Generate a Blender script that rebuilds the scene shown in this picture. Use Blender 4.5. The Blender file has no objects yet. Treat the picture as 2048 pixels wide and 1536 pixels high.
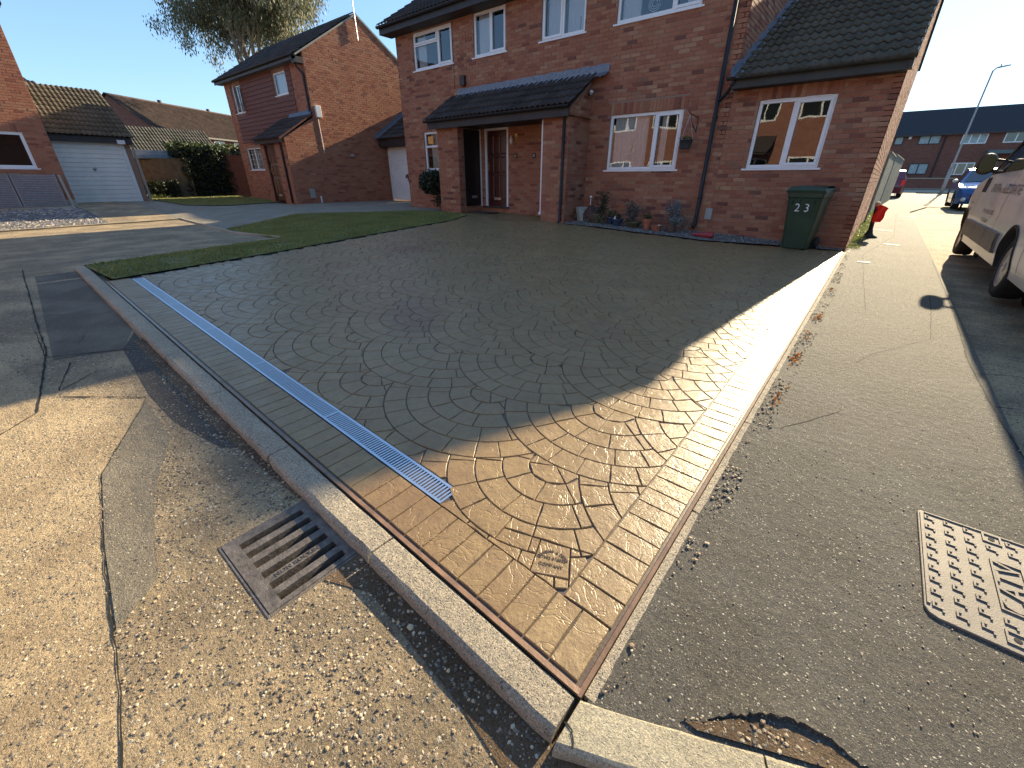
import bpy, bmesh, math, random
from mathutils import Vector, Matrix, noise
random.seed(7)
R = math.radians
sc = bpy.context.scene
col = sc.collection

# ------------------------------------------------------------------ camera, sky, sun, exposure
cam_d = bpy.data.cameras.new('camera'); cam = bpy.data.objects.new('camera', cam_d); col.objects.link(cam)
cam_d.sensor_width = 36.0; cam_d.lens = 14.507; cam_d.clip_start = 0.02; cam_d.clip_end = 2000
CAMZ = 1.30
YAW, PITCH, ROLL = R(39.2275), R(26.3936), R(0.152)
fw = Vector((-math.sin(YAW)*math.cos(PITCH), math.cos(YAW)*math.cos(PITCH), -math.sin(PITCH)))
rt = Vector((math.cos(YAW), math.sin(YAW), 0)); up = rt.cross(fw)
rt2 = rt*math.cos(ROLL) + up*math.sin(ROLL); up2 = -rt*math.sin(ROLL) + up*math.cos(ROLL)
M = Matrix((rt2, up2, -fw)).transposed().to_4x4(); M.translation = Vector((0, 0, CAMZ))
cam.matrix_world = M
sc.camera = cam
SUN_AZ, SUN_EL = 5.2, 22.0      # azimuth from +Y towards +X
w = bpy.data.worlds.new('World'); sc.world = w; w.use_nodes = True
nt = w.node_tree; bg = nt.nodes['Background']
sky = nt.nodes.new('ShaderNodeTexSky'); sky.sky_type = 'NISHITA'; sky.sun_disc = False
sky.sun_elevation = R(SUN_EL); sky.sun_rotation = R(SUN_AZ); sky.air_density = 1.0; sky.dust_density = 0.15; sky.ozone_density = 4.0
gm = nt.nodes.new('ShaderNodeGamma'); gm.inputs[1].default_value = 0.66
tn = nt.nodes.new('ShaderNodeMix'); tn.data_type = 'RGBA'; tn.blend_type = 'MULTIPLY'; tn.inputs[0].default_value = 1; tn.inputs[7].default_value = (.73, .87, .99, 1)
nt.links.new(sky.outputs[0], gm.inputs[0]); nt.links.new(gm.outputs[0], tn.inputs[6]); nt.links.new(tn.outputs[2], bg.inputs[0]); bg.inputs[1].default_value = 0.15
sd = bpy.data.lights.new('sun', 'SUN'); sd.energy = 4.8; sd.angle = R(0.6); sd.color = (1.0, 0.84, 0.57)
so = bpy.data.objects.new('sun', sd); col.objects.link(so)
sdir = Vector((math.sin(R(SUN_AZ))*math.cos(R(SUN_EL)), math.cos(R(SUN_AZ))*math.cos(R(SUN_EL)), math.sin(R(SUN_EL))))
so.rotation_euler = sdir.to_track_quat('Z', 'Y').to_euler(); so.location = sdir*60
vs = sc.view_settings; vs.view_transform = 'Standard'; vs.look = 'None'; vs.exposure = 1.5; vs.gamma = 1; vs.use_curve_mapping = False

# ------------------------------------------------------------------ ground height
def clamp(v, a, b): return max(a, min(b, v))
def lerp(a, b, t): return a+(b-a)*t
def sstep(a, b, x):
    t = clamp((x-a)/(b-a), 0, 1); return t*t*(3-2*t)
def pl(x, pts):
    if x <= pts[0][0]: return pts[0][1]
    for (a, b), (c, d) in zip(pts, pts[1:]):
        if x <= c: return b+(d-b)*(x-a)/(c-a)
    return pts[-1][1]
def gz(x, y):
    a = pl(-x, [(0, 0), (7.7, .27), (11.5, .11), (16.5, .11), (20, .36), (24, .40)])
    b = pl(-x, [(0, 0), (7.7, .27), (24, .33)])
    t = sstep(3.6, 6.5, y)
    zx = a+(b-a)*t
    zy = .015*clamp(y, -6, 9) + (.0095*(y-9) if y > 9 else 0) if -x < 16 else .015*clamp(y, 0, 9)
    return zx+clamp(zy, -.1, .7)
def proj(p):
    v = Vector(p)-Vector((0, 0, CAMZ)); d = v.dot(fw)
    if d < .05: return None
    return 512+412.5*v.dot(rt2)/d, 384-412.5*v.dot(up2)/d, d
def inframe(p, m=0):
    q = proj(p)
    return q is not None and -m < q[0] < 1024+m and -m < q[1] < 768+m

# ------------------------------------------------------------------ mesh helpers
class MB:
    def __init__(s): s.v = []; s.f = []; s.r = []
    def add(s, vs_, fs_, rnd=0.0):
        o = len(s.v); s.v += [tuple(v) for v in vs_]
        for f in fs_: s.f.append(tuple(i+o for i in f)); s.r.append(rnd)
    def box(s, a, b, rnd=0.0):
        x0, y0, z0 = a; x1, y1, z1 = b
        s.add([(x0,y0,z0),(x1,y0,z0),(x1,y1,z0),(x0,y1,z0),(x0,y0,z1),(x1,y0,z1),(x1,y1,z1),(x0,y1,z1)],
              [(0,3,2,1),(4,5,6,7),(0,1,5,4),(1,2,6,5),(2,3,7,6),(3,0,4,7)], rnd)
    def obox(s, c, ax, ay, az, hx, hy, hz, rnd=0.0):
        c = Vector(c); ax = Vector(ax).normalized()*hx; ay = Vector(ay).normalized()*hy; az = Vector(az).normalized()*hz
        s.add([c-ax-ay-az, c+ax-ay-az, c+ax+ay-az, c-ax+ay-az, c-ax-ay+az, c+ax-ay+az, c+ax+ay+az, c-ax+ay+az],
              [(0,3,2,1),(4,5,6,7),(0,1,5,4),(1,2,6,5),(2,3,7,6),(3,0,4,7)], rnd)
    def bar(s, p, q, wd, ht=None, rnd=0.0):
        p = Vector(p); q = Vector(q); d = (q-p); L = d.length; d.normalize()
        u = d.cross(Vector((0, 0, 1)));
        if u.length < .01: u = Vector((1, 0, 0))
        u.normalize(); v = d.cross(u)
        s.obox((p+q)/2, d, u, v, L/2, wd/2, (ht or wd)/2, rnd)
    def tube(s, pts, rad, n=8, cap=True, rnd=0.0):
        pts = [Vector(p) for p in pts]; rads = rad if isinstance(rad, (list, tuple)) else [rad]*len(pts)
        vs_ = []; fs_ = []; pu = None
        for i, p in enumerate(pts):
            d = (pts[min(i+1, len(pts)-1)]-pts[max(i-1, 0)]).normalized()
            u = d.cross(Vector((0, 0, 1))) if pu is None else pu-d*pu.dot(d)
            if u.length < .01: u = d.cross(Vector((0, 1, 0)))
            u.normalize(); pu = u; v = d.cross(u)
            for k in range(n):
                a = 2*math.pi*k/n; vs_.append(p+(u*math.cos(a)+v*math.sin(a))*rads[i])
        for i in range(len(pts)-1):
            for k in range(n):
                k2 = (k+1) % n; fs_.append((i*n+k, i*n+k2, (i+1)*n+k2, (i+1)*n+k))
        if cap:
            fs_.append(tuple(range(n))[::-1]); fs_.append(tuple((len(pts)-1)*n+k for k in range(n)))
        s.add(vs_, fs_, rnd)
    def lathe(s, c, prof, n=16, rnd=0.0, ax=None):
        c = Vector(c); vs_ = []; fs_ = []
        az = Vector(ax).normalized() if ax else Vector((0, 0, 1))
        u = az.cross(Vector((0, 1, 0.01))).normalized(); v = az.cross(u)
        for r_, z in prof:
            for k in range(n):
                a = 2*math.pi*k/n; vs_.append(c+u*r_*math.cos(a)+v*r_*math.sin(a)+az*z)
        for i in range(len(prof)-1):
            for k in range(n):
                k2 = (k+1) % n; fs_.append((i*n+k, i*n+k2, (i+1)*n+k2, (i+1)*n+k))
        s.add(vs_, fs_, rnd)
    def prism(s, poly, fn, d0, d1, rnd=0.0):     # poly of (u,v); fn(u,v,d)->xyz
        n = len(poly)
        s.add([fn(u, v, d0) for u, v in poly]+[fn(u, v, d1) for u, v in poly],
              [tuple(range(n))[::-1], tuple(range(n, 2*n))]+[(i, (i+1) % n, n+(i+1) % n, n+i) for i in range(n)], rnd)
    def build(s, name, mt, parent=None, smooth=False, weld=False, kind=None, bevel=0, fixn=True):
        me = bpy.data.meshes.new(name); me.from_pydata(s.v, [], s.f)
        if any(s.r):
            at = me.attributes.new('rnd', 'FLOAT', 'FACE'); at.data.foreach_set('value', s.r)
        if fixn or weld:
            bm = bmesh.new(); bm.from_mesh(me)
            if weld: bmesh.ops.remove_doubles(bm, verts=bm.verts, dist=1e-4)
            if fixn: bmesh.ops.recalc_face_normals(bm, faces=bm.faces)
            bm.to_mesh(me); bm.free()
        if smooth: me.polygons.foreach_set('use_smooth', [True]*len(me.polygons))
        me.materials.append(mt)
        o = bpy.data.objects.new(name, me); col.objects.link(o)
        if parent: o.parent = parent
        if kind: o['kind'] = kind
        if bevel:
            m = o.modifiers.new('bevel', 'BEVEL'); m.width = bevel; m.segments = 2; m.limit_method = 'ANGLE'
        return o
def tag(o, label=None, cat=None, group=None, kind=None):
    if label: o['label'] = label
    if cat: o['category'] = cat
    if group: o['group'] = group
    if kind: o['kind'] = kind
    return o
def thing(name, label, cat, group=None, loc=None):
    o = bpy.data.objects.new(name, None); col.objects.link(o); o.empty_display_size = .1
    return tag(o, label, cat, group)
def struct(name):
    o = bpy.data.objects.new(name, None); col.objects.link(o); o['kind'] = 'structure'; return o
def inst(name, me, mat4, parent):
    o = bpy.data.objects.new(name, me); col.objects.link(o); o.parent = parent; o.matrix_world = mat4; return o

def clip(poly, a, b, c):            # keep a*x+b*y<=c
    out = []; n = len(poly)
    for i in range(n):
        p = poly[i]; q = poly[(i+1) % n]; dp = a*p[0]+b*p[1]-c; dq = a*q[0]+b*q[1]-c
        if dp <= 0: out.append(p)
        if (dp < 0 < dq) or (dq < 0 < dp):
            t = dp/(dp-dq); out.append((p[0]+(q[0]-p[0])*t, p[1]+(q[1]-p[1])*t))
    return out
def area(p):
    return abs(sum(p[i][0]*p[(i+1) % len(p)][1]-p[(i+1) % len(p)][0]*p[i][1] for i in range(len(p))))/2
def dedupe(p, e=1e-5):
    out = []
    for q in p:
        if not out or math.hypot(q[0]-out[-1][0], q[1]-out[-1][1]) > e: out.append(q)
    if len(out) > 1 and math.hypot(out[0][0]-out[-1][0], out[0][1]-out[-1][1]) <= e: out.pop()
    return out
def grid_surf(mb, poly, cx, cy, fn, rnd=0.0):
    xs = [p[0] for p in poly]; ys = [p[1] for p in poly]
    x0 = math.floor(min(xs)/cx)*cx; y0 = math.floor(min(ys)/cy)*cy
    y = y0
    while y < max(ys):
        row = clip(clip(poly, 0, -1, -y), 0, 1, y+cy)
        x = x0
        while x < max(xs) and len(row) > 2:
            c = dedupe(clip(clip(row, -1, 0, -x), 1, 0, x+cx))
            if len(c) > 2 and area(c) > 1e-7: mb.add([fn(*p) for p in c], [tuple(range(len(c)))], rnd)
            x += cx
        y += cy
def sheet(name, poly, dz, cell, mt, parent=None, kind='structure', fn=None):
    mb = MB(); g = fn or (lambda x, y: (x, y, gz(x, y)+dz))
    grid_surf(mb, poly, cell, cell, g)
    o = mb.build(name, mt, parent, smooth=True, weld=True)
    if not parent: o['kind'] = kind
    # make sure it faces up
    if o.data.polygons and sum(p.normal.z for p in o.data.polygons) < 0: o.data.flip_normals()
    return o

# ------------------------------------------------------------------ materials
MATS = {}
def newmat(name):
    m = bpy.data.materials.new(name); m.use_nodes = True; MATS[name] = m
    return m, m.node_tree, m.node_tree.nodes['Principled BSDF']
def N(t, ty, **k):
    n = t.nodes.new(ty)
    for a, b in k.items():
        if a in ('ins',):
            for i, v in b.items(): n.inputs[i].default_value = v
        else: setattr(n, a, b)
    return n
def pos(t): return N(t, 'ShaderNodeNewGeometry').outputs['Position']
def ntex(t, scale, detail=4, rough=.6, vec=None, dist=0):
    n = N(t, 'ShaderNodeTexNoise', ins={'Scale': scale, 'Detail': detail, 'Roughness': rough, 'Distortion': dist})
    t.links.new(vec or pos(t), n.inputs['Vector']); return n.outputs['Fac']
def vtex(t, scale, feature='F1', out='Distance', vec=None):
    n = N(t, 'ShaderNodeTexVoronoi', feature=feature, ins={'Scale': scale}); t.links.new(vec or pos(t), n.inputs['Vector']); return n.outputs[out]
def ramp(t, fac, stops, interp='LINEAR'):
    n = N(t, 'ShaderNodeValToRGB'); r = n.color_ramp; r.interpolation = interp
    while len(r.elements) < len(stops): r.elements.new(.5)
    for e, (p, c) in zip(r.elements, stops):
        e.position = p; e.color = (*c, 1) if len(c) == 3 else c
    t.links.new(fac, n.inputs[0]); return n.outputs[0]
def mixc(t, fac, a, b, mode='MIX'):
    n = N(t, 'ShaderNodeMix', data_type='RGBA', blend_type=mode)
    for i, v in ((0, fac), (6, a), (7, b)):
        if isinstance(v, (int, float)): n.inputs[i].default_value = v
        elif isinstance(v, tuple): n.inputs[i].default_value = (*v, 1)
        else: t.links.new(v, n.inputs[i])
    return n.outputs[2]
def math_(t, op, a, b=0.0, c=None):
    n = N(t, 'ShaderNodeMath', operation=op)
    for i, v in enumerate((a, b, c)):
        if v is None: continue
        if isinstance(v, (int, float)): n.inputs[i].default_value = v
        else: t.links.new(v, n.inputs[i])
    return n.outputs[0]
def bump(t, bs, h, strength=.5, dist=.01, prev=None):
    n = N(t, 'ShaderNodeBump', ins={'Strength': strength, 'Distance': dist}); t.links.new(h, n.inputs['Height'])
    if prev: t.links.new(prev, n.inputs['Normal'])
    t.links.new(n.outputs[0], bs.inputs['Normal']); return n.outputs[0]
def rndval(t):
    a = N(t, 'ShaderNodeAttribute', attribute_name='rnd'); o = N(t, 'ShaderNodeObjectInfo')
    return math_(t, 'FRACT', math_(t, 'ADD', a.outputs['Fac'], o.outputs['Random']))
def simple(name, c, rough=.6, metal=0, var=.12, nscale=8, bmp=0, spec=.5, coat=0, bscale=60):
    m, t, b = newmat(name)
    f = ntex(t, nscale, 5, .65)
    lo = tuple(x*(1-var) for x in c); hi = tuple(min(1, x*(1+var)) for x in c)
    t.links.new(ramp(t, f, [(.3, lo), (.7, hi)]), b.inputs['Base Color'])
    b.inputs['Roughness'].default_value = rough; b.inputs['Metallic'].default_value = metal
    b.inputs['Specular IOR Level'].default_value = spec; b.inputs['Coat Weight'].default_value = coat
    if bmp: bump(t, b, ntex(t, bscale, 4, .7), bmp, .004)
    return m
def brickmat(name, base, alt, dark, buff):
    m, t, b = newmat(name); r = rndval(t)
    c = ramp(t, r, [(0, dark), (.10, alt), (.32, base), (.62, tuple(lerp(x, y, .35) for x, y in zip(base, buff))), (.80, base), (.93, buff), (1, dark)])
    c = mixc(t, ramp(t, ntex(t, 1.1, 2), [(.35, (0,0,0)), (.65, (1,1,1))]), c, mixc(t, .45, c, alt))
    f = ntex(t, 45, 5, .7)
    c = mixc(t, .55, c, ramp(t, f, [(.25, (.35,.33,.32)), (.75, (1,1,1))]), 'MULTIPLY')
    t.links.new(c, b.inputs['Base Color']); b.inputs['Roughness'].default_value = .85; b.inputs['Specular IOR Level'].default_value = .25
    bump(t, b, ntex(t, 170, 5, .75), .7, .004)
    return m
BR = brickmat('brick_red', (.43,.180,.105), (.36,.132,.080), (.16,.068,.056), (.56,.33,.20))
BR2 = brickmat('brick_orange', (.47,.20,.115), (.40,.145,.085), (.26,.10,.07), (.55,.29,.17))
MORT = simple('mortar', (.29,.185,.135), .95, var=.25, nscale=30, bmp=.5)
def wallmat(name, c1, c2, mort, sc_=1.0, mode='y'):  # far brickwork whose bricks cannot be told apart
    m, t, b = newmat(name)
    g = pos(t); s = N(t, 'ShaderNodeSeparateXYZ'); t.links.new(g, s.inputs[0])
    cb = N(t, 'ShaderNodeCombineXYZ'); t.links.new(math_(t, 'ADD', s.outputs[0], s.outputs[1]), cb.inputs[0]); t.links.new(s.outputs[2], cb.inputs[1])
    n = N(t, 'ShaderNodeTexBrick', ins={'Scale': 1.0, 'Mortar Size': .006, 'Brick Width': .225, 'Row Height': .075, 'Color1': (*c1,1), 'Color2': (*c2,1), 'Mortar': (*mort,1), 'Bias': 0.1})
    t.links.new(cb.outputs[0], n.inputs[0])
    c = mixc(t, .5, n.outputs[0], ramp(t, ntex(t, 5, 5), [(.3,(.5,.5,.5)),(.7,(1,1,1))]), 'MULTIPLY')
    t.links.new(c, b.inputs['Base Color']); b.inputs['Roughness'].default_value = .9
    bump(t, b, n.outputs['Fac'], .4, -.005)
    return m
FARB = wallmat('far_brick', (.24,.085,.055), (.17,.055,.04), (.24,.16,.12))
def tilemat(name, c, lich, amt):
    m, t, b = newmat(name); r = rndval(t)
    cc = ramp(t, r, [(0, tuple(x*.7 for x in c)), (.5, c), (1, tuple(x*1.35 for x in c))])
    cc = mixc(t, ramp(t, ntex(t, 14, 6, .75), [(.60-amt*.2, (0,0,0)), (.72, (1,1,1))]), cc, lich)
    sp = ramp(t, vtex(t, 9), [(.05, (1,1,1)), (.075, (0,0,0))])
    sp2 = mixc(t, ramp(t, ntex(t, 3, 2), [(.55,(0,0,0)),(.6,(1,1,1))]), (0,0,0), sp)
    cc = mixc(t, sp2, cc, (.34,.34,.27))
    t.links.new(cc, b.inputs['Base Color']); b.inputs['Roughness'].default_value = .85; b.inputs['Specular IOR Level'].default_value=.3
    bump(t, b, ntex(t, 110, 4, .7), .8, .004); return m
TILE = tilemat('dark_tile', (.046,.037,.034), (.075,.066,.054), .3)
TILEG = tilemat('mossy_hazed_tile', (.075,.062,.048), (.12,.112,.062), .8)  # moss colours, lightened to carry the lens-flare haze on the extension roof
TILEB = tilemat('brown_tile', (.070,.040,.030), (.115,.10,.065), .6)
UPVC = simple('white_upvc', (.78,.79,.80), .28, var=.03, spec=.5)
WPAINT = simple('white_paint', (.75,.75,.73), .45, var=.08, nscale=3, bmp=.1)
BLACKP = simple('black_plastic', (.018,.018,.022), .6, var=.2)
FASCIA = simple('dark_fascia', (.030,.026,.026), .55, var=.3, nscale=5)
GREENF = simple('green_black_fascia', (.034,.038,.034), .6, var=.25, nscale=3)
LEAD = simple('lead_flashing', (.17,.19,.225), .5, metal=.35, var=.4, nscale=22, bmp=.5, bscale=40)
GALV = simple('galvanised_steel', (.60,.66,.74), .33, metal=.9, var=.12, nscale=90)
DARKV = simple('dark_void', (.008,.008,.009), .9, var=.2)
DOORM = simple('dark_red_door', (.055,.014,.012), .3, var=.25, spec=.6)
DOORB = simple('black_brown_door', (.012,.006,.006), .3, var=.3)
METAL = simple('steel', (.55,.55,.56), .35, metal=1, var=.1)
BRASS = simple('brass', (.5,.38,.16), .35, metal=1, var=.1)
GREENP = simple('green_bin_plastic', (.022,.055,.032), .42, var=.18, nscale=4, bmp=.12)
BROWNP = simple('brown_bin_plastic', (.085,.038,.022), .5, var=.15)
GREYP = simple('grey_plastic', (.30,.32,.30), .5, var=.1)
TERRA = simple('terracotta', (.38,.13,.07), .8, var=.2, nscale=20, bmp=.2)
BLUEGL = simple('blue_glaze', (.04,.055,.10), .3, var=.3, nscale=12)
OLIVEGL = simple('olive_glaze', (.10,.09,.045), .35, var=.4, nscale=12)
STONEC = simple('pale_stone', (.38,.36,.30), .9, var=.2, nscale=20, bmp=.5)
SOIL = simple('soil', (.06,.042,.028), .95, var=.4, nscale=30, bmp=1)
BARK = simple('bark', (.20,.165,.13), .9, var=.4, nscale=12, bmp=.8, bscale=30)
REDC = simple('red_cloth', (.85,.025,.012), .6, var=.05)
REDP = simple('red_plastic', (.32,.035,.045), .45, var=.3, nscale=25)
CURT = simple('net_curtain', (.62,.64,.66), .9, var=.08, nscale=20)
BLIND = simple('grey_blind', (.55,.55,.50), .8, var=.06)
RUBBER = simple('rubber', (.014,.014,.015), .8, var=.25, nscale=30, bmp=.3)
ALLOY = simple('alloy', (.42,.41,.40), .35, metal=.7, var=.2, nscale=20)
BLUECAR = simple('blue_paint', (.012,.085,.30), .25, var=.05, coat=.8)
VANP = simple('van_paint', (.50,.475,.45), .32, var=.10, nscale=2.5, coat=.3)
MAROON = simple('maroon_paint', (.12,.018,.03), .3, var=.1, coat=.5)
VTEXT = simple('van_lettering', (.10,.10,.115), .5, var=.2)
GREYW = simple('grey_weathered_wood', (.30,.305,.32), .8, var=.3, nscale=30, bmp=.4)
PALEW = simple('pale_wood', (.33,.30,.25), .8, var=.2, nscale=20, bmp=.3)
FENCEW = simple('fence_wood', (.13,.095,.055), .85, var=.35, nscale=6, bmp=.4)
FENCER = simple('red_brown_fence', (.16,.055,.032), .85, var=.25, nscale=6, bmp=.4)
FENCEG = simple('grey_green_fence', (.20,.215,.185), .85, var=.25, nscale=6, bmp=.4)
CLAD = simple('red_brown_cladding', (.145,.052,.036), .75, var=.2, nscale=7, bmp=.2)
LAMPM = simple('lamp_post_grey', (.30,.30,.29), .7, metal=.1, var=.1)
HEADL = simple('headlight_glass', (.60,.66,.70), .08, metal=.4, var=.2, nscale=30)
SILVER = simple('mirror_glass', (.05,.09,.06), .15, metal=.6, var=.05)
YELP = simple('orange_sticker', (.85,.35,.08), .6, var=.3, nscale=60)

def glass():
    m, t, b = newmat('window_glass'); t.nodes.remove(b)
    g = N(t, 'ShaderNodeBsdfGlossy', ins={'Roughness': .015, 'Color': (.93,.96,1,1)}); tr = N(t, 'ShaderNodeBsdfTransparent', ins={'Color': (.80,.85,.86,1)})
    fr = N(t, 'ShaderNodeFresnel', ins={'IOR': 1.62}); mx = N(t, 'ShaderNodeMixShader')
    nn = N(t, 'ShaderNodeBump', ins={'Strength': .03, 'Distance': .05}); t.links.new(ntex(t, 1.6, 2), nn.inputs['Height']); t.links.new(nn.outputs[0], g.inputs['Normal'])
    t.links.new(math_(t, 'ADD', fr.outputs[0], .04), mx.inputs[0]); t.links.new(tr.outputs[0], mx.inputs[1]); t.links.new(g.outputs[0], mx.inputs[2])
    t.links.new(mx.outputs[0], t.nodes['Material Output'].inputs[0]); return m
GLASS = glass()
CARGL = simple('car_glass', (.02,.025,.03), .06, var=.1, spec=.9)

def aggregate(name, binder, stones, s1, cover, bs=1.0, stain=(.5,.5,.5), rough=.85, fine=(.5,.5,.5), pits=.5, far=None):
    """worn tarmac / concrete: binder with exposed stones of several colours, pits, worn patches"""
    m, t, b = newmat(name); P = pos(t)
    nz = N(t, 'ShaderNodeTexNoise', ins={'Scale': s1*1.3, 'Detail': 3}); t.links.new(P, nz.inputs['Vector'])
    sc2 = N(t, 'ShaderNodeVectorMath', operation='SCALE', ins={'Scale': .9/s1}); t.links.new(nz.outputs['Color'], sc2.inputs[0])
    wv = N(t, 'ShaderNodeVectorMath', operation='ADD'); t.links.new(P, wv.inputs[0]); t.links.new(sc2.outputs[0], wv.inputs[1]); W = wv.outputs[0]
    def layer(scale, thr, lo):
        v = N(t, 'ShaderNodeTexVoronoi', feature='F1', ins={'Scale': scale}); t.links.new(W, v.inputs['Vector'])
        sp = N(t, 'ShaderNodeSeparateColor'); t.links.new(v.outputs['Color'], sp.inputs[0])
        size = math_(t, 'MULTIPLY', math_(t, 'SUBTRACT', sp.outputs[1], lo), thr)
        return math_(t, 'LESS_THAN', v.outputs['Distance'], size), sp, v.outputs['Distance']
    patch = ramp(t, ntex(t, 1.7, 6, .65), [(.40, (0,0,0)), (.58, (1,1,1))])
    bn = mixc(t, ramp(t, ntex(t, 140, 6, .85), [(.34,(0,0,0)),(.66,(1,1,1))]), tuple(x*.45 for x in binder), tuple(min(1,x*1.55) for x in binder))
    bn = mixc(t, patch, bn, mixc(t, 1.0, bn, stain, 'MULTIPLY'))
    m2, s2, d2 = layer(s1*2.4, .75, .30); c = mixc(t, m2, bn, mixc(t, s2.outputs[2], tuple(x*.45 for x in fine), fine))
    m1, s1_, d1 = layer(s1, .62*cover, .25)
    edge_shade = math_(t, 'LESS_THAN', d1, math_(t, 'ADD', math_(t, 'MULTIPLY', math_(t, 'SUBTRACT', s1_.outputs[1], .25), .62*cover), .085)); edge_shade = math_(t, 'MULTIPLY', edge_shade, math_(t, 'GREATER_THAN', s1_.outputs[1], .4)); c = mixc(t, math_(t, 'MULTIPLY', edge_shade, .6), c, tuple(x*.25 for x in binder))  # dark ring painted round each stone as its edge shadow
    n1 = len(stones); c = mixc(t, m1, c, mixc(t, .25, ramp(t, s1_.outputs[0], [(i/n1, q) for i, q in enumerate(stones)], 'CONSTANT'), ramp(t, ntex(t, 300, 2), [(.3,(.1,.1,.1)),(.7,(.8,.75,.65))])))
    mp, sp_, dp = layer(s1*.50, 1.0*pits, .45)
    dens = ramp(t, ntex(t, 2.6, 4, .6), [(.42, (0,0,0)), (.60, (1,1,1))])
    mp = math_(t, 'MULTIPLY', mp, dens); mq, sq, dq = layer(s1*1.15, 1.1*pits, .55)
    pit = math_(t, 'MAXIMUM', mp, math_(t, 'MULTIPLY', mq, math_(t, 'ADD', math_(t, 'MULTIPLY', dens, .6), .4)))
    c = mixc(t, pit, c, mixc(t, ntex(t, 90, 2), tuple(x*.10 for x in binder), tuple(x*.34 for x in binder)))
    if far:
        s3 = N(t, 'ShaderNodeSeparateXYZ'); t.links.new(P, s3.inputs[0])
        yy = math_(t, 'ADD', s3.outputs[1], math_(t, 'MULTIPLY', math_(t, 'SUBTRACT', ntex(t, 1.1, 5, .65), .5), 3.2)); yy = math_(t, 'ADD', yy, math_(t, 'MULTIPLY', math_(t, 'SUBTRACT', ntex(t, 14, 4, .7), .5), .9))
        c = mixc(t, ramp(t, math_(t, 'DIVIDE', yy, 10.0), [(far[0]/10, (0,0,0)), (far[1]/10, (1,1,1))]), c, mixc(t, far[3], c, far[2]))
    t.links.new(c, b.inputs['Base Color']); b.inputs['Roughness'].default_value = rough; b.inputs['Specular IOR Level'].default_value = .3
    dome = lambda mk, d, k: math_(t, 'MULTIPLY', mk, math_(t, 'SUBTRACT', 1.0, math_(t, 'MULTIPLY', d, k)))
    h = math_(t, 'ADD', dome(m1, d1, 1.6), math_(t, 'MULTIPLY', dome(m2, d2, 1.6), .4)); h = math_(t, 'ADD', h, math_(t, 'MULTIPLY', ntex(t, 170, 5, .8), .9))
    h = math_(t, 'ADD', h, math_(t, 'MULTIPLY', ntex(t, 22, 4, .6), 1.6)); h = math_(t, 'SUBTRACT', h, math_(t, 'MULTIPLY', pit, 1.6))
    bump(t, b, h, bs, .011)
    return m
ROADM = aggregate('road_aggregate', (.53,.39,.225), [(.66,.52,.34),(.42,.30,.18),(.10,.085,.07),(.74,.63,.45),(.22,.16,.11),(.52,.38,.25),(.06,.055,.05)], 72, 1.3, 1.0, (.52,.53,.57), fine=(.5,.42,.30))
ROADD = aggregate('dark_patch_asphalt', (.10,.09,.076), [(.25,.22,.18),(.10,.09,.085),(.40,.34,.26),(.16,.14,.12)], 95, 1.0, .9, (.8,.8,.82), fine=(.22,.19,.15))
ROADL = aggregate('worn_light_asphalt', (.62,.46,.265), [(.70,.56,.37),(.45,.33,.2),(.14,.12,.10),(.75,.62,.42),(.3,.22,.15)], 80, 1.1, 1.0, (.7,.68,.68), fine=(.55,.45,.30))
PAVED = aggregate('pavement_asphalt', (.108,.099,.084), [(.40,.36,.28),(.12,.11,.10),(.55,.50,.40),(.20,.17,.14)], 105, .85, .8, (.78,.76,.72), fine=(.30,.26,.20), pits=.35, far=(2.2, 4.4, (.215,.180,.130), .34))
PAVEL = aggregate('worn_pavement', (.155,.127,.095), [(.42,.36,.28),(.20,.17,.14),(.5,.44,.34),(.14,.12,.10)], 95, 1.0, .9, (.75,.73,.7), fine=(.42,.36,.27))
CONC = aggregate('concrete_drive', (.31,.265,.20), [(.30,.27,.22),(.16,.14,.12)], 60, .7, .5, (.8,.8,.8), fine=(.3,.27,.22))
KERBC = aggregate('kerb_concrete', (.56,.47,.34), [(.4,.35,.28),(.62,.53,.4),(.16,.14,.12)], 120, 1.0, 1.0, (.85,.84,.84), fine=(.36,.31,.25), pits=.35)
KERBN = aggregate('pale_kerb_concrete', (.46,.40,.28), [(.34,.31,.25),(.48,.43,.33),(.2,.18,.14)], 150, .8, .6, (.85,.83,.8), fine=(.5,.45,.35), pits=.25)
EARTH = aggregate('earth', (.20,.135,.08), [(.35,.26,.17),(.12,.09,.06),(.42,.34,.24)], 80, 1.2, 1.0, (.6,.55,.5), fine=(.3,.2,.12))
GRAVG = aggregate('gravel_bed', (.10,.09,.08), [(.28,.27,.25),(.15,.14,.13),(.38,.36,.33),(.20,.17,.15)], 38, 2.2, 1.0, (.7,.7,.7), fine=(.25,.24,.22))
CRACK = simple('crack', (.018,.015,.012), .95, var=.3)

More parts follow.
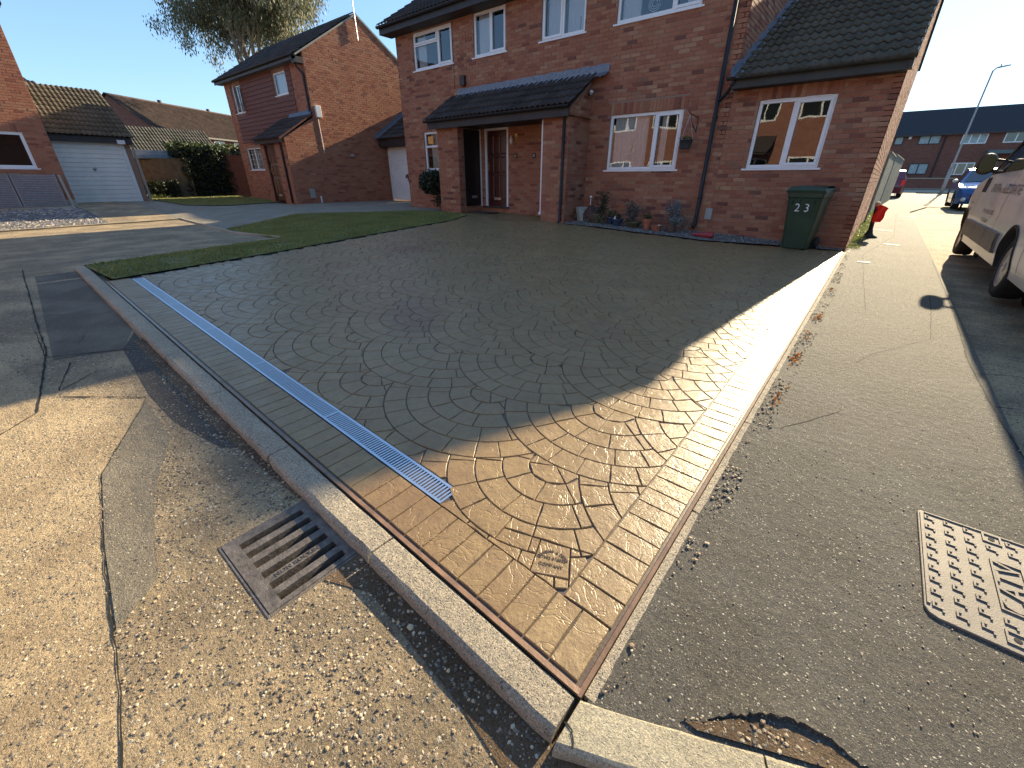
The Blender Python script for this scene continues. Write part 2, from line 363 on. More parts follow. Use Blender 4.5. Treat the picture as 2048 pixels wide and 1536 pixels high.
def stampmat():
    m, t, b = newmat('stamped_concrete'); r = rndval(t)
    base = ramp(t, r, [(0, (.305,.202,.090)), (.5, (.34,.228,.102)), (1, (.275,.175,.076))])
    big = ramp(t, ntex(t, 2.2, 4, .6), [(.3,(0,0,0)),(.7,(1,1,1))])
    c = mixc(t, big, base, (.27,.178,.080))
    red = ramp(t, ntex(t, .75, 3, .5), [(.60,(0,0,0)),(.74,(1,1,1))])
    c = mixc(t, math_(t, 'MULTIPLY', red, .55), c, (.16,.065,.035))
    rel = ramp(t, ntex(t, 22, 6, .72), [(.42,(0,0,0)),(.62,(1,1,1))])
    c = mixc(t, math_(t, 'MULTIPLY', rel, .35), c, (.15,.085,.045))
    c = mixc(t, ramp(t, ntex(t, 60, 4, .7), [(.64,(0,0,0)),(.72,(1,1,1))]), c, (.07,.045,.03))
    t.links.new(c, b.inputs['Base Color'])
    t.links.new(ramp(t, ntex(t, 6, 4), [(.3,(.30,.30,.30)),(.7,(.50,.50,.50))]), b.inputs['Roughness'])
    b.inputs['Coat Weight'].default_value = .12; b.inputs['Coat Roughness'].default_value = .28; b.inputs['Specular IOR Level'].default_value = .5
    h = math_(t, 'ADD', math_(t, 'MULTIPLY', ntex(t, 17, 5, .62, dist=.8), 1.0), math_(t, 'MULTIPLY', ntex(t, 75, 5, .75), .55))
    h = math_(t, 'ADD', h, math_(t, 'MULTIPLY', ramp(t, ntex(t, 5.5, 3, .5, dist=1.5), [(.485,(0,0,0)),(.50,(1,1,1)),(.515,(0,0,0))]), -.3))
    bump(t, b, h, .6, .006)
    return m
STAMP = stampmat()
JOINT = simple('stamped_joint', (.075,.048,.032), .5, var=.4, nscale=20, bmp=.3, coat=.2)
RIM = simple('stamped_rim', (.20,.115,.065), .4, var=.35, nscale=10, bmp=.4, coat=.3)
def leafmat(name, a, c, tr=.25):
    m, t, b = newmat(name); r = rndval(t)
    t.links.new(ramp(t, r, [(0, a), (1, c)]), b.inputs['Base Color']); b.inputs['Roughness'].default_value = .55
    b.inputs['Subsurface Weight'].default_value = 0
    b.inputs['Transmission Weight'].default_value = 0
    tl = N(t, 'ShaderNodeBsdfTranslucent'); t.links.new(ramp(t, r, [(0, a), (1, c)]), tl.inputs[0])
    mx = N(t, 'ShaderNodeMixShader', ins={0: tr}); t.links.new(b.outputs[0], mx.inputs[1]); t.links.new(tl.outputs[0], mx.inputs[2])
    t.links.new(mx.outputs[0], t.nodes['Material Output'].inputs[0]); return m
GRASS = leafmat('grass', (.12,.15,.035), (.34,.32,.10))
LAWN = simple('lawn_base', (.13,.135,.045), .95, var=.45, nscale=9, bmp=.8)
LEAFE = leafmat('eucalyptus_leaf', (.060,.078,.036), (.24,.22,.14), .35)
LEAFD = leafmat('dark_hedge_leaf', (.010,.018,.009), (.045,.060,.022), .15)
LEAFG = leafmat('hedge_leaf_light', (.03,.055,.015), (.11,.14,.03), .25)
LEAFS = leafmat('silver_leaf', (.12,.14,.13), (.28,.31,.32), .2)
LEAFP = leafmat('purple_grey_leaf', (.06,.05,.05), (.16,.17,.14), .2)
LEAFR = leafmat('orange_leaf', (.35,.12,.02), (.55,.22,.04), .2)
LEAFY = leafmat('weed_leaf', (.10,.13,.03), (.26,.30,.09), .3)

# ------------------------------------------------------------------ brickwork
def inset_poly(p, d):
    """inset a convex polygon by moving every edge inward"""
    n = len(p); s = sum(p[i][0]*p[(i+1) % n][1]-p[(i+1) % n][0]*p[i][1] for i in range(n))
    sg = 1 if s > 0 else -1; out = list(p)
    for i in range(n):
        a = p[i]; b = p[(i+1) % n]; ex, ey = b[0]-a[0], b[1]-a[1]; L = math.hypot(ex, ey)
        if L < 1e-6: continue
        nx, ny = sg*ey/L, -sg*ex/L          # outward normal
        out = clip(out, nx, ny, nx*a[0]+ny*a[1]-d)
        if len(out) < 3: return []
    return dedupe(out)
def stud(mb, poly, fn, h0, h1, bev, rnd, smoothz=None):
    """a raised piece: polygon at h0, chamfer to h1"""
    top = inset_poly(poly, bev)
    if len(top) < 3: return
    if len(top) == len(poly):
        n = len(poly)
        # align the start of top to poly
        k = min(range(n), key=lambda k: (top[k][0]-poly[0][0])**2+(top[k][1]-poly[0][1])**2)
        top = top[k:]+top[:k]
        mb.add([fn(u, v, h0) for u, v in poly]+[fn(u, v, h1-bev*.45) for u, v in poly]+[fn(u, v, h1) for u, v in top],
               [tuple(range(2*n, 3*n))]+[(i, (i+1) % n, n+(i+1) % n, n+i) for i in range(n)]+[(n+i, n+(i+1) % n, 2*n+(i+1) % n, 2*n+i) for i in range(n)], rnd)
    else:
        mb.prism(poly, fn, h0, h1, rnd)
class Wall:
    """a wall face in the plane origin + u*U, normal Nn (pointing outward)"""
    def __init__(s, o, U, Nn): s.o = Vector(o); s.U = Vector(U); s.N = Vector(Nn)
    def fn(s, u, z, d): p = s.o+s.U*u+s.N*d; return (p.x, p.y, z)
def bricks(wl, u0, u1, z0, z1, holes, cuts, pool, soldiers=(), seed=0, course=.075, L=.225, phase=0.0):
    """fill pool with (wall, polygon, rnd, full?)"""
    rg = random.Random(seed); row = 0; z = z0; m = .005
    holes = list(holes)+[(a, b, c, c+.225) for a, b, c in soldiers]
    while z < z1-.01:
        off = (phase+(.5*L if row % 2 else 0)) % L
        spans = [(u0, u1)]
        for a, b, c, d in holes:
            if c < z+course-.012 and d > z+.012:
                ns = []
                for s, e in spans:
                    if b <= s or a >= e: ns.append((s, e)); continue
                    if a > s: ns.append((s, a))
                    if b < e: ns.append((b, e))
                spans = ns
        for s, e in spans:
            k = math.floor((s-off)/L)*L+off
            while k < e:
                a = max(k, s); b = min(k+L, e)
                if 0 < e-b < .035: b = e
                if a > s and a-s < .035: a = s
                if b-a > .035:
                    pa = (a+m if a > s+1e-6 or s > u0 else a, z+m); 
                    poly = [(a+m, z+m), (b-m, z+m), (b-m, z+course-m), (a+m, z+course-m)]
                    full = abs(b-a-L) < .001
                    for (ca, cb, cc) in cuts:
                        q = clip(poly, ca, cb, cc)
                        if len(q) != 4 or q != poly: 
                            if q != poly: full = False
                        poly = q
                        if len(poly) < 3: break
                    if len(poly) > 2 and area(poly) > .0006: pool.append((wl, dedupe(poly), rg.random(), full, rg.uniform(.0055, .010)))
                k += L
        z += course; row += 1
    for a, b, c in soldiers:
        n = max(1, round((b-a)/.075)); st = (b-a)/n
        for i in range(n):
            pool.append((wl, [(a+i*st+m, c+m), (a+(i+1)*st-m, c+m), (a+(i+1)*st-m, c+.215), (a+i*st+m, c+.215)], rg.random(), False, .008))
_bm = {}
def brick_mesh(mt):
    if mt.name in _bm: return _bm[mt.name]
    mb = MB(); stud(mb, [(-.1075, -.0325), (.1075, -.0325), (.1075, .0325), (-.1075, .0325)], lambda u, v, d: (u, v, d), 0, .0085, .004, 0.0)
    me = bpy.data.meshes.new('brick'); me.from_pydata(mb.v, [], mb.f); me.materials.append(mt); me.validate()
    _bm[mt.name] = me; return me
def lay_bricks(pool, parent, mt, nind):
    cand = []
    if nind:
        for i, (wl, poly, r, full, h) in enumerate(pool):
            if not full: continue
            c = ((poly[0][0]+poly[2][0])/2, (poly[0][1]+poly[2][1])/2); p = wl.fn(c[0], c[1], 0)
            if inframe(p, 2):
                q1 = proj(wl.fn(poly[0][0], poly[0][1], 0)); q2 = proj(wl.fn(poly[2][0], poly[2][1], 0))
                if q1 and q2: cand.append((-math.hypot(q1[0]-q2[0], q1[1]-q2[1]), i))
        cand = [i for _, i in sorted(cand)[:nind]]
    cs = set(cand); me = brick_mesh(mt)
    for i in cand:
        wl, poly, r, full, h = pool[i]
        c = ((poly[0][0]+poly[2][0])/2, (poly[0][1]+poly[2][1])/2); p = Vector(wl.fn(c[0], c[1], h-.0085))
        m4 = Matrix((wl.U, Vector((0, 0, 1)), wl.N)).transposed().to_4x4(); m4.translation = p
        inst('brick', me, m4, parent)
    mb = MB()
    for i, (wl, poly, r, full, h) in enumerate(pool):
        if i in cs: continue
        stud(mb, poly, wl.fn, 0, h, .003, r+.001)
    if mb.v: mb.build('brickwork', mt, parent, kind='stuff', fixn=False)
def wall_cells(mb, wl, u0, u1, z0, z1, holes, t=.12, d=0.0, extra_u=()):
    us = sorted({u0, u1, *[clamp(h[0], u0, u1) for h in holes], *[clamp(h[1], u0, u1) for h in holes]})
    zs = sorted({z0, z1, *[clamp(h[2], z0, z1) for h in holes], *[clamp(h[3], z0, z1) for h in holes]})
    for a, b in zip(us, us[1:]):
        for c, e in zip(zs, zs[1:]):
            if any(h[0] < (a+b)/2 < h[1] and h[2] < (c+e)/2 < h[3] for h in holes): continue
            mb.prism([(a, c), (b, c), (b, e), (a, e)], wl.fn, d-t, d)
def ring(mb, wl, u0, u1, z0, z1, wd, d0, d1):
    for q in ([(u0, z0), (u1, z0), (u1, z0+wd), (u0, z0+wd)], [(u0, z1-wd), (u1, z1-wd), (u1, z1), (u0, z1)],
              [(u0, z0+wd), (u0+wd, z0+wd), (u0+wd, z1-wd), (u0, z1-wd)], [(u1-wd, z0+wd), (u1, z0+wd), (u1, z1-wd), (u1-wd, z1-wd)]):
        mb.prism(q, wl.fn, d0, d1)
def window(parent, wl, u0, u1, z0, z1, splits=(), transoms=(), sashes=(), curtain=None, mt=None, fw_=.06, sill=True, depth=-.03, label=None):
    """splits: u of mullions; transoms: (ua,ub,z); sashes: (ua,ub,za,zb) opening casements standing proud"""
    mt = mt or UPVC
    fr = MB(); ring(fr, wl, u0, u1, z0, z1, fw_, depth-.05, depth)
    for u in splits: fr.prism([(u-.03, z0+fw_), (u+.03, z0+fw_), (u+.03, z1-fw_), (u-.03, z1-fw_)], wl.fn, depth-.05, depth-.002)
    for a, b, z in transoms: fr.prism([(a, z-.028), (b, z-.028), (b, z+.028), (a, z+.028)], wl.fn, depth-.05, depth-.004)
    f = fr.build('window', mt, parent, bevel=.004)
    if label: f['label'] = label
    for a, b, c, d in sashes:
        s = MB(); ring(s, wl, a, b, c, d, .05, depth-.03, depth+.014); s.build('sash', mt, f, bevel=.004)
    us = [u0+fw_]+list(splits)+[u1-fw_]
    for a, b in zip(us, us[1:]):
        g = MB(); g.add([wl.fn(a, z0+fw_, depth-.03), wl.fn(b, z0+fw_, depth-.03), wl.fn(b, z1-fw_, depth-.03), wl.fn(a, z1-fw_, depth-.03)], [(0, 1, 2, 3)])
        g.build('pane', GLASS, f, fixn=False)
    if sill:
        s = MB(); s.prism([(u0-.06, z0-.035), (u1+.06, z0-.035), (u1+.06, z0-.002), (u0-.06, z0-.002)], wl.fn, -.06, .035); s.build('sill', mt, f, bevel=.004)
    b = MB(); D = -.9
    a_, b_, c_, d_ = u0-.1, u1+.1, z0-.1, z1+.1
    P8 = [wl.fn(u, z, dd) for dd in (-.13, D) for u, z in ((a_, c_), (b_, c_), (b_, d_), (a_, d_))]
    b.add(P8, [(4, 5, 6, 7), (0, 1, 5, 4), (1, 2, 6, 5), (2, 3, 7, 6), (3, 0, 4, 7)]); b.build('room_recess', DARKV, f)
    if curtain:
        for (a, bb, cm) in curtain:
            c = MB(); n = max(4, int((bb-a)/.02)); vs_ = []
            for i in range(n+1):
                u = a+(bb-a)*i/n; dd = depth-.12+.012*math.sin(i*1.9)+.006*math.sin(i*.7)
                vs_ += [wl.fn(u, z0+.02, dd), wl.fn(u, z1-.02, dd)]
            c.add(vs_, [(2*i, 2*i+2, 2*i+3, 2*i+1) for i in range(n)]); c.build('curtain', cm, f, smooth=True)
    return f
# roof tile: double roman, .30 wide, laid at .32 gauge
def tile_mesh_data(wd=.30, ln=.36, segs=12, amp=.030):
    vs_ = []; fs_ = []; th = .014
    for i in range(segs+1):
        x = wd*i/segs; h = amp*(.5-.5*math.cos(4*math.pi*i/segs))**1.6
        vs_ += [(x, 0, h+.024), (x, ln, h+.0), (x, 0, h+.024-th)]
    for i in range(segs):
        a = 3*i; fs_ += [(a, a+3, a+4, a+1), (a+2, a+5, a+3, a)]
    return vs_, fs_
TV, TF = tile_mesh_data(segs=16)
_tm = {}
def tile_field(parent, o, U, S, nu, nv, mt, nind, gauge=.32, tw=.30, cut=None, name='roof_tile', flip=False, scale=1.0):
    """tiles: U along the eaves, S up the slope (unit vectors), o lower corner"""
    o = Vector(o); U = Vector(U).normalized(); S = Vector(S).normalized(); Nn = U.cross(S)
    if Nn.z < 0: Nn = -Nn
    if mt.name not in _tm:
        me = bpy.data.meshes.new('roof_tile'); me.from_pydata(TV, [], TF); me.materials.append(mt); me.polygons.foreach_set('use_smooth', [len(p.vertices) == 4 and i % 2 == 0 for i, p in enumerate(me.polygons)]); _tm[mt.name] = me
    tiles = []; rg = random.Random(hash(name) % 99+nu)
    for j in range(nv):
        for i in range(nu):
            p = o+U*(i*tw)+S*(j*gauge)
            if cut and not cut(p+U*tw*.5+S*.15): continue
            c = p+U*.15+S*.15; q = proj(c); sz = 0
            if q and -8 < q[0] < 1032 and -8 < q[1] < 776: sz = 1/q[2]
            tiles.append((sz, p, rg.random()))
    tiles.sort(key=lambda t: -t[0])
    mb = MB(); k = 0
    for sz, p, r in tiles:
        u2 = (U+Nn*rg.uniform(-.006, .006)).normalized()
        m4 = Matrix((u2*(tw/.30), S*scale, Nn)).transposed().to_4x4(); m4.translation = p+Nn*(rg.uniform(-.002, .002))
        if sz > 0 and k < nind: inst('roof_tile', _tm[mt.name], m4, parent); k += 1
        else: mb.add([m4 @ Vector(v) for v in TV], TF, r+.001)
    if mb.v:
        ob = mb.build('roof_tiling', mt, parent, kind='stuff', fixn=False)
    return k

# ================================================================== THE SETTING
def yf(x): return .640+.018*(-x-.28)             # front line of the stamped drive
def roadz(x, y): return gz(x, y)-.046*(1-sstep(7.0, 8.6, -x))
gr = MB(); gr.add([(-900, -900, -.9), (900, -900, -.9), (900, 900, -.9), (-900, 900, -.9)], [(0, 1, 2, 3)])
g0 = gr.build('far_ground', EARTH, kind='structure')
sheet('ground', [(-80, 3.8), (60, 3.8), (60, 110), (-80, 110)], -.16, 1.5, simple('verge_ground', (.10,.11,.05), .95, var=.4, nscale=3, bmp=.6))
rp = [(-70, -14), (30, -14), (30, 54), (.92, 54), (.92, 1.7), (-.2, 1.0), (-7.72, .78), (-8.58, 3.56), (-16.45, 4.02), (-70, 4.02)]
_m = MB(); _f = lambda x, y: (x, y, roadz(x, y))
for pc in (clip(rp, 1, 0, -1.60), clip(rp, -1, 0, 1.185), clip(clip(clip(rp, -1, 0, 1.60), 1, 0, -1.185), 0, 1, .18), clip(clip(clip(rp, -1, 0, 1.60), 1, 0, -1.185), 0, -1, -.52)): grid_surf(_m, pc, .5, .5, _f)
_o = _m.build('road', ROADM, None, smooth=True, weld=True, kind='structure')
if sum(p.normal.z for p in _o.data.polygons) < 0: _o.data.flip_normals()
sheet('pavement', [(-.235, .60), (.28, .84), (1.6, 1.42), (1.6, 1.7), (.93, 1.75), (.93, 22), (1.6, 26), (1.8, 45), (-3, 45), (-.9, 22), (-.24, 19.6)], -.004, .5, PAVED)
sheet('back_drive', [(-26, 2.6), (-16.3, 2.6), (-16.46, 4.02), (-8.58, 3.56), (-8.5, 8.9), (-9.4, 9.1), (-9.4, 10), (-12.8, 10), (-12.8, 12.6), (-17.3, 12.6), (-17.3, 8.0), (-26, 8.0)], -.010, .6, CONC)
# patches and seams of the road
def rsheet(name, poly, dz, mt, cell=.4): return sheet(name, poly, 0, cell, mt, fn=lambda x, y: (x, y, roadz(x, y)+dz))
rsheet('dark_road_patch', [(-4.22, .40), (-3.22, .335), (-2.75, .34), (-2.3, .42), (-2.2, .50), (-4.6, .55)], .0022, ROADD)
rsheet('worn_road_patch', [(-7.6, .25), (-4.35, .03), (-4.22, .40), (-4.7, .56), (-7.6, .62)], .0018, aggregate('smooth_tarmac', (.19,.155,.115), [(.3,.25,.18),(.16,.14,.11)], 110, .7, .6, (.6,.6,.6), fine=(.3,.25,.18), pits=.25))
rsheet('light_road_patch', [(-3.55, -.05), (-3.19, .31), (-2.49, -.025), (-1.95, -.11), (-1.27, -.19), (-.90, -.26), (-.6, -.5), (-.8, -3), (-6, -3), (-5.2, -.3)], .0018, ROADL)
rsheet('grey_road_patch', [(-3.15, .30), (-2.49, -.02), (-1.95, -.105), (-1.5, -.155), (-1.62, -.02), (-1.95, .05), (-2.25, .14), (-2.6, .28)], .003, aggregate('grey_tarmac', (.27,.225,.16), [(.45,.37,.26),(.16,.14,.11),(.44,.36,.25)], 95, .9, .8, (.8,.8,.8), fine=(.3,.26,.2)))
def crackline(name, pts, wd, zf, mt=CRACK, wob=.0035):
    mb = MB(); rg = random.Random(len(pts)*7+int(abs(pts[0][0])*100)); P_ = []
    for (a, b), (c, d) in zip(pts, pts[1:]):
        L = math.hypot(c-a, d-b); n = max(2, int(L/.05))
        for i in range(n): P_.append((lerp(a, c, i/n)+rg.uniform(-wob, wob), lerp(b, d, i/n)+rg.uniform(-wob, wob)))
    P_.append(pts[-1]); vs_ = []
    for i, p in enumerate(P_):
        q = P_[min(i+1, len(P_)-1)]; r = P_[max(i-1, 0)]; dx, dy = q[0]-r[0], q[1]-r[1]; L = math.hypot(dx, dy) or 1
        h = wd*rg.uniform(.25, 1)/2; x1, y1 = p[0]-dy/L*h, p[1]+dx/L*h; x2, y2 = p[0]+dy/L*h, p[1]-dx/L*h
        vs_ += [(x1, y1, zf(x1, y1)), (x2, y2, zf(x2, y2))]
    mb.add(vs_, [(2*i, 2*i+1, 2*i+3, 2*i+2) for i in range(len(P_)-1)])
    return mb.build(name, mt, kind='structure')
rz9 = lambda x, y: roadz(x, y)+.0042
for pts, wd in (([(-8.3, .2), (-5.4, .05), (-4.59, .02), (-3.45, -.14), (-3.29, -.30)], .016), ([(-4.45, .0), (-4.22, .40), (-4.1, .52)], .012), ([(-4.45, .0), (-5.2, .02)], .01), ([(-3.6, -.02), (-3.21, .31)], .014),
                ([(-2.49, -.025), (-1.95, -.11), (-1.27, -.19), (-.90, -.26), (-.7, -.31)], .006), ([(-3.19, .31), (-2.49, -.02)], .003), ([(-4.2, .1), (-3.7, -.02), (-3.9, .2)], .01), ([(-4.9, .3), (-4.6, .2)], .006)):
    crackline('road_crack', pts, wd, rz9)
pz9 = lambda x, y: gz(x, y)-.0022
for pts, wd in (([(.75, 6.8), (.72, 5.9), (.67, 4.9)], .010), ([(.67, 4.9), (.30, 4.2), (.2, 3.9)], .006), ([(.91, 9.6), (.90, 6.0), (.86, 4.4), (.90, 3.4), (.94, 2.8)], .012), ([(.9, 4.2), (1.1, 4.3), (1.3, 4.1)], .012), ([(.9, 3.6), (1.15, 3.7), (1.4, 3.4)], .012), ([(.88, 5.2), (1.1, 5.3)], .010),
                ([(-.08, 2.5), (.17, 2.95)], .007), ([(.02, 9.6), (.12, 7.2), (.20, 5.6)], .010), ([(.55, 21), (.45, 13), (.02, 9.6)], .012)):
    crackline('pavement_crack', pts, wd, pz9)
# kerb-side dirt strip and the broken pavement corner
rsheet('kerb_dirt', [(-4.4, .50), (-2.6, .46), (-1.63, .50), (-1.63, .53), (-1.17, .53), (-1.17, .36), (-1.0, .44), (-.5, .40), (-.27, .36), (-.12, .40), (.3, .60), (.3, .72), (-.25, .56), (-1.0, .56), (-4.4, .62)], .003, EARTH, .2)
sheet('broken_edge_earth', [(-.01, .745), (.05, .795), (.10, .845), (.16, .85), (.23, .865), (.31, .895), (.36, .895), (.22, .835), (.02, .745)], .001, .1, EARTH)
sheet('broken_edge_soil', [(.0, .748), (.06, .81), (.13, .865), (.22, .905), (.31, .925), (.37, .91), (.3, .87)], -.0022, .1, EARTH)

# lifted and broken flakes of asphalt round the hole behind the corner kerb
bk = struct('broken_asphalt'); brg = random.Random(77); NEARA = bpy.data.materials['pavement_asphalt']
m_ = MB(); n_ = 46; rows = [0, .012, .04, .09, .16]; vs_ = []
for k in range(n_+1):
    t = k/n_; bx_ = lerp(-.02, .40, t); by_ = .742+.456*(bx_-.02)+.012+.085*math.sin(math.pi*t)**1.2+brg.uniform(-.006, .006); hh = .013*math.sin(math.pi*clamp(t*1.05, 0, 1))**.7+brg.uniform(-.0015, .0015)
    nx_, ny_ = -.25+.5*t, .92; px_ = bx_+brg.uniform(-.004, .004)
    vs_.append((px_, by_-.002, gz(px_, by_)-.006))
    for j, r_ in enumerate(rows):
        q = (px_+nx_*r_, by_+ny_*r_); vs_.append((q[0], q[1], gz(*q)-.0042+hh*(1-r_/.16)**1.6+(brg.uniform(-.0012, .0012) if 0 < j < 4 else 0)))
w_ = len(rows)+1; m_.add(vs_, [(k*w_+j, k*w_+j+1, (k+1)*w_+j+1, (k+1)*w_+j) for k in range(n_) for j in range(w_-1)]); m_.build('lifted_asphalt', NEARA, bk, smooth=False)

# lawns
lawn1 = [(-6.62, .80), (-7.68, .72), (-8.52, 3.50), (-12.4, 3.95), (-13.0, 6.0), (-10.9, 8.7), (-10.0, 9.0), (-8.75, 8.75), (-8.05, 7.53), (-6.94, 2.8)]
lawn2 = [(-25.2, 5.4), (-20.0, 5.2), (-18.6, 6.2), (-18.9, 8.0), (-20.2, 8.6), (-26.8, 9.4), (-27.0, 5.7)]
def inpoly(x, y, p):
    c = False; j = len(p)-1
    for i in range(len(p)):
        if (p[i][1] > y) != (p[j][1] > y) and x < (p[j][0]-p[i][0])*(y-p[i][1])/(p[j][1]-p[i][1])+p[i][0]: c = not c
        j = i
    return c
def lawn(poly, n, h, seed):
    base = sheet('lawn', poly, .012, .5, LAWN)
    rg = random.Random(seed); mb = MB(); xs = [p[0] for p in poly]; ys = [p[1] for p in poly]
    k = 0
    while k < n:
        x = rg.uniform(min(xs)-.03, max(xs)+.03); y = rg.uniform(min(ys), max(ys))
        if not inpoly(x, y, poly): continue
        k += 1
        if noise.noise((x*2.2, y*2.2, 0)) < -.32 and rg.random() < .7: continue
        z = gz(x, y)+.01; a = rg.uniform(0, 6.28); hh = h*rg.uniform(.5, 1.4); s = rg.uniform(.005, .010)
        dx, dy = math.cos(a)*s, math.sin(a)*s; lx, ly = rg.uniform(-.6, .6)*hh, rg.uniform(-.6, .6)*hh
        mb.add([(x-dx, y-dy, z), (x+dx, y+dy, z), (x+lx, y+ly, z+hh)], [(0, 1, 2)], clamp(.5+.45*noise.noise((x*1.5, y*1.5, 3))+rg.uniform(-.2, .2), .01, .99))
    o = mb.build('grass_blades', GRASS, None, kind='stuff', fixn=False)
    o['label'] = 'short winter grass growing on the ' + ('front lawn beside the new drive' if seed == 1 else 'far lawn in front of the hedge')
lawn(lawn1, 60000, .030, 1); lawn(lawn2, 14000, .04, 2)

# ================================================================== THE STAMPED DRIVE
drive = struct('stamped_driveway')
xr = -.277
dpoly = [(-.262, .615), (-.262, 9.70), (-.5, 9.68), (-1.1, 9.5), (-1.7, 9.25), (-2.5, 8.98), (-3.2, 9.05), (-4.0, 9.0), (-4.9, 9.1), (-5.8, 9.05), (-5.8, 10.0), (-9.4, 10.0), (-9.4, 9.0), (-8.85, 8.85), (-8.05, 7.53), (-6.94, 2.8), (-6.60, .76), (-6.60, .742)]
sheet('joint_bed', dpoly, -.0065, .5, JOINT, parent=drive)
rim = MB()
for i in range(30):
    a = -.262-i*(6.34/30); b = -.262-(i+1)*(6.34/30)
    rim.add([(a, yf(a)-.026, gz(a, .6)-.012), (b, yf(b)-.026, gz(b, .6)-.012), (b, yf(b)-.026, gz(b, .6)+.004), (a, yf(a)-.026, gz(a, .6)+.004), (b, yf(b)-.008, gz(b, .6)+.002), (a, yf(a)-.008, gz(a, .6)+.002), (b, yf(b)-.003, gz(b, .6)-.012), (a, yf(a)-.003, gz(a, .6)-.012)],
            [(0, 1, 2, 3), (3, 2, 4, 5), (5, 4, 6, 7)])
for i in range(36):
    a = .612+i*.25; b = a+.25
    rim.add([(-.252, a, gz(-.25, a)-.012), (-.252, b, gz(-.25, b)-.012), (-.252, b, gz(-.25, b)+.004), (-.252, a, gz(-.25, a)+.004), (-.266, b, gz(-.25, b)+.002), (-.266, a, gz(-.25, a)+.002), (-.273, b, gz(-.25, b)-.012), (-.273, a, gz(-.25, a)-.012)],
            [(0, 1, 2, 3), (3, 2, 4, 5), (5, 4, 6, 7)])
rim.build('concrete_rim', RIM, drive, smooth=False)
srg = random.Random(11)
def stone(mb, poly, rnd):
    # a slightly wavy outline, soft shoulder and uneven top
    p2 = []
    n = len(poly)
    for i in range(n):
        a = poly[i]; b = poly[(i+1) % n]; L = math.hypot(b[0]-a[0], b[1]-a[1]); p2.append(a)
        if L > .07:
            k = 2 if L > .12 else 1
            for j in range(1, k+1):
                t = j/(k+1); w_ = .0022
                p2.append((lerp(a[0], b[0], t)+srg.uniform(-w_, w_), lerp(a[1], b[1], t)+srg.uniform(-w_, w_)))
    cx = sum(p[0] for p in p2)/len(p2); cy = sum(p[1] for p in p2)/len(p2)
    tx, ty = srg.uniform(-.007, .007), srg.uniform(-.007, .007); h = srg.uniform(-.0007, .0007); m = len(p2)
    def sc_(p, s): 
        L = math.hypot(p[0]-cx, p[1]-cy) or 1; f = max(0, (L-s)/L); return (cx+(p[0]-cx)*f, cy+(p[1]-cy)*f)
    def z(p, d): return gz(p[0], p[1])+d+h+tx*(p[0]-cx)+ty*(p[1]-cy)
    r0 = p2; r1 = [sc_(p, .0016) for p in p2]; r2 = [sc_(p, .0040) for p in p2]
    vs_ = [(p[0], p[1], gz(*p)-.008) for p in r0]+[(p[0], p[1], z(p, -.0022)) for p in r1]+[(p[0], p[1], z(p, 0)) for p in r2]+[(cx, cy, z((cx, cy), .0))]
    fs_ = [(i, (i+1) % m, m+(i+1) % m, m+i) for i in range(m)]+[(m+i, m+(i+1) % m, 2*m+(i+1) % m, 2*m+i) for i in range(m)]+[(2*m+i, 2*m+(i+1) % m, 3*m) for i in range(m)]
    mb.add(vs_, fs_, rnd)
J = .0019
# border stones
x = -.28; k = 0
while x > -6.58:
    x2 = max(x-.1, -6.60); mb = MB()
    j1, j2 = srg.uniform(-.003, .003), srg.uniform(-.003, .003)
    stone(mb, [(x-J, yf(x)+.003), (x-J, yf(x)+.2-J), (x2+J, yf(x2)+.2-J), (x2+J, yf(x2)+.003)], srg.random()); mb.build('border_stone', STAMP, drive); x = x2
y = .842
while y < 9.6:
    y2 = y+.1005; mb = MB(); stone(mb, [(-.46+J, y+J), (xr-.001, y+J), (xr-.001, y2-J), (-.46+J, y2-J)], srg.random()); mb.build('border_stone', STAMP, drive); y = y2
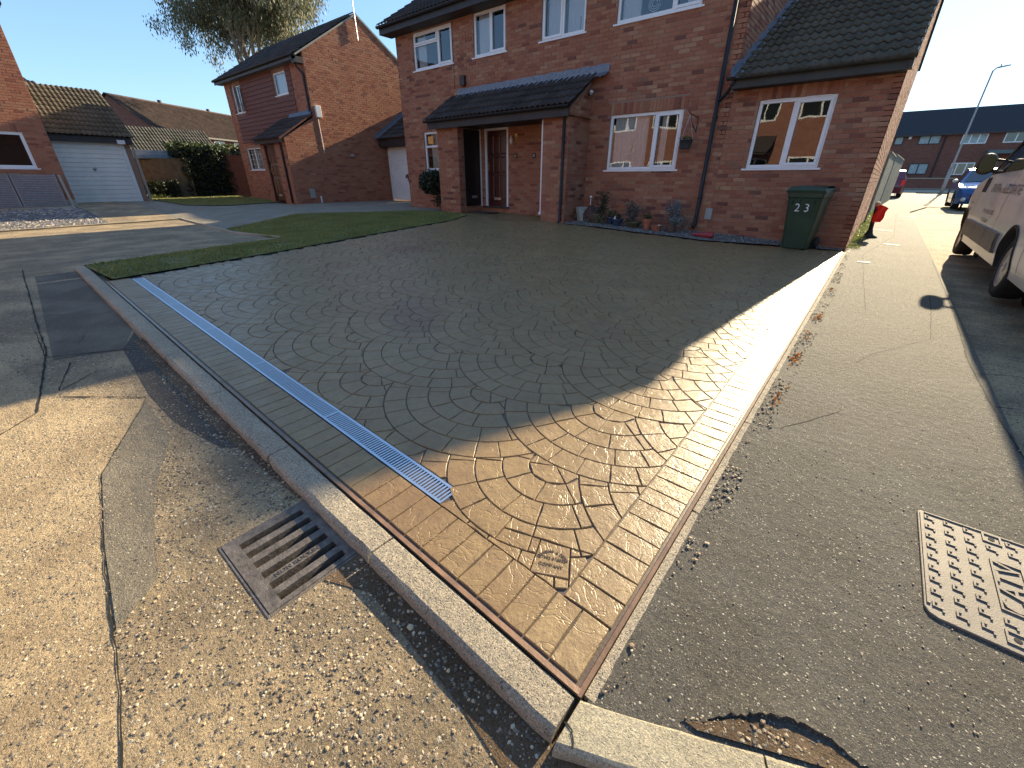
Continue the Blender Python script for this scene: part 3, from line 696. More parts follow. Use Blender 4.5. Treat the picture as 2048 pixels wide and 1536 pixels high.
# fans
RR = .66; NR = 5; dr = RR/NR
cents = []
for i in range(-4, 14):
    for j in range(-12, 16):
        cx = -1.60-.72*i-.02*j; cy = 2.385+.33*i+.66*j
        if -10 < cx < .6 and -.2 < cy < 11.5: cents.append((cx, cy))
def backy(x): return pl(-x, [(.46, 9.62), (1.1, 9.48), (1.7, 9.22), (2.5, 8.96), (3.2, 9.03), (4.0, 8.98), (4.9, 9.08), (5.78, 9.05), (5.8, 9.98), (9.3, 9.98)])
def leftx(y): return pl(y, [(.75, -6.585), (2.8, -6.93), (7.53, -8.04), (8.85, -8.86), (9.05, -9.3), (10, -9.36)])
stones = []
for (cx, cy) in cents:
    ups = [c for c in cents if c != (cx, cy) and c[1] > cy+.1 and math.hypot(c[0]-cx, c[1]-cy) < 2*RR+.05]
    for kk in range(NR):
        r0_, r1_ = kk*dr+J, (kk+1)*dr-J; rm = (kk+.5)*dr
        n = max(3, round(2*math.pi*rm/.150)); ph = srg.uniform(0, 6.28)
        ang = [ph+2*math.pi*(i+srg.uniform(-.14, .14))/n for i in range(n)]
        for i in range(n):
            a0 = ang[i]; a1 = ang[(i+1) % n]
            if a1 < a0: a1 += 2*math.pi
            g = J/max(rm, .05); a0 += g; a1 -= g
            am = (a0+a1)/2; mx, my = cx+rm*math.cos(am), cy+rm*math.sin(am)
            if my < .7 or mx > -.36: continue
            ns = 3
            poly = [(cx+r1_*math.cos(lerp(a0, a1, t/ns)), cy+r1_*math.sin(lerp(a0, a1, t/ns))) for t in range(ns+1)]
            if kk: poly += [(cx+r0_*math.cos(lerp(a1, a0, t/ns)), cy+r0_*math.sin(lerp(a1, a0, t/ns))) for t in range(ns+1)]
            else: poly += [(cx, cy)]
            ok = True
            for (ux, uy) in ups:
                dmin = min(math.hypot(p[0]-ux, p[1]-uy) for p in poly)
                if dmin < RR+J:
                    # cut with the tangent of the upper fan nearest the stone
                    qx = sum(p[0] for p in poly)/len(poly); qy = sum(p[1] for p in poly)/len(poly); L = math.hypot(qx-ux, qy-uy)
                    nx, ny = (qx-ux)/L, (qy-uy)/L
                    poly = clip(poly, -nx, -ny, -(nx*ux+ny*uy+RR+J))
                    if len(poly) < 3: ok = False; break
            if not ok: continue
            front = .2 if mx > -1.1 else .312
            # front line, right line
            poly = clip(poly, -.018, -1, -(.640-.018*.28+front+J))
            if len(poly) > 2: poly = clip(poly, 1, 0, -.46-J)
            if len(poly) < 3: continue
            qx = sum(p[0] for p in poly)/len(poly); qy = sum(p[1] for p in poly)/len(poly)
            if qy > backy(qx)-.03: continue
            if qx < leftx(qy)+.03: continue
            poly = dedupe(poly, .004)
            if len(poly) < 3 or area(poly) < .0009: continue
            q = proj((qx, qy, gz(qx, qy))); s = 0
            if q and -5 < q[0] < 1029 and -5 < q[1] < 773: s = 1/q[2]
            stones.append((s, poly))
# the stamped maker's stone replaces what lies under it
LOGO = [(-.655, .985), (-.545, 1.022), (-.478, .905), (-.602, .842)]
def cut_logo(poly):
    qx = sum(p[0] for p in poly)/len(poly); qy = sum(p[1] for p in poly)/len(poly)
    if math.hypot(qx+.57, qy-.94) > .25: return [poly]
    out = []
    for i in range(4):
        a = LOGO[i]; b = LOGO[(i+1) % 4]; L = math.hypot(b[0]-a[0], b[1]-a[1]); nx, ny = (b[1]-a[1])/L, -(b[0]-a[0])/L
        if (-.57-a[0])*nx+(.94-a[1])*ny > 0: nx, ny = -nx, -ny
        c = nx*a[0]+ny*a[1]
        q = clip(poly, -nx, -ny, -(c+2*J))
        if len(q) > 2 and area(q) > .00035: out.append(q)
        poly = clip(poly, nx, ny, c)
        if len(poly) < 3: break
    return out
ns_ = []
for s_, p_ in stones:
    for q_ in cut_logo(p_): ns_.append((s_, dedupe(q_, .002)))
stones = ns_; mb = MB(); stone(mb, LOGO, .4); mb.build('cobble', STAMP, drive, fixn=False)['label'] = 'cobble carrying the contractor stamp'
stones.sort(key=lambda s: -s[0])
far = MB()
for i, (s, poly) in enumerate(stones):
    if i < 300 and s > 0:
        mb = MB(); stone(mb, poly, srg.random()); mb.build('cobble', STAMP, drive, fixn=False)
    else: stone(far, poly, srg.random())
far.build('far_cobbles', STAMP, drive, kind='stuff', fixn=False)
print('stones', len(stones))
# maker's stamp pressed into one cobble
def text_mesh(txt, size, ext=.0):
    cu = bpy.data.curves.new('t', 'FONT'); cu.body = txt; cu.size = size; cu.extrude = ext; cu.align_x = 'CENTER'; cu.align_y = 'CENTER'; cu.resolution_u = 2
    o = bpy.data.objects.new('t', cu); col.objects.link(o); dg = bpy.context.evaluated_depsgraph_get()
    me = o.evaluated_get(dg).to_mesh(); vs_ = [v.co.copy() for v in me.vertices]; fs_ = [tuple(p.vertices) for p in me.polygons]
    bpy.data.objects.remove(o); bpy.data.curves.remove(cu); return vs_, fs_
def place_text(mb, txt, size, fn, ext=0, bold=0):
    vs_, fs_ = text_mesh(txt, size, ext); mb.add([fn(v.x, v.y, v.z) for v in vs_], fs_)
st = MB(); ta = R(24); ca, sa = math.cos(ta), math.sin(ta); tc = (-.567, .935)
def sfn(u, v, d): x_ = tc[0]+u*ca-v*sa; y_ = tc[1]+u*sa+v*ca; return (x_, y_, gz(x_, y_)+.0018+d)
place_text(st, '07942 078835', .0185, lambda a, b, c: sfn(a*.95, b+.004, c), .0006)
place_text(st, 'COMPANY', .0185, lambda a, b, c: sfn(a-.002, b-.026, c), .0006)
arc = 'DRIVEWAY & DECOR'
for i, ch in enumerate(arc):
    a = R(62)-R(124)*i/(len(arc)-1); rr_ = .058
    if ch != ' ': place_text(st, ch, .0165, lambda u, v, d, a=a: sfn(rr_*math.sin(-a)+u*math.cos(a)-v*math.sin(a), -.022+rr_*math.cos(a)+u*math.sin(a)*1+v*math.cos(a), d) if False else sfn(-rr_*math.sin(a)+u*math.cos(a)-v*math.sin(a), -.022+rr_*math.cos(a)+u*math.sin(a)+v*math.cos(a), d), .0006)
sto = st.build('stamp_lettering', JOINT, drive)
sto['label'] = 'contractor name and phone number pressed into a cobble'

# kerbs -------------------------------------------------------------
def kerb_stone(parent, p, q, wd, top, depth, mt, zf, bull=.02, gap=.003, name='kerb_stone', seed=0, chip=.0, shear=0):
    """p->q along the back edge; the face is on the right-hand side of p->q (towards n)"""
    rg = random.Random(seed); dx, dy = q[0]-p[0], q[1]-p[1]; L = math.hypot(dx, dy); dx /= L; dy /= L; nx, ny = dy, -dx
    n = max(2, int(L/.06)); mb = MB(); vs_ = []
    prof = [(0, -depth), (0, -.012), (.006, -.003), (.012, 0), (wd*.5, .001), (wd-bull, 0), (wd-bull*.45, -bull*.25), (wd-bull*.1, -bull*.7), (wd, -bull*1.4), (wd+.004, -depth)]
    for i in range(n+1):
        s = gap+(L-2*gap)*i/n; c = rg.uniform(0, chip) if rg.random() < .3 else 0
        for (o_, z_) in prof:
            oo = o_ - (c if o_ > wd*.6 else 0)+rg.uniform(-.0022, .0022) if z_ > -depth*.9 else o_; s2 = s+shear*oo*(1-i/n); x_ = p[0]+dx*s2+nx*oo; y_ = p[1]+dy*s2+ny*oo
            vs_.append((x_, y_, zf(p[0]+dx*s, p[1]+dy*s)+top+z_))
    m = len(prof); fs_ = [(i*m+j, i*m+j+1, (i+1)*m+j+1, (i+1)*m+j) for i in range(n) for j in range(m-1)]
    fs_ += [tuple(range(m))[::-1], tuple(n*m+j for j in range(m))]
    mb.add(vs_, fs_); return mb.build(name, mt, parent, smooth=False, bevel=0)
kb = struct('front_kerb'); xx = [-.262, -1.10, -1.98, -2.85, -3.72, -4.60, -5.45, -6.30, -7.10, -7.80]
for i, (a, b) in enumerate(zip(xx, xx[1:])):
    kerb_stone(kb, (b, yf(b)-.030), (a, yf(a)-.030), .122, .0, .13, KERBC, gz, bull=.022, gap=.004, seed=i, chip=.010 if i == 0 else .006)
pk = struct('edging_kerb'); y = .622; i = 0
while y < 12.5:
    y2 = min(y+.91, 12.6); kerb_stone(pk, (-.250 if y < 9.5 else -.22, y2), (-.250 if y < 9.5 else -.22, y), -.0, .0, .1, KERBC, gz) if False else None
    mb = MB(); n = 8; rg = random.Random(i)
    o_ = 0 if y < 9.3 else .045
    for a_ in range(n):
        s0 = y+.006+(y2-y-.012)*a_/n; s1 = y+.006+(y2-y-.012)*(a_+1)/n
        e0 = -.221+o_+rg.uniform(-.003, .003); e1 = -.221+o_+rg.uniform(-.003, .003)
        mb.add([(-.249+o_, s0, gz(0, s0)+.006), (-.249+o_, s1, gz(0, s1)+.006), (e1, s1, gz(0, s1)+.004), (e0, s0, gz(0, s0)+.004), (-.249+o_, s0, gz(0, s0)-.1), (-.249+o_, s1, gz(0, s1)-.1), (e1+.004, s1, gz(0, s1)-.1), (e0+.004, s0, gz(0, s0)-.1)],
               [(0, 1, 2, 3), (3, 2, 6, 7), (1, 0, 4, 5)]+([(0, 3, 7, 4)] if a_ == 0 else [])+([(2, 1, 5, 6)] if a_ == n-1 else []))
    mb.build('edging_stone', KERBC, pk, weld=True); y = y2; i += 1
ck = struct('corner_kerb'); d24 = (math.cos(R(24.5)), math.sin(R(24.5))); s = 0; p0 = (-.252, .614)
for i, (L0, L1) in enumerate([(0.0, .455), (.458, 1.37), (1.374, 2.28), (2.284, 3.2)]):
    p = (p0[0]+d24[0]*L0, p0[1]+d24[1]*L0); q = (p0[0]+d24[0]*L1, p0[1]+d24[1]*L1)
    kerb_stone(ck, p, q, .128, .001, .13, KERBN, lambda x, y: gz(x, y)-.002, bull=.014, gap=.0015, seed=40+i, chip=.004, shear=-.45 if i == 0 else 0)
crackline('kerb_crack', [(-.262, .540), (-.236, .535), (-.222, .520), (-.212, .50)], .006, lambda x, y: gz(x, y)+.003, wob=.004)
lk = struct('lawn_edging')
for i, (p, q) in enumerate([((-7.80, .72), (-8.2, 2.1)), ((-8.2, 2.1), (-8.60, 3.52)), ((-8.62, 3.60), (-10.5, 3.68)), ((-10.5, 3.68), (-12.4, 3.80)), ((-12.4, 3.8), (-14.4, 3.92)), ((-14.4, 3.92), (-16.4, 4.04))]):
    kerb_stone(lk, p, q, .06 if i > 1 else -.06, .03 if i > 1 else .012, .12, KERBC, gz, bull=.008, seed=60+i)
rk = struct('far_road_kerb'); y = -6.0; i = 0
while y < 4:
    kerb_stone(rk, (-16.46, y+.91), (-16.46, y), -.12, .035, .15, KERBN, gz, bull=.02, seed=80+i); y += .915; i += 1

# aco channel drain -----------------------------------------------------
dn = thing('channel_drain', 'long galvanised slotted drainage channel set across the front of the stamped drive', 'drain')
xs0, xs1 = -1.098, -6.545; W0, W1 = .2035, .3105
tr = MB(); zt = lambda x: gz(x, .8)+.0015
for i in range(24):
    a = lerp(xs0, xs1, i/24); b = lerp(xs0, xs1, (i+1)/24)
    for (o1, o2, d) in ((W0, W1, -.05),): tr.add([(a, yf(a)+o1, zt(a)+d), (b, yf(b)+o1, zt(b)+d), (b, yf(b)+o2, zt(b)+d), (a, yf(a)+o2, zt(a)+d)], [(0, 1, 2, 3)])
    for o1 in (W0, W1): tr.add([(a, yf(a)+o1, zt(a)-.05), (b, yf(b)+o1, zt(b)-.05), (b, yf(b)+o1, zt(b)-.001), (a, yf(a)+o1, zt(a)-.001)], [(0, 1, 2, 3)])
tr.build('channel_trough', DARKV, dn)
grates = []; nsec = 6; SL = (xs1-xs0)/5.45
sec = [xs0]+[xs0-1.0*i-.0 for i in range(1, 6)]+[xs1]
for si, (a, b) in enumerate(zip(sec, sec[1:])):
    fr = MB(); a_ = a-.0012; b_ = b+.0012
    def slab(mb, x1, x2, o1, o2, h0=-.006, h1=.0):
        mb.add([(x1, yf(x1)+o1, zt(x1)+h1), (x2, yf(x2)+o1, zt(x2)+h1), (x2, yf(x2)+o2, zt(x2)+h1), (x1, yf(x1)+o2, zt(x1)+h1), (x1, yf(x1)+o1, zt(x1)+h0), (x2, yf(x2)+o1, zt(x2)+h0), (x2, yf(x2)+o2, zt(x2)+h0), (x1, yf(x1)+o2, zt(x1)+h0)],
               [(0, 1, 2, 3), (7, 6, 5, 4), (0, 4, 5, 1), (1, 5, 6, 2), (2, 6, 7, 3), (3, 7, 4, 0)])
    slab(fr, a_, b_, W0, W0+.013); slab(fr, a_, b_, W1-.013, W1); slab(fr, a_, a_-.010, W0+.013, W1-.013); slab(fr, b_+.010, b_, W0+.013, W1-.013)
    go = fr.build('grate', GALV, dn)
    x = a_-.019; st_ = MB(); k = 0
    while x-.0095 > b_+.012:
        if si < 3:
            bb = MB(); slab(bb, x, x-.0095, W0+.013, W1-.013, -.005, -.0008); bb.build('bar', GALV, go)
        else: slab(st_, x, x-.0095, W0+.013, W1-.013, -.005, -.0008)
        x -= .0186; k += 1
    if st_.v: st_.build('far_bars', GALV, go, kind='stuff')

# gully grate -------------------------------------------------------------
gu = thing('gully_grate', 'rusty cast iron gully grate with six long slots sunk in the road beside the kerb', 'drain grate')
IRON = simple('rusty_iron', (.15,.125,.105), .55, metal=.3, var=.5, nscale=26, bmp=.8, bscale=90)
gx0, gx1, gy0, gy1 = -1.60, -1.185, .180, .520; gzt = roadz(-1.4, .35)+.0045
gf = MB(); ring_ = lambda mb, x0, x1, y0, y1, w_, z0, z1: [mb.box(*q) for q in (((x0, y0, z0), (x1, y0+w_, z1)), ((x0, y1-w_, z0), (x1, y1, z1)), ((x0, y0+w_, z0), (x0+w_, y1-w_, z1)), ((x1-w_, y0+w_, z0), (x1, y1-w_, z1)))]
ring_(gf, gx0-.012, gx1+.012, gy0-.012, gy1+.012, .010, gzt-.05, gzt-.002); gf.build('outer_frame', IRON, gu, bevel=.002)
slots = [-1.545, -1.480, -1.415, -1.350, -1.285, -1.222]; sw = .0165
gb = MB(); edges = [gx0]+[s for c in slots for s in (c-sw, c+sw)]+[gx1]
for i in range(0, len(edges), 2): gb.box((edges[i], gy0, gzt-.045), (edges[i+1], gy1, gzt))
for c in slots:
    gb.box((c-sw, gy0, gzt-.03), (c+sw, gy0+.047, gzt)); gb.box((c-sw, gy1-.047, gzt-.03), (c+sw, gy1, gzt))
gb.build('grate_bars', IRON, gu)
gp = MB(); gp.box((gx0, gy0, gzt-.20), (gx1, gy1, gzt-.19)); gp.build('silted_pit', simple('silt', (.03,.024,.012), .95, var=.5, nscale=60, bmp=1), gu)
gs = MB(); gs.box((gx0+.06, gy1+.016, gzt-.04), (gx1-.08, gy1+.055, gzt-.03)); gs.build('side_slot', DARKV, gu)
gt = MB()
place_text(gt, 'NON ROCKING', .026, lambda a, b, c: (-1.317+b, .345-a*-1 if False else .345+a*-1 if False else .352+a, gzt+.0005+c) if False else (-1.3175-b, .35+a, gzt+.0005+c), .0015)
gt.build('cast_lettering', IRON, gu)

for o_ in gu.children:
    for v_ in o_.data.vertices: v_.co.z += roadz(v_.co.x, v_.co.y)-roadz(-1.4, .35)
# access cover ------------------------------------------------------------
cv = thing('access_cover', 'pale cast iron CATV inspection cover with raised tread marks in the pavement', 'access cover')
CAST = simple('pale_cast_iron', (.17,.143,.115), .65, metal=.1, var=.22, nscale=10, bmp=.5, bscale=220)
cx0, cx1, cy0, cy1 = .495, 1.10, 1.545, 2.15
czf = lambda x, y: gz(x, y)
def cp(d): return [(cx0+d, cy0+.035), (cx0+.012+d, cy0+.010+d*.5), (cx0+.035, cy0+d), (cx1, cy0+d), (cx1, cy1-d), (cx0+.010, cy1-d), (cx0+d, cy1-.010)]
cm = MB(); cm.prism(cp(0), lambda x, y, d: (x, y, gz(x, y)+d), -.03, .004); cm.build('cover_plate', CAST, cv, bevel=.003)
cr = MB(); cr.box((cx0+.006, cy0+.05, gz(0, 1.8)+.002), (cx0+.016, cy1-.02, gz(0, 1.8)+.0085)); cr.box((cx0+.02, cy1-.016, gz(0, 1.8)+.002), (cx1, cy1-.008, gz(0, 1.8)+.0085)); cr.build('cover_rim', CAST, cv, bevel=.001)
zc = gz(0, 1.85)+.0035; ntr = 0
for ci in range(10):
    X0 = .530+.0585*ci
    for ri in range(9):
        Y0 = 2.108-.0632*ri
        if .672 < X0 < .79 and 1.70 < Y0 < 1.99: continue
        if ci in (3,) and ri in (0, 8): continue
        m = MB(); t_ = .0065; W_ = .031; H_ = .026
        m.box((X0-W_/2, Y0-H_/2, zc), (X0-W_/2+t_, Y0+H_/2, zc+.004)); m.box((X0-W_/2+t_, Y0-H_/2, zc), (X0+W_/2, Y0-H_/2+t_, zc+.004)); m.box((X0+W_/2-t_, Y0-H_/2-.012, zc), (X0+W_/2, Y0-H_/2, zc+.004))
        m.box((X0-W_/2+t_, Y0+H_/2-t_, zc), (X0-W_/2+.014, Y0+H_/2, zc+.004))
        m.build('tread_mark', CAST, cv, bevel=.0012); ntr += 1
m = MB(); ring_(m, .690, .775, 1.715, 1.975, .006, zc, zc+.0045)
place_text(m, 'CATV', .098, lambda a, b, c: (.733-b, 1.845+a, zc+.003+c), .002); m.build('catv_panel', CAST, cv)
for (hx, hy) in ((.712, 2.108), (.712, 1.60), (.83, 1.86)):
    m = MB(); m.lathe((hx, hy, zc+.001), [(.010, 0), (0, .0005)], 12); m.build('lifting_hole', DARKV, cv)
    m = MB(); ring_(m, hx-.027, hx+.027, hy-.027, hy+.027, .006, zc, zc+.004); m.build('hole_surround', CAST, cv)

for o_ in cv.children:
    if not o_.name.startswith('cover_plate'):
        for v_ in o_.data.vertices: v_.co.z += gz(v_.co.x, v_.co.y)-gz(.8, 1.85)+.0008
# loose stones and grit -----------------------------------------------------
PEB = []
for i, c in enumerate([(.50,.37,.21), (.30,.21,.13), (.11,.09,.075), (.50,.42,.29)]): PEB.append(simple('pebble_%s' % ['sand', 'brown', 'dark', 'pale'][i], c, .8, var=.2, nscale=40, bmp=.3))
def pebble(mb, x, y, z, r, rg, rnd=0):
    vs_ = []; a0 = rg.uniform(0, 6); sx, sy, sz = rg.uniform(.7, 1.2), rg.uniform(.7, 1.2), rg.uniform(.45, .8)
    for (rr_, zz) in ((.75, -.3), (1, .15), (.6, .75)):
        for k in range(5):
            a = a0+k*1.2566+rg.uniform(-.25, .25); vs_.append((x+math.cos(a)*rr_*r*sx, y+math.sin(a)*rr_*r*sy, z+zz*r*sz))
    fs_ = [(i*5+k, i*5+(k+1) % 5, (i+1)*5+(k+1) % 5, (i+1)*5+k) for i in range(2) for k in range(5)]+[tuple(range(10, 15))]
    mb.add(vs_, fs_, rnd)
def scatter(n, poly, r0, r1, zf, seed, mats, label, dens=None, name='loose_stones'):
    rg = random.Random(seed); mbs = [MB() for _ in mats]; xs = [p[0] for p in poly]; ys = [p[1] for p in poly]; k = 0; t_ = 0
    while k < n and t_ < n*30:
        t_ += 1; x = rg.uniform(min(xs), max(xs)); y = rg.uniform(min(ys), max(ys))
        if not inpoly(x, y, poly) or (-1.62 < x < -1.17 and .165 < y < .54): continue
        if dens and rg.random() > dens(x, y): continue
        r = r0+(r1-r0)*rg.random()**2.5; pebble(mbs[int(rg.random()*len(mats))], x, y, zf(x, y), r, rg); k += 1
    for m, mt in zip(mbs, mats):
        if m.v: o = m.build(name, mt, None, smooth=False, kind='stuff', fixn=False); o['label'] = label
rzz = lambda x, y: roadz(x, y)+.002
nd = lambda x, y: clamp(.5+1.1*noise.noise((x*3, y*3, 1)), .12, 1)
scatter(9500, [(-3.4, -.6), (-.1, -.6), (.6, .35), (.3, .55), (-.27, .40), (-1.1, .45), (-3.0, .40)], .0014, .0062, lambda x, y: roadz(x, y)+.0008, 3, PEB, 'loose chippings standing out of the worn road surface', nd)
scatter(900, [(-3.5, .44), (-.27, .42), (-.27, .485), (-1.15, .50), (-3.5, .555)], .002, .008, rzz, 4, PEB, 'grit lying along the foot of the kerb')
scatter(70, [(-.05, .735), (.05, .80), (.15, .88), (.24, .88), (.36, .90), (.2, .83)], .002, .007, lambda x, y: gz(x, y)+.001, 5, PEB, 'broken stones in the hole behind the corner kerb')
scatter(1100, [(-.215, .66), (.3, .88), (1.3, 1.3), (1.5, 3.2), (.3, 3.2), (-.21, 2.6)], .0014, .0042, lambda x, y: gz(x, y)-.002, 6, [PEB[3], PEB[0], PEB[1]], 'pale chippings exposed in the pavement asphalt', nd)
scatter(1500, [(-.218, .66), (-.16, .72), (-.12, 2.3), (-.10, 6), (-.16, 9.6), (-.21, 9.6)], .002, .009, lambda x, y: gz(x, y), 8, PEB, 'crumbled grit beside the edging kerb', lambda x, y: clamp(.3+1.4*noise.noise((3, y*2.5, 1)), .02, 1))
m = MB(); pebble(m, -.79, .45, rzz(-.79, .45)+.006, .014, random.Random(3)); tag(m.build('pebble', PEB[3], smooth=True), 'single cream pebble lying in the gutter right of the gully grate', 'stone')
m = MB(); pebble(m, -.155, .45, rzz(-.155, .45)+.004, .011, random.Random(5)); tag(m.build('pebble', TERRA, smooth=True), 'orange-brown pebble lying in front of the corner kerb', 'stone')

# ================================================================== MAIN HOUSE
X_, Y_ = (1, 0, 0), (0, 1, 0)
def gutter(parent, p, q, r=.055, mt=BLACKP, name='gutter', out=(0, -1, 0)):
    p = Vector(p); q = Vector(q); d = (q-p).normalized(); o = Vector(out); mb = MB(); n = 8; vs_ = []
    for e in (p, q):
        for rr_ in (r, r-.006):
            for k in range(n+1):
                a = math.pi+math.pi*k/n; vs_.append(e+o*math.cos(a)*rr_*-1+Vector((0, 0, 1))*math.sin(a)*rr_)
    m = n+1; fs_ = []
    for k in range(n):
        fs_ += [(k, k+1, 2*m+k+1, 2*m+k), (m+k, m+k+1, 3*m+k+1, 3*m+k), (k, k+1, m+k+1, m+k), (2*m+k, 2*m+k+1, 3*m+k+1, 3*m+k)]
    fs_ += [(0, m, 3*m, 2*m), (n, m+n, 3*m+n, 2*m+n)]
    mb.add(vs_, fs_); return mb.build(name, mt, parent, smooth=False)
def pipe(parent, pts, r=.034, clips=(), mt=BLACKP, wall_n=(0, -1, 0), name='downpipe'):
    mb = MB(); mb.tube(pts, r, 12); o = mb.build(name, mt, parent, smooth=True)
    for p in clips:
        c = MB(); c.tube([Vector(p)-Vector((0, 0, .02)), Vector(p)+Vector((0, 0, .02))], r+.006, 12); c.obox(Vector(p)-Vector(wall_n)*.03, (1, 0, 0), (0, 1, 0), (0, 0, 1), .05, .006, .018); c.build('pipe_clip', mt, o)
    return o

H = thing('brick_house', 'red brick house with tiled porch and low side extension behind the stamped drive', 'house')
WF = Wall((0, 10, 0), (1, 0, 0), (0, -1, 0))       # front face, u = X
XL, XE, XR = -12.76, -2.75, -.262
EZ = 5.12
win_up = [(-11.97, -10.32, 4.20, 5.09), (-9.50, -8.40, 4.20, 5.12), (-7.30, -6.12, 4.22, 5.12), (-5.36, -3.62, 4.22, 5.12)]
win_dn = [(-11.80, -10.55, 1.55, 2.62), (-5.29, -3.64, 1.50, 2.60), (-2.255, -1.065, 1.50, 2.615)]
door_open = (-9.20, -8.32, .58, 2.58)
holes = win_up+win_dn+[door_open]
# structural wall (mortar coloured, bricks stand proud of it)
mb = MB(); wall_cells(mb, WF, XL, XE, 0.05, EZ, holes); wall_cells(mb, WF, XE, XR, 0.0, 2.98, holes)
mb.build('wall', MORT, H, fixn=False)
pool = []
bricks(WF, XL, -2.99, .15, 5.1, holes, [], pool, soldiers=[(-5.29-.07, -3.64+.07, 2.60), (-11.80, -10.55, 2.62)], seed=1)
pool = [p for p in pool if not (-9.35 < p[1][0][0] and p[1][0][0] < -5.9 and False)]
bricks(WF, -2.975, XE, .15, 5.1, [], [], pool, seed=2, phase=.1)
bricks(WF, XE, XR, .06, 2.83, holes, [], pool, soldiers=[(-2.255-.05, -1.065+.05, 2.615)], seed=3, phase=.05)
# side gable of the extension (faces +X)
WS = Wall((XR, 0, 0), (0, 1, 0), (1, 0, 0)); TP = .55; RY, RZ = 16.05, 2.95+.55*(16.05-9.6)
def rz_ext(y): return 2.88+.55*(y-9.6) if y < RY else 2.88+.55*(RY-9.6)-.55*(y-RY)
mb = MB(); mb.prism([(10, 0), (19.8, 0), (19.8, rz_ext(19.8)), (RY, rz_ext(RY)), (10, rz_ext(10))], WS.fn, -.12, 0); mb.build('side_gable_wall', MORT, H)
sp = []; bricks(WS, 10.0, 19.8, .06, 6.0, [], [(-.55, 1, 2.88-.55*9.6), (.55, 1, 2.88+.55*(RY-9.6)+.55*RY)], sp, seed=4)
# side wall of the main house above the extension roof (faces +X)
WM = Wall((XE, 0, 0), (0, 1, 0), (1, 0, 0)); MRY = 15.0; MP = .60
def rz_main(y): return 5.12+MP*(y-9.55) if y < MRY else 5.12+MP*(MRY-9.55)-MP*(y-MRY)
mb = MB(); mb.prism([(10, 2.0), (20.4, 2.0), (20.4, rz_main(20.4)), (MRY, rz_main(MRY)), (10, rz_main(10))], WM.fn, -.12, -.001); mb.build('main_gable_wall', MORT, H); mb = MB()
mb.prism([(10, 0), (20.4, 0), (20.4, rz_main(20.4)), (MRY, rz_main(MRY)), (10, rz_main(10))], lambda u, z, d: (XL+.001+d, u, z), 0, .12); mb.build('main_gable_wall', MORT, H)
bricks(WM, 10.0, 14.5, 2.7, 8.3, [], [(.55, -1, -(2.95-.55*9.6)-.06), (-MP, 1, 5.12-MP*9.55)], sp, seed=5)
mb = MB(); mb.box((XL+.01, 20.28, 0), (XR-.01, 20.4, 2.9)); mb.box((XL+.01, 20.28, 2.9), (XE, 20.4, rz_main(20.4))); mb.build('rear_wall', MORT, H)
lay_bricks(pool, H, BR, 300)
lay_bricks(sp, H, BR, 0)
# house interior floor so the rooms are closed
mb = MB(); mb.box((XL+.15, 10.95, 2.86), (XE-.15, 20.2, 2.95)); mb.build('upper_floor', DARKV, H)

# windows
window(H, WF, *win_up[0], splits=[-10.92], transoms=[(-11.91, -10.95, 4.80)], sashes=[(-11.93, -10.94, 4.81, 5.05), (-10.90, -10.36, 4.24, 5.05)], curtain=[(-11.9, -11.55, CURT)])
window(H, WF, *win_up[1], splits=[-8.93], sashes=[(-8.91, -8.43, 4.24, 5.09)], curtain=[(-9.42, -8.98, CURT)])
window(H, WF, *win_up[2], splits=[-6.72], sashes=[(-7.27, -6.74, 4.25, 5.09)], curtain=[(-7.2, -6.78, CURT), (-6.66, -6.2, CURT)])
window(H, WF, *win_up[3], splits=[-4.17], sashes=[(-4.15, -3.66, 4.26, 5.09)], curtain=[(-5.3, -4.9, CURT), (-3.95, -3.7, CURT)])
window(H, WF, *win_dn[0], splits=[-11.2], transoms=[(-11.74, -10.6, 2.22)], curtain=[(-11.62, -10.7, BLIND)])
window(H, WF, *win_dn[1], splits=[-4.22], sashes=[(-4.20, -3.68, 1.54, 2.56)], curtain=[(-5.22, -4.42, CURT), (-4.12, -3.98, CURT)])
window(H, WF, *win_dn[2], splits=[-1.66], sashes=[(-1.64, -1.10, 1.54, 2.575)])
for (a, b, z_) in ((-2.15, -1.72, 2.595), (-1.52, -1.16, 2.595)):
    v = MB(); v.prism([(a, z_), (b, z_), (b, z_+.022), (a, z_+.022)], WF.fn, -.028, -.012); v.build('trickle_vent', UPVC, H, bevel=.003)
# round crochet picture and plate standing in the upper windows, plant in the lounge window
def disc(parent, name, wl, u, z, r, d, mt):
    m = MB(); m.prism([(u+r*math.cos(k*math.pi/12), z+r*math.sin(k*math.pi/12)) for k in range(24)], wl.fn, d-.01, d); return m.build(name, mt, parent)
o = disc(None, 'round_lampshade', WF, -6.24, 4.42, .17, -.16, simple('lampshade', (.12,.17,.24), .7)); tag(o, 'dark round ornament behind the net curtain of the third upper window', 'ornament')
m = MB()
for k in range(3): m.prism([(-4.62+(.13-.035*k)*math.cos(j*math.pi/12), 4.46+(.13-.035*k)*math.sin(j*math.pi/12)) for j in range(24)]+[(-4.62+(.118-.035*k)*math.cos(-j*math.pi/12), 4.46+(.118-.035*k)*math.sin(-j*math.pi/12)) for j in range(24)], WF.fn, -.15, -.145)
tag(m.build('wire_ornament', CURT), 'pale round wire ornament hanging in the right-hand upper window', 'ornament')
pot = MB(); pot.lathe((-4.75, 10.16, 1.53), [(0, 0), (.05, 0), (.065, .11), (.06, .11)], 14)
t_ = thing('window_plant', 'orchid in a small white pot standing inside the lounge window', 'plant'); pot.build('pot', UPVC, t_, smooth=True)
m = MB(); rg = random.Random(5)
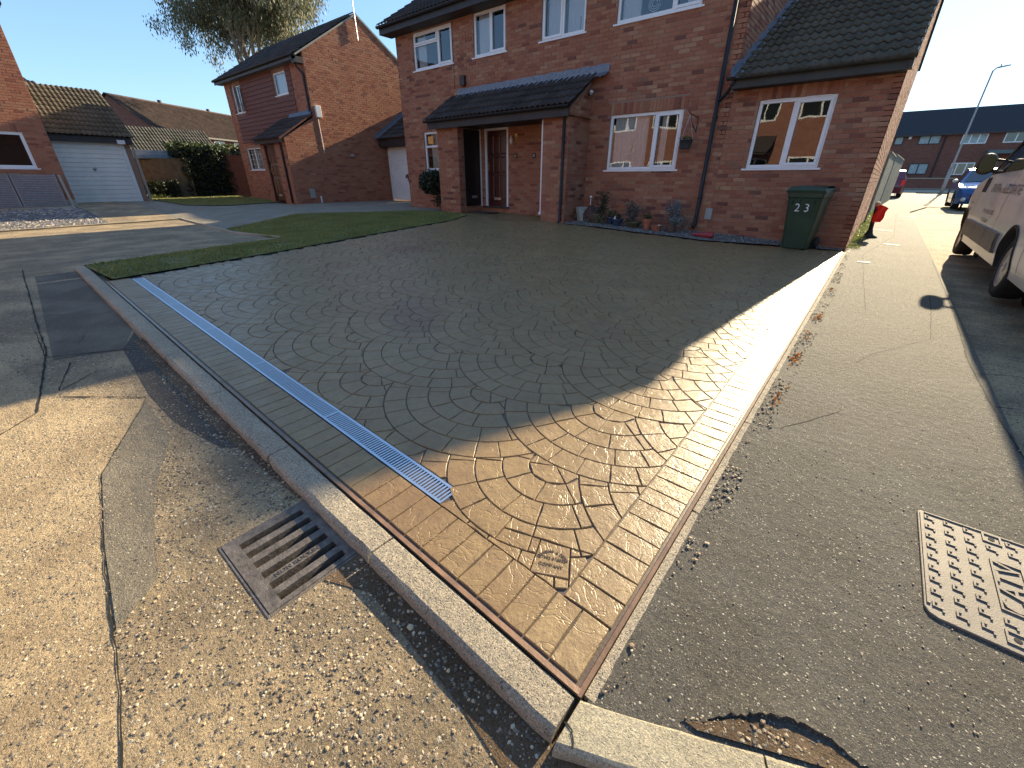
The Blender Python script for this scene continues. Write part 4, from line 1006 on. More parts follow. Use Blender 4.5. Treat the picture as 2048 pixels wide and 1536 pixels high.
for k in range(26):
    a = rg.uniform(0, 6.28); h = rg.uniform(.1, .62); x_, y_, z_ = -4.75+rg.uniform(-.13, .13), 10.16+rg.uniform(-.05, .03), 1.63+h*.7; s_ = rg.uniform(.02, .05)
    m.add([(x_-s_, y_, z_-s_*.4), (x_, y_-.01, z_-s_), (x_+s_, y_, z_+s_*.3), (x_, y_+.01, z_+s_)], [(0, 1, 2, 3)], rg.random())
m.build('petals', simple('white_petal', (.75,.76,.74), .6), t_)
m = MB(); m.tube([(-4.75, 10.16, 1.6), (-4.78, 10.16, 1.85), (-4.72, 10.15, 2.1)], .006, 6); m.build('stem', LEAFG, t_)

# eaves of the main roof
roofm = simple('roof_felt', (.02,.018,.018), .9)
ez0 = 5.12
mb = MB(); mb.box((XL-.22, 9.60, ez0+.01), (XE+.12, 9.64, ez0+.20)); mb.build('fascia', FASCIA, H)
mb = MB(); mb.box((XL-.20, 9.64, ez0+.005), (XE+.12, 10.02, ez0+.02)); mb.build('soffit', FASCIA, H)
gutter(H, (XL-.24, 9.55, ez0+.20), (XE+.14, 9.55, ez0+.20), .058)
SL_ = Vector((0, 1, MP)).normalized()
mb = MB(); e = Vector((0, 9.60, ez0+.205)); tt = (MRY-9.6)/SL_.y
mb.add([(XL-.2, e.y, e.z), (XE+.12, e.y, e.z), (XE+.12, MRY, e.z+MP*(MRY-9.6)), (XL-.2, MRY, e.z+MP*(MRY-9.6)), (XL-.2, 20.6, e.z+MP*(MRY-9.6)-MP*(20.6-MRY)), (XE+.12, 20.6, e.z+MP*(MRY-9.6)-MP*(20.6-MRY))], [(0, 1, 2, 3), (3, 2, 5, 4)]); mb.build('roof_deck', roofm, H)
nmain = tile_field(H, (XL-.22, 9.52, ez0+.20), X_, SL_, int((XE+.14-XL+.22)/.3), 19, TILE, 90, name='main')
# extension roof
SE = Vector((0, 1, TP)).normalized()
mb = MB(); z9 = 2.955
mb.add([(XE, 9.66, z9), (XR+.06, 9.66, z9), (XR+.06, RY, z9+TP*(RY-9.66)), (XE, RY, z9+TP*(RY-9.66)), (XE, 20.0, z9+TP*(RY-9.66)-TP*(20-RY)), (XR+.06, 20.0, z9+TP*(RY-9.66)-TP*(20-RY))], [(0, 1, 2, 3), (3, 2, 5, 4)]); mb.build('extension_roof_deck', roofm, H)
next_ = tile_field(H, (XE+.02, 9.60, z9-.02), X_, SE, 9, 20, TILEG, 150, tw=(XR+.07-XE-.02)/9, name='ext')
mb = MB(); mb.box((XE+.03, 9.70, 2.80), (XR+.02, 9.73, 2.955)); mb.box((XR-.01, 9.68, 2.83), (XR+.055, 10.0, 2.98)); mb.build('extension_fascia', GREENF, H)
mb = MB(); mb.box((XE+.03, 9.73, 2.80), (XR-.005, 10.0, 2.815)); mb.build('extension_soffit', GREENF, H)
gutter(H, (XE-.06, 9.645, 2.975), (XR+.075, 9.645, 2.975), .056, mt=GREENF)
mb = MB()                                      # verge mortar and undercloak
for k in range(18):
    y0 = 9.62+k*.31; mb.add([(XR+.045, y0, z9+TP*(y0-9.66)-.03), (XR+.062, y0, z9+TP*(y0-9.66)-.03), (XR+.062, y0+.31, z9+TP*(y0+.31-9.66)-.03), (XR+.045, y0+.31, z9+TP*(y0+.31-9.66)-.03), (XR+.045, y0, z9+TP*(y0-9.66)+.03), (XR+.062, y0, z9+TP*(y0-9.66)+.03), (XR+.062, y0+.31, z9+TP*(y0+.31-9.66)+.03), (XR+.045, y0+.31, z9+TP*(y0+.31-9.66)+.03)], [(0,1,2,3),(4,5,6,7),(1,2,6,5),(0,3,7,4),(0,1,5,4)])
mb.build('verge', STONEC, H)
# lead flashing up the abutment (overlapping dressed sheets)
lf = random.Random(9)
for k in range(11):
    y0 = 9.56+k*.48; y1 = y0+.53; m = MB(); n = 8; vs_ = []
    zz = lambda y: z9+TP*(y-9.66)
    for i in range(n+1):
        y = lerp(y0, y1, i/n); wv = .15+.022*math.sin(i*2.1+k)+lf.uniform(-.008, .008); lift = .012 if i == 0 else 0
        vs_ += [(XE+.004, y, zz(y)+.17+.02*((k*3+i) % 2)), (XE+.010, y, zz(y)+.055+lift), (XE+.07, y, zz(y)+.050+lift), (XE+wv, y, zz(y)+.022+lift+.01*math.sin(i*2.1+k))]
    m.add(vs_, [(4*i+j, 4*i+j+1, 4*i+j+5, 4*i+j+4) for i in range(n) for j in range(3)]); m.build('lead_flashing', LEAD, H)
pipe(H, [(-2.99, 9.92, 5.2), (-2.99, 9.93, .42), (-3.02, 9.90, .36)], .036, [(-2.99, 9.93, 4.3), (-2.99, 9.93, 2.4), (-2.99, 9.93, .95)])
pipe(H, [(-2.70, 9.66, 2.93), (-2.71, 9.72, 2.86), (-2.86, 9.88, 2.74), (-2.97, 9.92, 2.66)], .032, name='swan_neck')
# gas meter box, wall vents
m = MB(); m.box((-2.83, 9.955, .54), (-2.69, 9.992, .76)); m.build('meter_flap', GREYP, H, bevel=.006)
m = MB(); m.prism([(-10.00, 3.62), (-9.82, 3.62), (-9.82, 3.86), (-10.00, 3.86)], WF.fn, .01, .10); m.build('vent_cowl', simple('brown_vent', (.04,.022,.02), .5), H, bevel=.01)
m = MB(); m.tube([(-2.66, 9.98, 1.16), (-2.66, 9.93, 1.15), (-2.66, 9.92, 1.11)], .011, 8); m.tube([(-2.69, 9.93, 1.165), (-2.63, 9.93, 1.165)], .006, 6); m.build('outside_tap', BRASS, H, smooth=True)
m = MB(); m.prism([(-2.62, .95), (-2.585, .95), (-2.585, 2.28), (-2.62, 2.28)], WF.fn, .008, .0085); 
m = MB(); m.tube([(-10.285, 9.985, 5.1), (-10.28, 9.985, 3.6)], .006, 6); m.build('cable', BLACKP, H)

# ---- porch
PF = 9.1; WP = Wall((0, PF, 0), (1, 0, 0), (0, -1, 0)); pp = []
pil = [(-10.18, -9.36), (-6.52, -5.83)]
mb = MB(); mb.box((pil[0][0], PF, .1), (pil[0][1], 9.98, 2.55)); mb.build('porch_pier', MORT, H)
mb = MB(); mb.box((pil[1][0], PF, .1), (pil[1][1], 9.98, 2.55))
WR = Wall((pil[1][1], 0, 0), (0, 1, 0), (1, 0, 0))
mb.prism([(PF+.001, 2.55), (9.98, 2.55), (9.98, 3.30), (PF+.001, 2.70)], WR.fn, -.1, 0)
mb.build('porch_pier', MORT, H)
for a, b in pil: bricks(WP, a, b, .15, 2.56, [], [], pp, seed=int(-a*10), phase=.03)
bricks(WR, PF, 9.99, .15, 3.4, [], [(-.60, 1, 2.68-.60*PF)], pp, seed=21, phase=.11)
WL_ = Wall((pil[0][1], 0, 0), (0, 1, 0), (1, 0, 0)); bricks(WL_, PF, 9.30, .15, 2.56, [], [], pp, seed=22)
bricks(WL_, 9.30, 9.99, .15, .58, [], [], pp, seed=23)
lay_bricks(pp, H, BR, 0)
# porch roof
PU = (0, 1, .60); ps = Vector(PU).normalized(); pe = (-10.42, 8.84, 2.735)
mb = MB(); mb.add([(-10.40, 8.88, 2.73), (-5.70, 8.88, 2.73), (-5.70, 9.99, 3.40), (-10.40, 9.99, 3.40)], [(0, 1, 2, 3)]); mb.add([(-10.34, 9.0, 2.56), (-5.76, 9.0, 2.56), (-5.76, 10, 2.56), (-10.34, 10, 2.56)], [(0, 1, 2, 3)]); mb.build('porch_roof_deck', FASCIA, H)
mb = MB(); mb.prism([(8.98, 2.56), (9.98, 2.56), (9.98, 3.3), (8.98, 2.72)], lambda u, z, d: (-10.30+d, u, z), 0, .04); mb.build('porch_cheek', FASCIA, H)
ntp = tile_field(H, pe, X_, ps, 16, 4, TILE, 64, gauge=.325, tw=4.74/16, name='porch')
mb = MB(); mb.box((-10.36, 8.93, 2.53), (-5.74, 8.965, 2.73)); mb.build('porch_fascia', FASCIA, H)
gutter(H, (-10.44, 8.875, 2.735), (-5.70, 8.875, 2.735), .052)
m = MB()                                           # lead apron with scalloped lower edge
n = 96; vs_ = []
for i in range(n+1):
    x = lerp(-10.18, -5.42, i/n); w_ = .030*(.5-.5*math.cos(4*math.pi*(x+10.42)/(4.74/16)))
    vs_ += [(x, 9.986, 3.575+.006*math.sin(i*.7)), (x, 9.975, 3.425), (x, 9.93, 3.405+.012*math.cos(i*1.1)), (x, 9.80, 3.315+w_*.8)]
m.add(vs_, [(4*i+j, 4*i+j+1, 4*i+j+5, 4*i+j+4) for i in range(n) for j in range(3)]); m.build('lead_apron', LEAD, H)
pipe(H, [(-5.88, 8.92, 2.72), (-5.90, 8.98, 2.62), (-5.92, 9.05, 2.5), (-5.92, 9.055, .40), (-5.92, 9.0, .36)], .034, [(-5.92, 9.055, 2.05)])
# doors in the porch
def panel_door(parent, wl, u0, u1, z0, z1, mt, name='door', frame=UPVC, label=None, d=-.05, rows=((.08, .42), (.46, .66), (.70, .93)), cols=3):
    f = MB()
    for q in ([(u0, z0), (u0+.07, z0), (u0+.07, z1), (u0, z1)], [(u1-.07, z0), (u1, z0), (u1, z1), (u1-.07, z1)], [(u0+.07, z1-.07), (u1-.07, z1-.07), (u1-.07, z1), (u0+.07, z1)]): f.prism(q, wl.fn, -.09, -.01)
    f.build('door_frame', frame, parent, bevel=.003)
    a, b, c, e = u0+.072, u1-.072, z0+.01, z1-.072
    m = MB(); m.prism([(a, c), (b, c), (b, e), (a, e)], wl.fn, d-.04, d); dd = m.build(name, mt, parent)
    if label: dd['label'] = label
    for r0, r1 in rows:
        for k in range(cols):
            pa = a+.05+(b-a-.06)*k/cols; pb = pa+(b-a-.06)/cols-.04; za = c+(e-c)*r0; zb = c+(e-c)*r1
            p_ = MB(); stud(p_, [(pa, za), (pb, za), (pb, zb), (pa, zb)], lambda u, z, h: wl.fn(u, z, d+h), 0, .014, .022, 0); p_.build('panel', mt, dd)
    l = MB(); l.prism([((a+b)/2-.13, c+.16), ((a+b)/2+.13, c+.16), ((a+b)/2+.13, c+.23), ((a+b)/2-.13, c+.23)], wl.fn, d, d+.018); l.build('letterbox', METAL, dd, bevel=.004)
    h = MB(); h.prism([(a+.03, c+.93), (a+.06, c+.93), (a+.06, c+1.15), (a+.03, c+1.15)], wl.fn, d, d+.012); hp = Vector(wl.fn(a+.045, c+1.06, d+.04)); h.tube([hp-wl.N*.03, hp, hp+wl.U*.11], .009, 8); h.build('door_handle', BRASS, dd, smooth=False)
    return dd
panel_door(H, WF, -9.20, -8.32, .58, 2.58, DOORM, label='dark red panelled front door in a white frame at the back of the porch')
WD = Wall((-9.352, 0, 0), (0, 1, 0), (1, 0, 0))
f = MB(); f.prism([(9.33, .59), (9.96, .59), (9.96, 2.52), (9.33, 2.52)], WD.fn, -.02, .012); dd = f.build('door', DOORB, H); dd['label'] = 'plain black-brown door on the left side of the porch recess'
f = MB(); f.prism([(9.95, .58), (9.99, .58), (9.99, 2.56), (9.95, 2.56)], WD.fn, -.02, .03); f.build('door_frame', UPVC, H)
f = MB(); f.prism([(9.56, .80), (9.76, .80), (9.76, .87), (9.56, .87)], WD.fn, .012, .03); f.build('letterbox', METAL, dd)
f = MB(); f.box((-6.60, 9.16, .56), (-6.525, 9.22, 2.53)); f.box((-6.62, 9.14, .50), (-6.525, 9.95, .56)); f.build('door_frame', UPVC, H)
f = MB(); f.box((-6.56, 9.22, .56), (-6.53, 9.95, 2.53)); f.build('door', DOORM, H)
f = MB(); f.box((-9.34, 9.50, gz(-9, 9.6)-.05), (-8.25, 9.995, .565)); 
f = MB(); f.box((-9.25, 9.90, .545), (-8.28, 9.985, .578)); f.build('door_step', FASCIA, H)
f = MB(); f.box((-9.3, 9.30, gz(-9, 9.6)), (-8.45, 9.75, gz(-9, 9.6)+.03)); tag(f.build('door_mat', SOIL, bevel=.008), 'dark door mat on the ground before the red porch door', 'mat')
# wall lamp and the two house number plaques
wl_ = thing('porch_lamp', 'white swan-neck wall lamp beside the red door inside the porch', 'lamp')
m = MB(); m.prism([(-8.06, 2.18), (-7.98, 2.18), (-7.98, 2.38), (-8.06, 2.38)], WF.fn, .01, .03); m.build('back_plate', BRASS, wl_)
m = MB(); m.lathe((-8.10, 9.86, 2.20), [(.01, -.06), (.035, -.02), (.045, .05), (.02, .10), (.01, .14)], 12); m.build('lamp_shade', WPAINT, wl_, smooth=True)
m = MB(); m.tube([(-8.02, 9.97, 2.28), (-8.05, 9.90, 2.36), (-8.10, 9.86, 2.34)], .008, 6); m.build('arm', BRASS, wl_)
pq = thing('number_plaque', 'small dark arched house number plaque next to the porch lamp reading 23', 'house number')
m = MB(); m.prism([(-8.12, 1.82), (-8.00, 1.82), (-8.00, 1.90), (-8.03, 1.935), (-8.09, 1.935), (-8.12, 1.90)], WF.fn, .009, .022); m.build('plate', FASCIA, pq)
m = MB(); place_text(m, '23', .075, lambda a, b, c: WF.fn(-8.06+a, 1.865+b, .0235+c)); m.build('numerals', BRASS, pq)
pq = thing('number_plaque', 'small square plaque with pale number 25 at the right of the porch back wall', 'house number')
m = MB(); m.prism([(-7.49, 1.80), (-7.37, 1.80), (-7.37, 1.92), (-7.49, 1.92)], WF.fn, .009, .022); m.build('plate', FASCIA, pq)
m = MB(); place_text(m, '25', .085, lambda a, b, c: WF.fn(-7.43+a, 1.86+b, .0235+c)); m.build('numerals', WPAINT, pq)
m = MB(); m.prism([(-11.67, 2.29), (-11.43, 2.29), (-11.43, 2.50), (-11.67, 2.50)], WF.fn, -.058, -.057)
tag(m.build('window_sticker', YELP), 'square orange sticker in the top pane of the window left of the porch', 'sticker')
sl = thing('security_light', 'small black and white spotlight on the porch side wall beside the lounge window', 'light')
m = MB(); m.box((-5.815, 9.80, 3.00), (-5.77, 9.86, 3.05)); m.build('bracket', BLACKP, sl); m = MB(); m.lathe((-5.75, 9.83, 3.03), [(0, 0), (.03, 0), (.04, .06), (0, .06)], 10, ax=(.5, -.4, .6)); m.build('lamp_head', WPAINT, sl)

# hanging basket ---------------------------------------------------------
hb = thing('hanging_planter', 'dark grey hanging plant pot on a black scrolled bracket beside the lounge window', 'planter')
m = MB(); m.tube([(-3.32, 9.97, 2.44), (-3.32, 9.97, 2.16)], .008, 6); m.tube([(-3.32, 9.97, 2.42), (-3.40, 9.72, 2.47)], .008, 6); m.tube([(-3.32, 9.97, 2.18), (-3.37, 9.82, 2.30), (-3.395, 9.74, 2.44)], .007, 6); m.tube([(-3.40, 9.72, 2.47), (-3.42, 9.68, 2.50), (-3.40, 9.70, 2.53)], .007, 6); m.build('bracket', BLACKP, hb)
m = MB(); m.lathe((-3.40, 9.72, 1.86), [(0, 0), (.085, 0), (.095, .02), (.125, .15), (.132, .15), (.132, .165), (.118, .165), (.11, .13)], 20); m.build('pot', simple('slate_pot', (.055,.062,.07), .55), hb, smooth=True)
m = MB()
for k in range(3): a = k*2.094; m.tube([(-3.40+.125*math.cos(a), 9.72+.125*math.sin(a), 2.02), (-3.40, 9.72, 2.46)], .0022, 4)
m.build('chain', METAL, hb)
m = MB(); rg = random.Random(2)
def leaf(mb, p, s, rg, up_=.3):
    d = Vector((rg.uniform(-1, 1), rg.uniform(-1, 1), rg.uniform(-.5+up_, 1))).normalized(); u = d.cross(Vector((rg.uniform(-1, 1), rg.uniform(-1, 1), rg.uniform(-1, 1)))).normalized(); p = Vector(p)
    mb.add([p-d*s*.5, p+u*s*.28, p+d*s*.6, p-u*s*.28], [(0, 1, 2, 3)], rg.random())
for k in range(60): leaf(m, (-3.40+rg.uniform(-.1, .1), 9.72+rg.uniform(-.1, .1), 2.03+rg.uniform(-.01, .05)), .05, rg)
m.build('foliage', LEAFG, hb)
# gravel bed, pots -----------------------------------------------------------
bed = [(-5.83, 9.02), (-4.9, 9.12), (-4.0, 9.02), (-3.2, 9.07), (-2.5, 9.0), (-1.7, 9.27), (-1.1, 9.52), (-.30, 9.72), (-.27, 9.98), (-5.83, 9.98)]
bz = lambda x, y: gz(x, y)+.012+.03*sstep(9.0, 9.9, y)*sstep(.6, 2.2, -x)
sheet('gravel_bed', bed, 0, .2, GRAVG, fn=lambda x, y: (x, y, bz(x, y)))
scatter(5200, bed, .006, .017, bz, 12, [PEB[2], simple('grey_stone', (.20,.20,.20), .8, var=.3), simple('pale_grey_stone', (.36,.35,.33), .8, var=.3)], 'grey gravel along the foot of the front wall')
def pot(parent, c, r0, r1, h, mt, rimh=.03, rim_=.012, name='pot'):
    m = MB(); m.lathe(c, [(0, 0), (r0, 0), (lerp(r0, r1, .5)*1.02, h*.5), (r1, h-rimh), (r1+rim_, h-rimh), (r1+rim_, h), (r1-.006, h), (r1-.012, h-.03), (0, h-.03)], 22); m.build(name, mt, parent, smooth=False)
    m = MB(); m.lathe((c[0], c[1], c[2]+h-.026), [(r1-.012, 0), (0, .006)], 18); m.build('soil', SOIL, parent)
def shrub(parent, c, rx, rz, n, s, mt, rg, stems=6, name='foliage', droop=0):
    m = MB(); st_ = MB(); cl = []
    for k in range(stems):
        a = rg.uniform(0, 6.28); t = rg.uniform(.3, 1); e = Vector((c[0]+rx*t*math.cos(a), c[1]+rx*t*math.sin(a), c[2]+rz*rg.uniform(.6, 1)))
        st_.tube([c, Vector(c).lerp(e, .5)+Vector((0, 0, rz*.12)), e], [.006, .004, .002], 5); cl.append(e)
    for k in range(n):
        e = rg.choice(cl); t = rg.random()**.6; p = Vector(c).lerp(e, t)+Vector((rg.gauss(0, rx*.22), rg.gauss(0, rx*.22), rg.gauss(0, rz*.13)))
        if p.z < c[2]-.05: continue
        leaf(m, p, s*rg.uniform(.6, 1.3), rg)
    m.build(name, mt, parent, fixn=False); st_.build('stem', BARK, parent)
rg = random.Random(4)
def pz(x, y): return bz(x, y)+.004
P = thing('potted_plant', 'tall leafy shrub in an olive glazed pot with a cream rim beside the brown sack', 'potted plant')
pot(P, (-5.20, 9.62, pz(-5.2, 9.6)), .085, .115, .20, OLIVEGL); shrub(P, (-5.12, 9.66, pz(-5.2, 9.6)+.17), .17, .50, 420, .05, LEAFD, rg, 9); shrub(P, (-5.24, 9.60, pz(-5.2, 9.6)+.17), .12, .22, 160, .04, LEAFP, rg, 6, name='heather')
P = thing('potted_plant', 'round blue pot with low green foliage behind the ribbed dark blue bowl', 'potted plant')
pot(P, (-4.86, 9.66, pz(-4.86, 9.6)), .07, .10, .16, BLUEGL); shrub(P, (-4.86, 9.66, pz(-4.86, 9.6)+.14), .13, .16, 200, .035, LEAFG, rg, 7)
P = thing('potted_plant', 'dark blue ribbed bowl with small plant and a white ornament on its soil', 'potted plant')
pot(P, (-4.62, 9.52, pz(-4.62, 9.5)), .085, .125, .15, BLUEGL); shrub(P, (-4.62, 9.52, pz(-4.62, 9.5)+.12), .12, .13, 160, .035, LEAFD, rg, 6)
m = MB(); m.lathe((-4.66, 9.46, pz(-4.6, 9.5)+.12), [(0, 0), (.022, 0), (.028, .03), (.012, .06), (.016, .075), (0, .09)], 12); m.build('ornament', WPAINT, P, smooth=True)
P = thing('potted_plant', 'wide shallow olive bowl holding dry lavender in the middle of the row of pots', 'potted plant')
pot(P, (-4.23, 9.54, pz(-4.23, 9.5)), .10, .165, .12, OLIVEGL, rimh=.02); shrub(P, (-4.30, 9.60, pz(-4.3, 9.6)+.1), .21, .44, 700, .040, LEAFP, rg, 26)
P = thing('potted_plant', 'tapered terracotta pot with thick rim and short green plant', 'potted plant')
pot(P, (-3.87, 9.47, pz(-3.87, 9.5)), .065, .100, .215, TERRA, rimh=.05); shrub(P, (-3.87, 9.47, pz(-3.87, 9.5)+.19), .13, .12, 220, .035, LEAFG, rg, 7)
P = thing('terracotta_bowl', 'low round terracotta bowl with a pale stone on top next to the tapered pot', 'bowl')
pot(P, (-3.64, 9.44, pz(-3.64, 9.45)), .085, .115, .11, TERRA, rimh=.015)
m = MB(); pebble(m, -3.57, 9.42, pz(-3.6, 9.45)+.11, .035, rg); m.build('stone', simple('cream_stone', (.6,.52,.36), .8), P, smooth=True)
P = thing('potted_plant', 'bushy silver-leaved plant in a brown square-ish tub nearest the downpipe', 'potted plant')
pot(P, (-3.34, 9.50, pz(-3.34, 9.5)), .095, .10, .17, simple('brown_tub', (.11,.065,.045), .7)); shrub(P, (-3.36, 9.58, pz(-3.3, 9.5)+.16), .20, .48, 900, .042, LEAFS, rg, 22); shrub(P, (-3.22, 9.50, pz(-3.3, 9.5)+.12), .16, .18, 260, .045, LEAFS, rg, 9, name='trailing_foliage')
P = thing('weeds', 'thin straggling weeds growing between the silver plant and the downpipe', 'weeds'); shrub(P, (-3.08, 9.62, pz(-3, 9.6)), .18, .42, 120, .03, LEAFP, rg, 12)
P = thing('weeds', 'low yellow-green weeds between the olive pot and the blue pot', 'weeds'); shrub(P, (-5.02, 9.50, pz(-5, 9.5)), .10, .20, 120, .035, LEAFG, rg, 8)
# leaning slabs and sack
sk = thing('paving_slabs', 'three old grey slabs leaning together against the wall beside the porch', 'slabs')
for k in range(3):
    m = MB(); m.obox((-5.66+.055*k, 9.62-.03*k, pz(-5.6, 9.6)+.16), (.35, .9, 0), (1, -.3, .22), (-.25, 0, 1), .13, .014, .165); m.build('slab', STONEC if k else GREYW, sk, bevel=.004)
m = MB(); vs_ = []; 
for i in range(9):
    for j in range(9):
        u, v = i/8-.5, j/8-.5; x_ = -5.40+u*.34; y_ = 9.62+v*.25; z_ = pz(-5.4, 9.6)+.36-.32*abs(u)**1.2-.25*max(0, -v-.1)+.03*math.sin(i*2.3+j*1.7)-(.14 if j == 0 else 0)
        vs_.append((x_, y_, z_))
m.add(vs_, [(i*9+j, i*9+j+1, (i+1)*9+j+1, (i+1)*9+j) for i in range(8) for j in range(8)]); tag(m.build('sack', simple('brown_sack', (.075,.042,.032), .85, var=.3, nscale=20), smooth=True), 'crumpled brown sack draped over the leaning slabs', 'sack')
m = MB(); m.tube([(-5.88, 9.40, pz(-5.8, 9.4)), (-5.88, 9.40, pz(-5.8, 9.4)+.22)], .014, 8); tag(m.build('wooden_peg', PALEW), 'short pale wooden peg standing at the foot of the porch wall', 'peg')
wp = thing('garden_marker', 'white round-headed plastic marker standing behind the brown sack', 'marker')
m = MB(); m.tube([(-5.52, 9.80, pz(-5.5, 9.8)), (-5.52, 9.80, .88)], .010, 8); m.build('stick', WPAINT, wp); m = MB(); m.lathe((-5.52, 9.80, .915), [(0, -.035), (.026, -.024), (.036, 0), (.026, .024), (0, .035)], 12); m.build('head', WPAINT, wp, smooth=True)
# red plastic bottle lying on the gravel
rb = thing('plastic_bottle', 'faded red plastic container lying on its side on the gravel by the downpipe', 'bottle')
m = MB(); m.lathe((-2.40, 9.32, pz(-2.4, 9.3)+.055), [(0, 0), (.055, .005), (.062, .03), (.060, .19), (.045, .26), (.022, .40), (.018, .44), (0, .44)], 16, ax=(-1, -.12, 0)); m.build('body', REDP, rb, smooth=True)
m = MB(); m.lathe((-2.57, 9.262, pz(-2.4, 9.3)+.06), [(.024, 0), (0, .002)], 12, ax=(.1, -1, .25)); m.build('hole', DARKV, rb)
# green wheelie bin -----------------------------------------------------------
def wheelie(name, label, c, rz_, mt, w_=.56, d_=.62, h=1.02, number=None):
    B = thing(name, label, 'bin'); ca_, sa_ = math.cos(rz_), math.sin(rz_)
    def T(x, y, z): return (c[0]+x*ca_-y*sa_, c[1]+x*sa_+y*ca_, c[2]+z)
    m = MB(); secs = []
    for z, hw, y0, y1 in ((.0, .185, -.17, .24), (.02, .20, -.19, .25), (.55, .240, -.255, .255), (.84, .262, -.300, .26), (.86, .275, -.315, .27), (.93, .28, -.32, .275)):
        r_ = .05; ring2 = []
        for (sx, sy, a0) in ((1, 0, -90), (1, 1, 0), (-1, 1, 90), (-1, 0, 180)):
            for k in range(4):
                a = R(a0+30*k); ring2.append((sx*(hw-r_)+r_*math.cos(a), (y1-r_ if sy else y0+r_)+r_*math.sin(a), z))
        secs.append(ring2)
    n = 16; vs_ = [T(*p) for s_ in secs for p in s_]
    m.add(vs_, [(i*n+k, i*n+(k+1) % n, (i+1)*n+(k+1) % n, (i+1)*n+k) for i in range(len(secs)-1) for k in range(n)]+[tuple(range(n))[::-1]]); m.build('body', mt, B, smooth=False, bevel=.004)
    m = MB(); vs_ = []
    L = [(-.30, -.335, .93), (-.29, -.345, .965), (-.27, -.33, 1.0), (-.26, -.1, 1.03), (-.26, .12, 1.035), (-.28, .27, 1.01), (-.28, .29, .95)]
    for (hx, y_, z_) in L: vs_ += [T(hx, y_, z_), T(hx*.8, y_, z_+.008), T(-hx*.8, y_, z_+.008), T(-hx, y_, z_)]
    m.add(vs_, [(4*i+j, 4*i+j+1, 4*i+j+5, 4*i+j+4) for i in range(6) for j in range(3)])
    m.add([T(-.30, -.335, .93), T(.30, -.335, .93), T(.28, .29, .93), T(-.28, .29, .93), T(-.27, -.33, 1.0), T(.27, -.33, 1.0), T(.28, .27, 1.01), T(-.28, .27, 1.01)], [(0, 1, 2, 3), (0, 4, 7, 3), (1, 5, 6, 2), (0, 1, 5, 4)])
    m.build('lid', mt, B, bevel=.006)
    for k in (-1, 1):
        m = MB(); m.lathe(T(k*.255, .19, .10), [(0, -.025), (.09, -.025), (.10, -.01), (.10, .01), (.09, .025), (0, .025)], 18, ax=(ca_, sa_, 0)); m.build('wheel', RUBBER, B)
    m = MB(); m.tube([T(-.24, .31, .93), T(.24, .31, .93)], .014, 8); m.build('handle', mt, B)
    for k in range(4):
        m = MB(); x_ = -.17+.11*k; m.add([T(x_-.004, -.305-.0, .84), T(x_+.004, -.305, .84), T(x_+.004, -.318, .80), T(x_-.004, -.318, .80), T(x_-.004, -.27, .70), T(x_+.004, -.27, .70)], [(0, 1, 2, 3), (3, 2, 5, 4), (0, 3, 4), (1, 5, 2)]); m.build('rib', mt, B)
    if number:
        m = MB(); slope = -.045/.29
        for i, ch in enumerate(number): place_text(m, ch, .185, lambda a, b, cc, i=i: T(-.075+.145*i+a*.95, -.2905+(b)*-.115-.004-cc, .69+b), .001)
        m.build('numerals', WPAINT, B)
    return B
wheelie('wheelie_bin', 'green wheelie bin with white number 23 standing against the extension wall', (-.98, 9.46, gz(-1, 9.4)), R(-8), GREENP, number='23')
wheelie('wheelie_bin', 'brown wheelie bin in the gap between the garage door and the house corner', (-13.35, 10.9, gz(-13.3, 10.9)), R(10), BROWNP)
# evergreen bush left of the porch
P = thing('evergreen_bush', 'dark evergreen shrub growing against the wall under the window left of the porch', 'bush'); rg = random.Random(8)
m = MB()
for k in range(2600):
    d = Vector((rg.gauss(0, 1), rg.gauss(0, 1), rg.gauss(0, 1))).normalized(); rr_ = rg.uniform(.55, 1)*(1+.25*noise.noise(d*2.5)); leaf(m, (-11.0+d.x*.56*rr_, 9.55+d.y*.40*rr_, 1.20+d.z*.36*rr_), .085, rg)
m.build('foliage', LEAFD, P, fixn=False)
m = MB(); m.tube([(-10.9, 9.7, gz(-11, 9.7)), (-10.95, 9.65, .8), (-11.0, 9.6, 1.2)], [.03, .025, .015], 8); m.build('trunk', BARK, P)
m = MB()
for k in range(160): leaf(m, (-10.72+rg.gauss(0, .09), 9.45+rg.gauss(0, .08), .72+rg.gauss(0, .09)), .07, rg)
m.build('low_foliage', LEAFD, P, fixn=False)

# ================================================================== NEIGHBOURING HOUSE (centre left)
Nh = thing('neighbour_house', 'detached brick house with reddish cladding above its door, beyond the lawn', 'house')
GX, NY, NL = -17.3, 9.4, -24.7
WN = Wall((0, NY, 0), (1, 0, 0), (0, -1, 0)); WG = Wall((GX, 0, 0), (0, 1, 0), (1, 0, 0))
NE, NRY, NP = 5.10, 11.78, .62
def nz(y): return NE+.12+NP*(y-9.15) if y < NRY else NE+.12+NP*(NRY-9.15)-NP*(y-NRY)
nh = [(-23.95, -23.02, 3.95, 4.95), (-19.82, -18.80, 4.24, 4.97), (-23.95, -22.38, 1.66, 2.57)]
mb = MB(); wall_cells(mb, WN, NL, GX, .1, NE, nh, t=.2); mb.build('wall', MORT, Nh, fixn=False)
mb = MB(); mb.prism([(NY, .1), (14.4, .1), (14.4, nz(14.4)), (NRY, nz(NRY)), (NY, nz(NY))], WG.fn, -.2, -.001); mb.build('gable_wall', MORT, Nh)
mb = MB(); mb.prism([(NY, .1), (14.4, .1), (14.4, nz(14.4)), (NRY, nz(NRY)), (NY, nz(NY))], lambda u, z, d: (NL+d, u, z), 0.001, .2); mb.build('far_gable_wall', MORT, Nh)
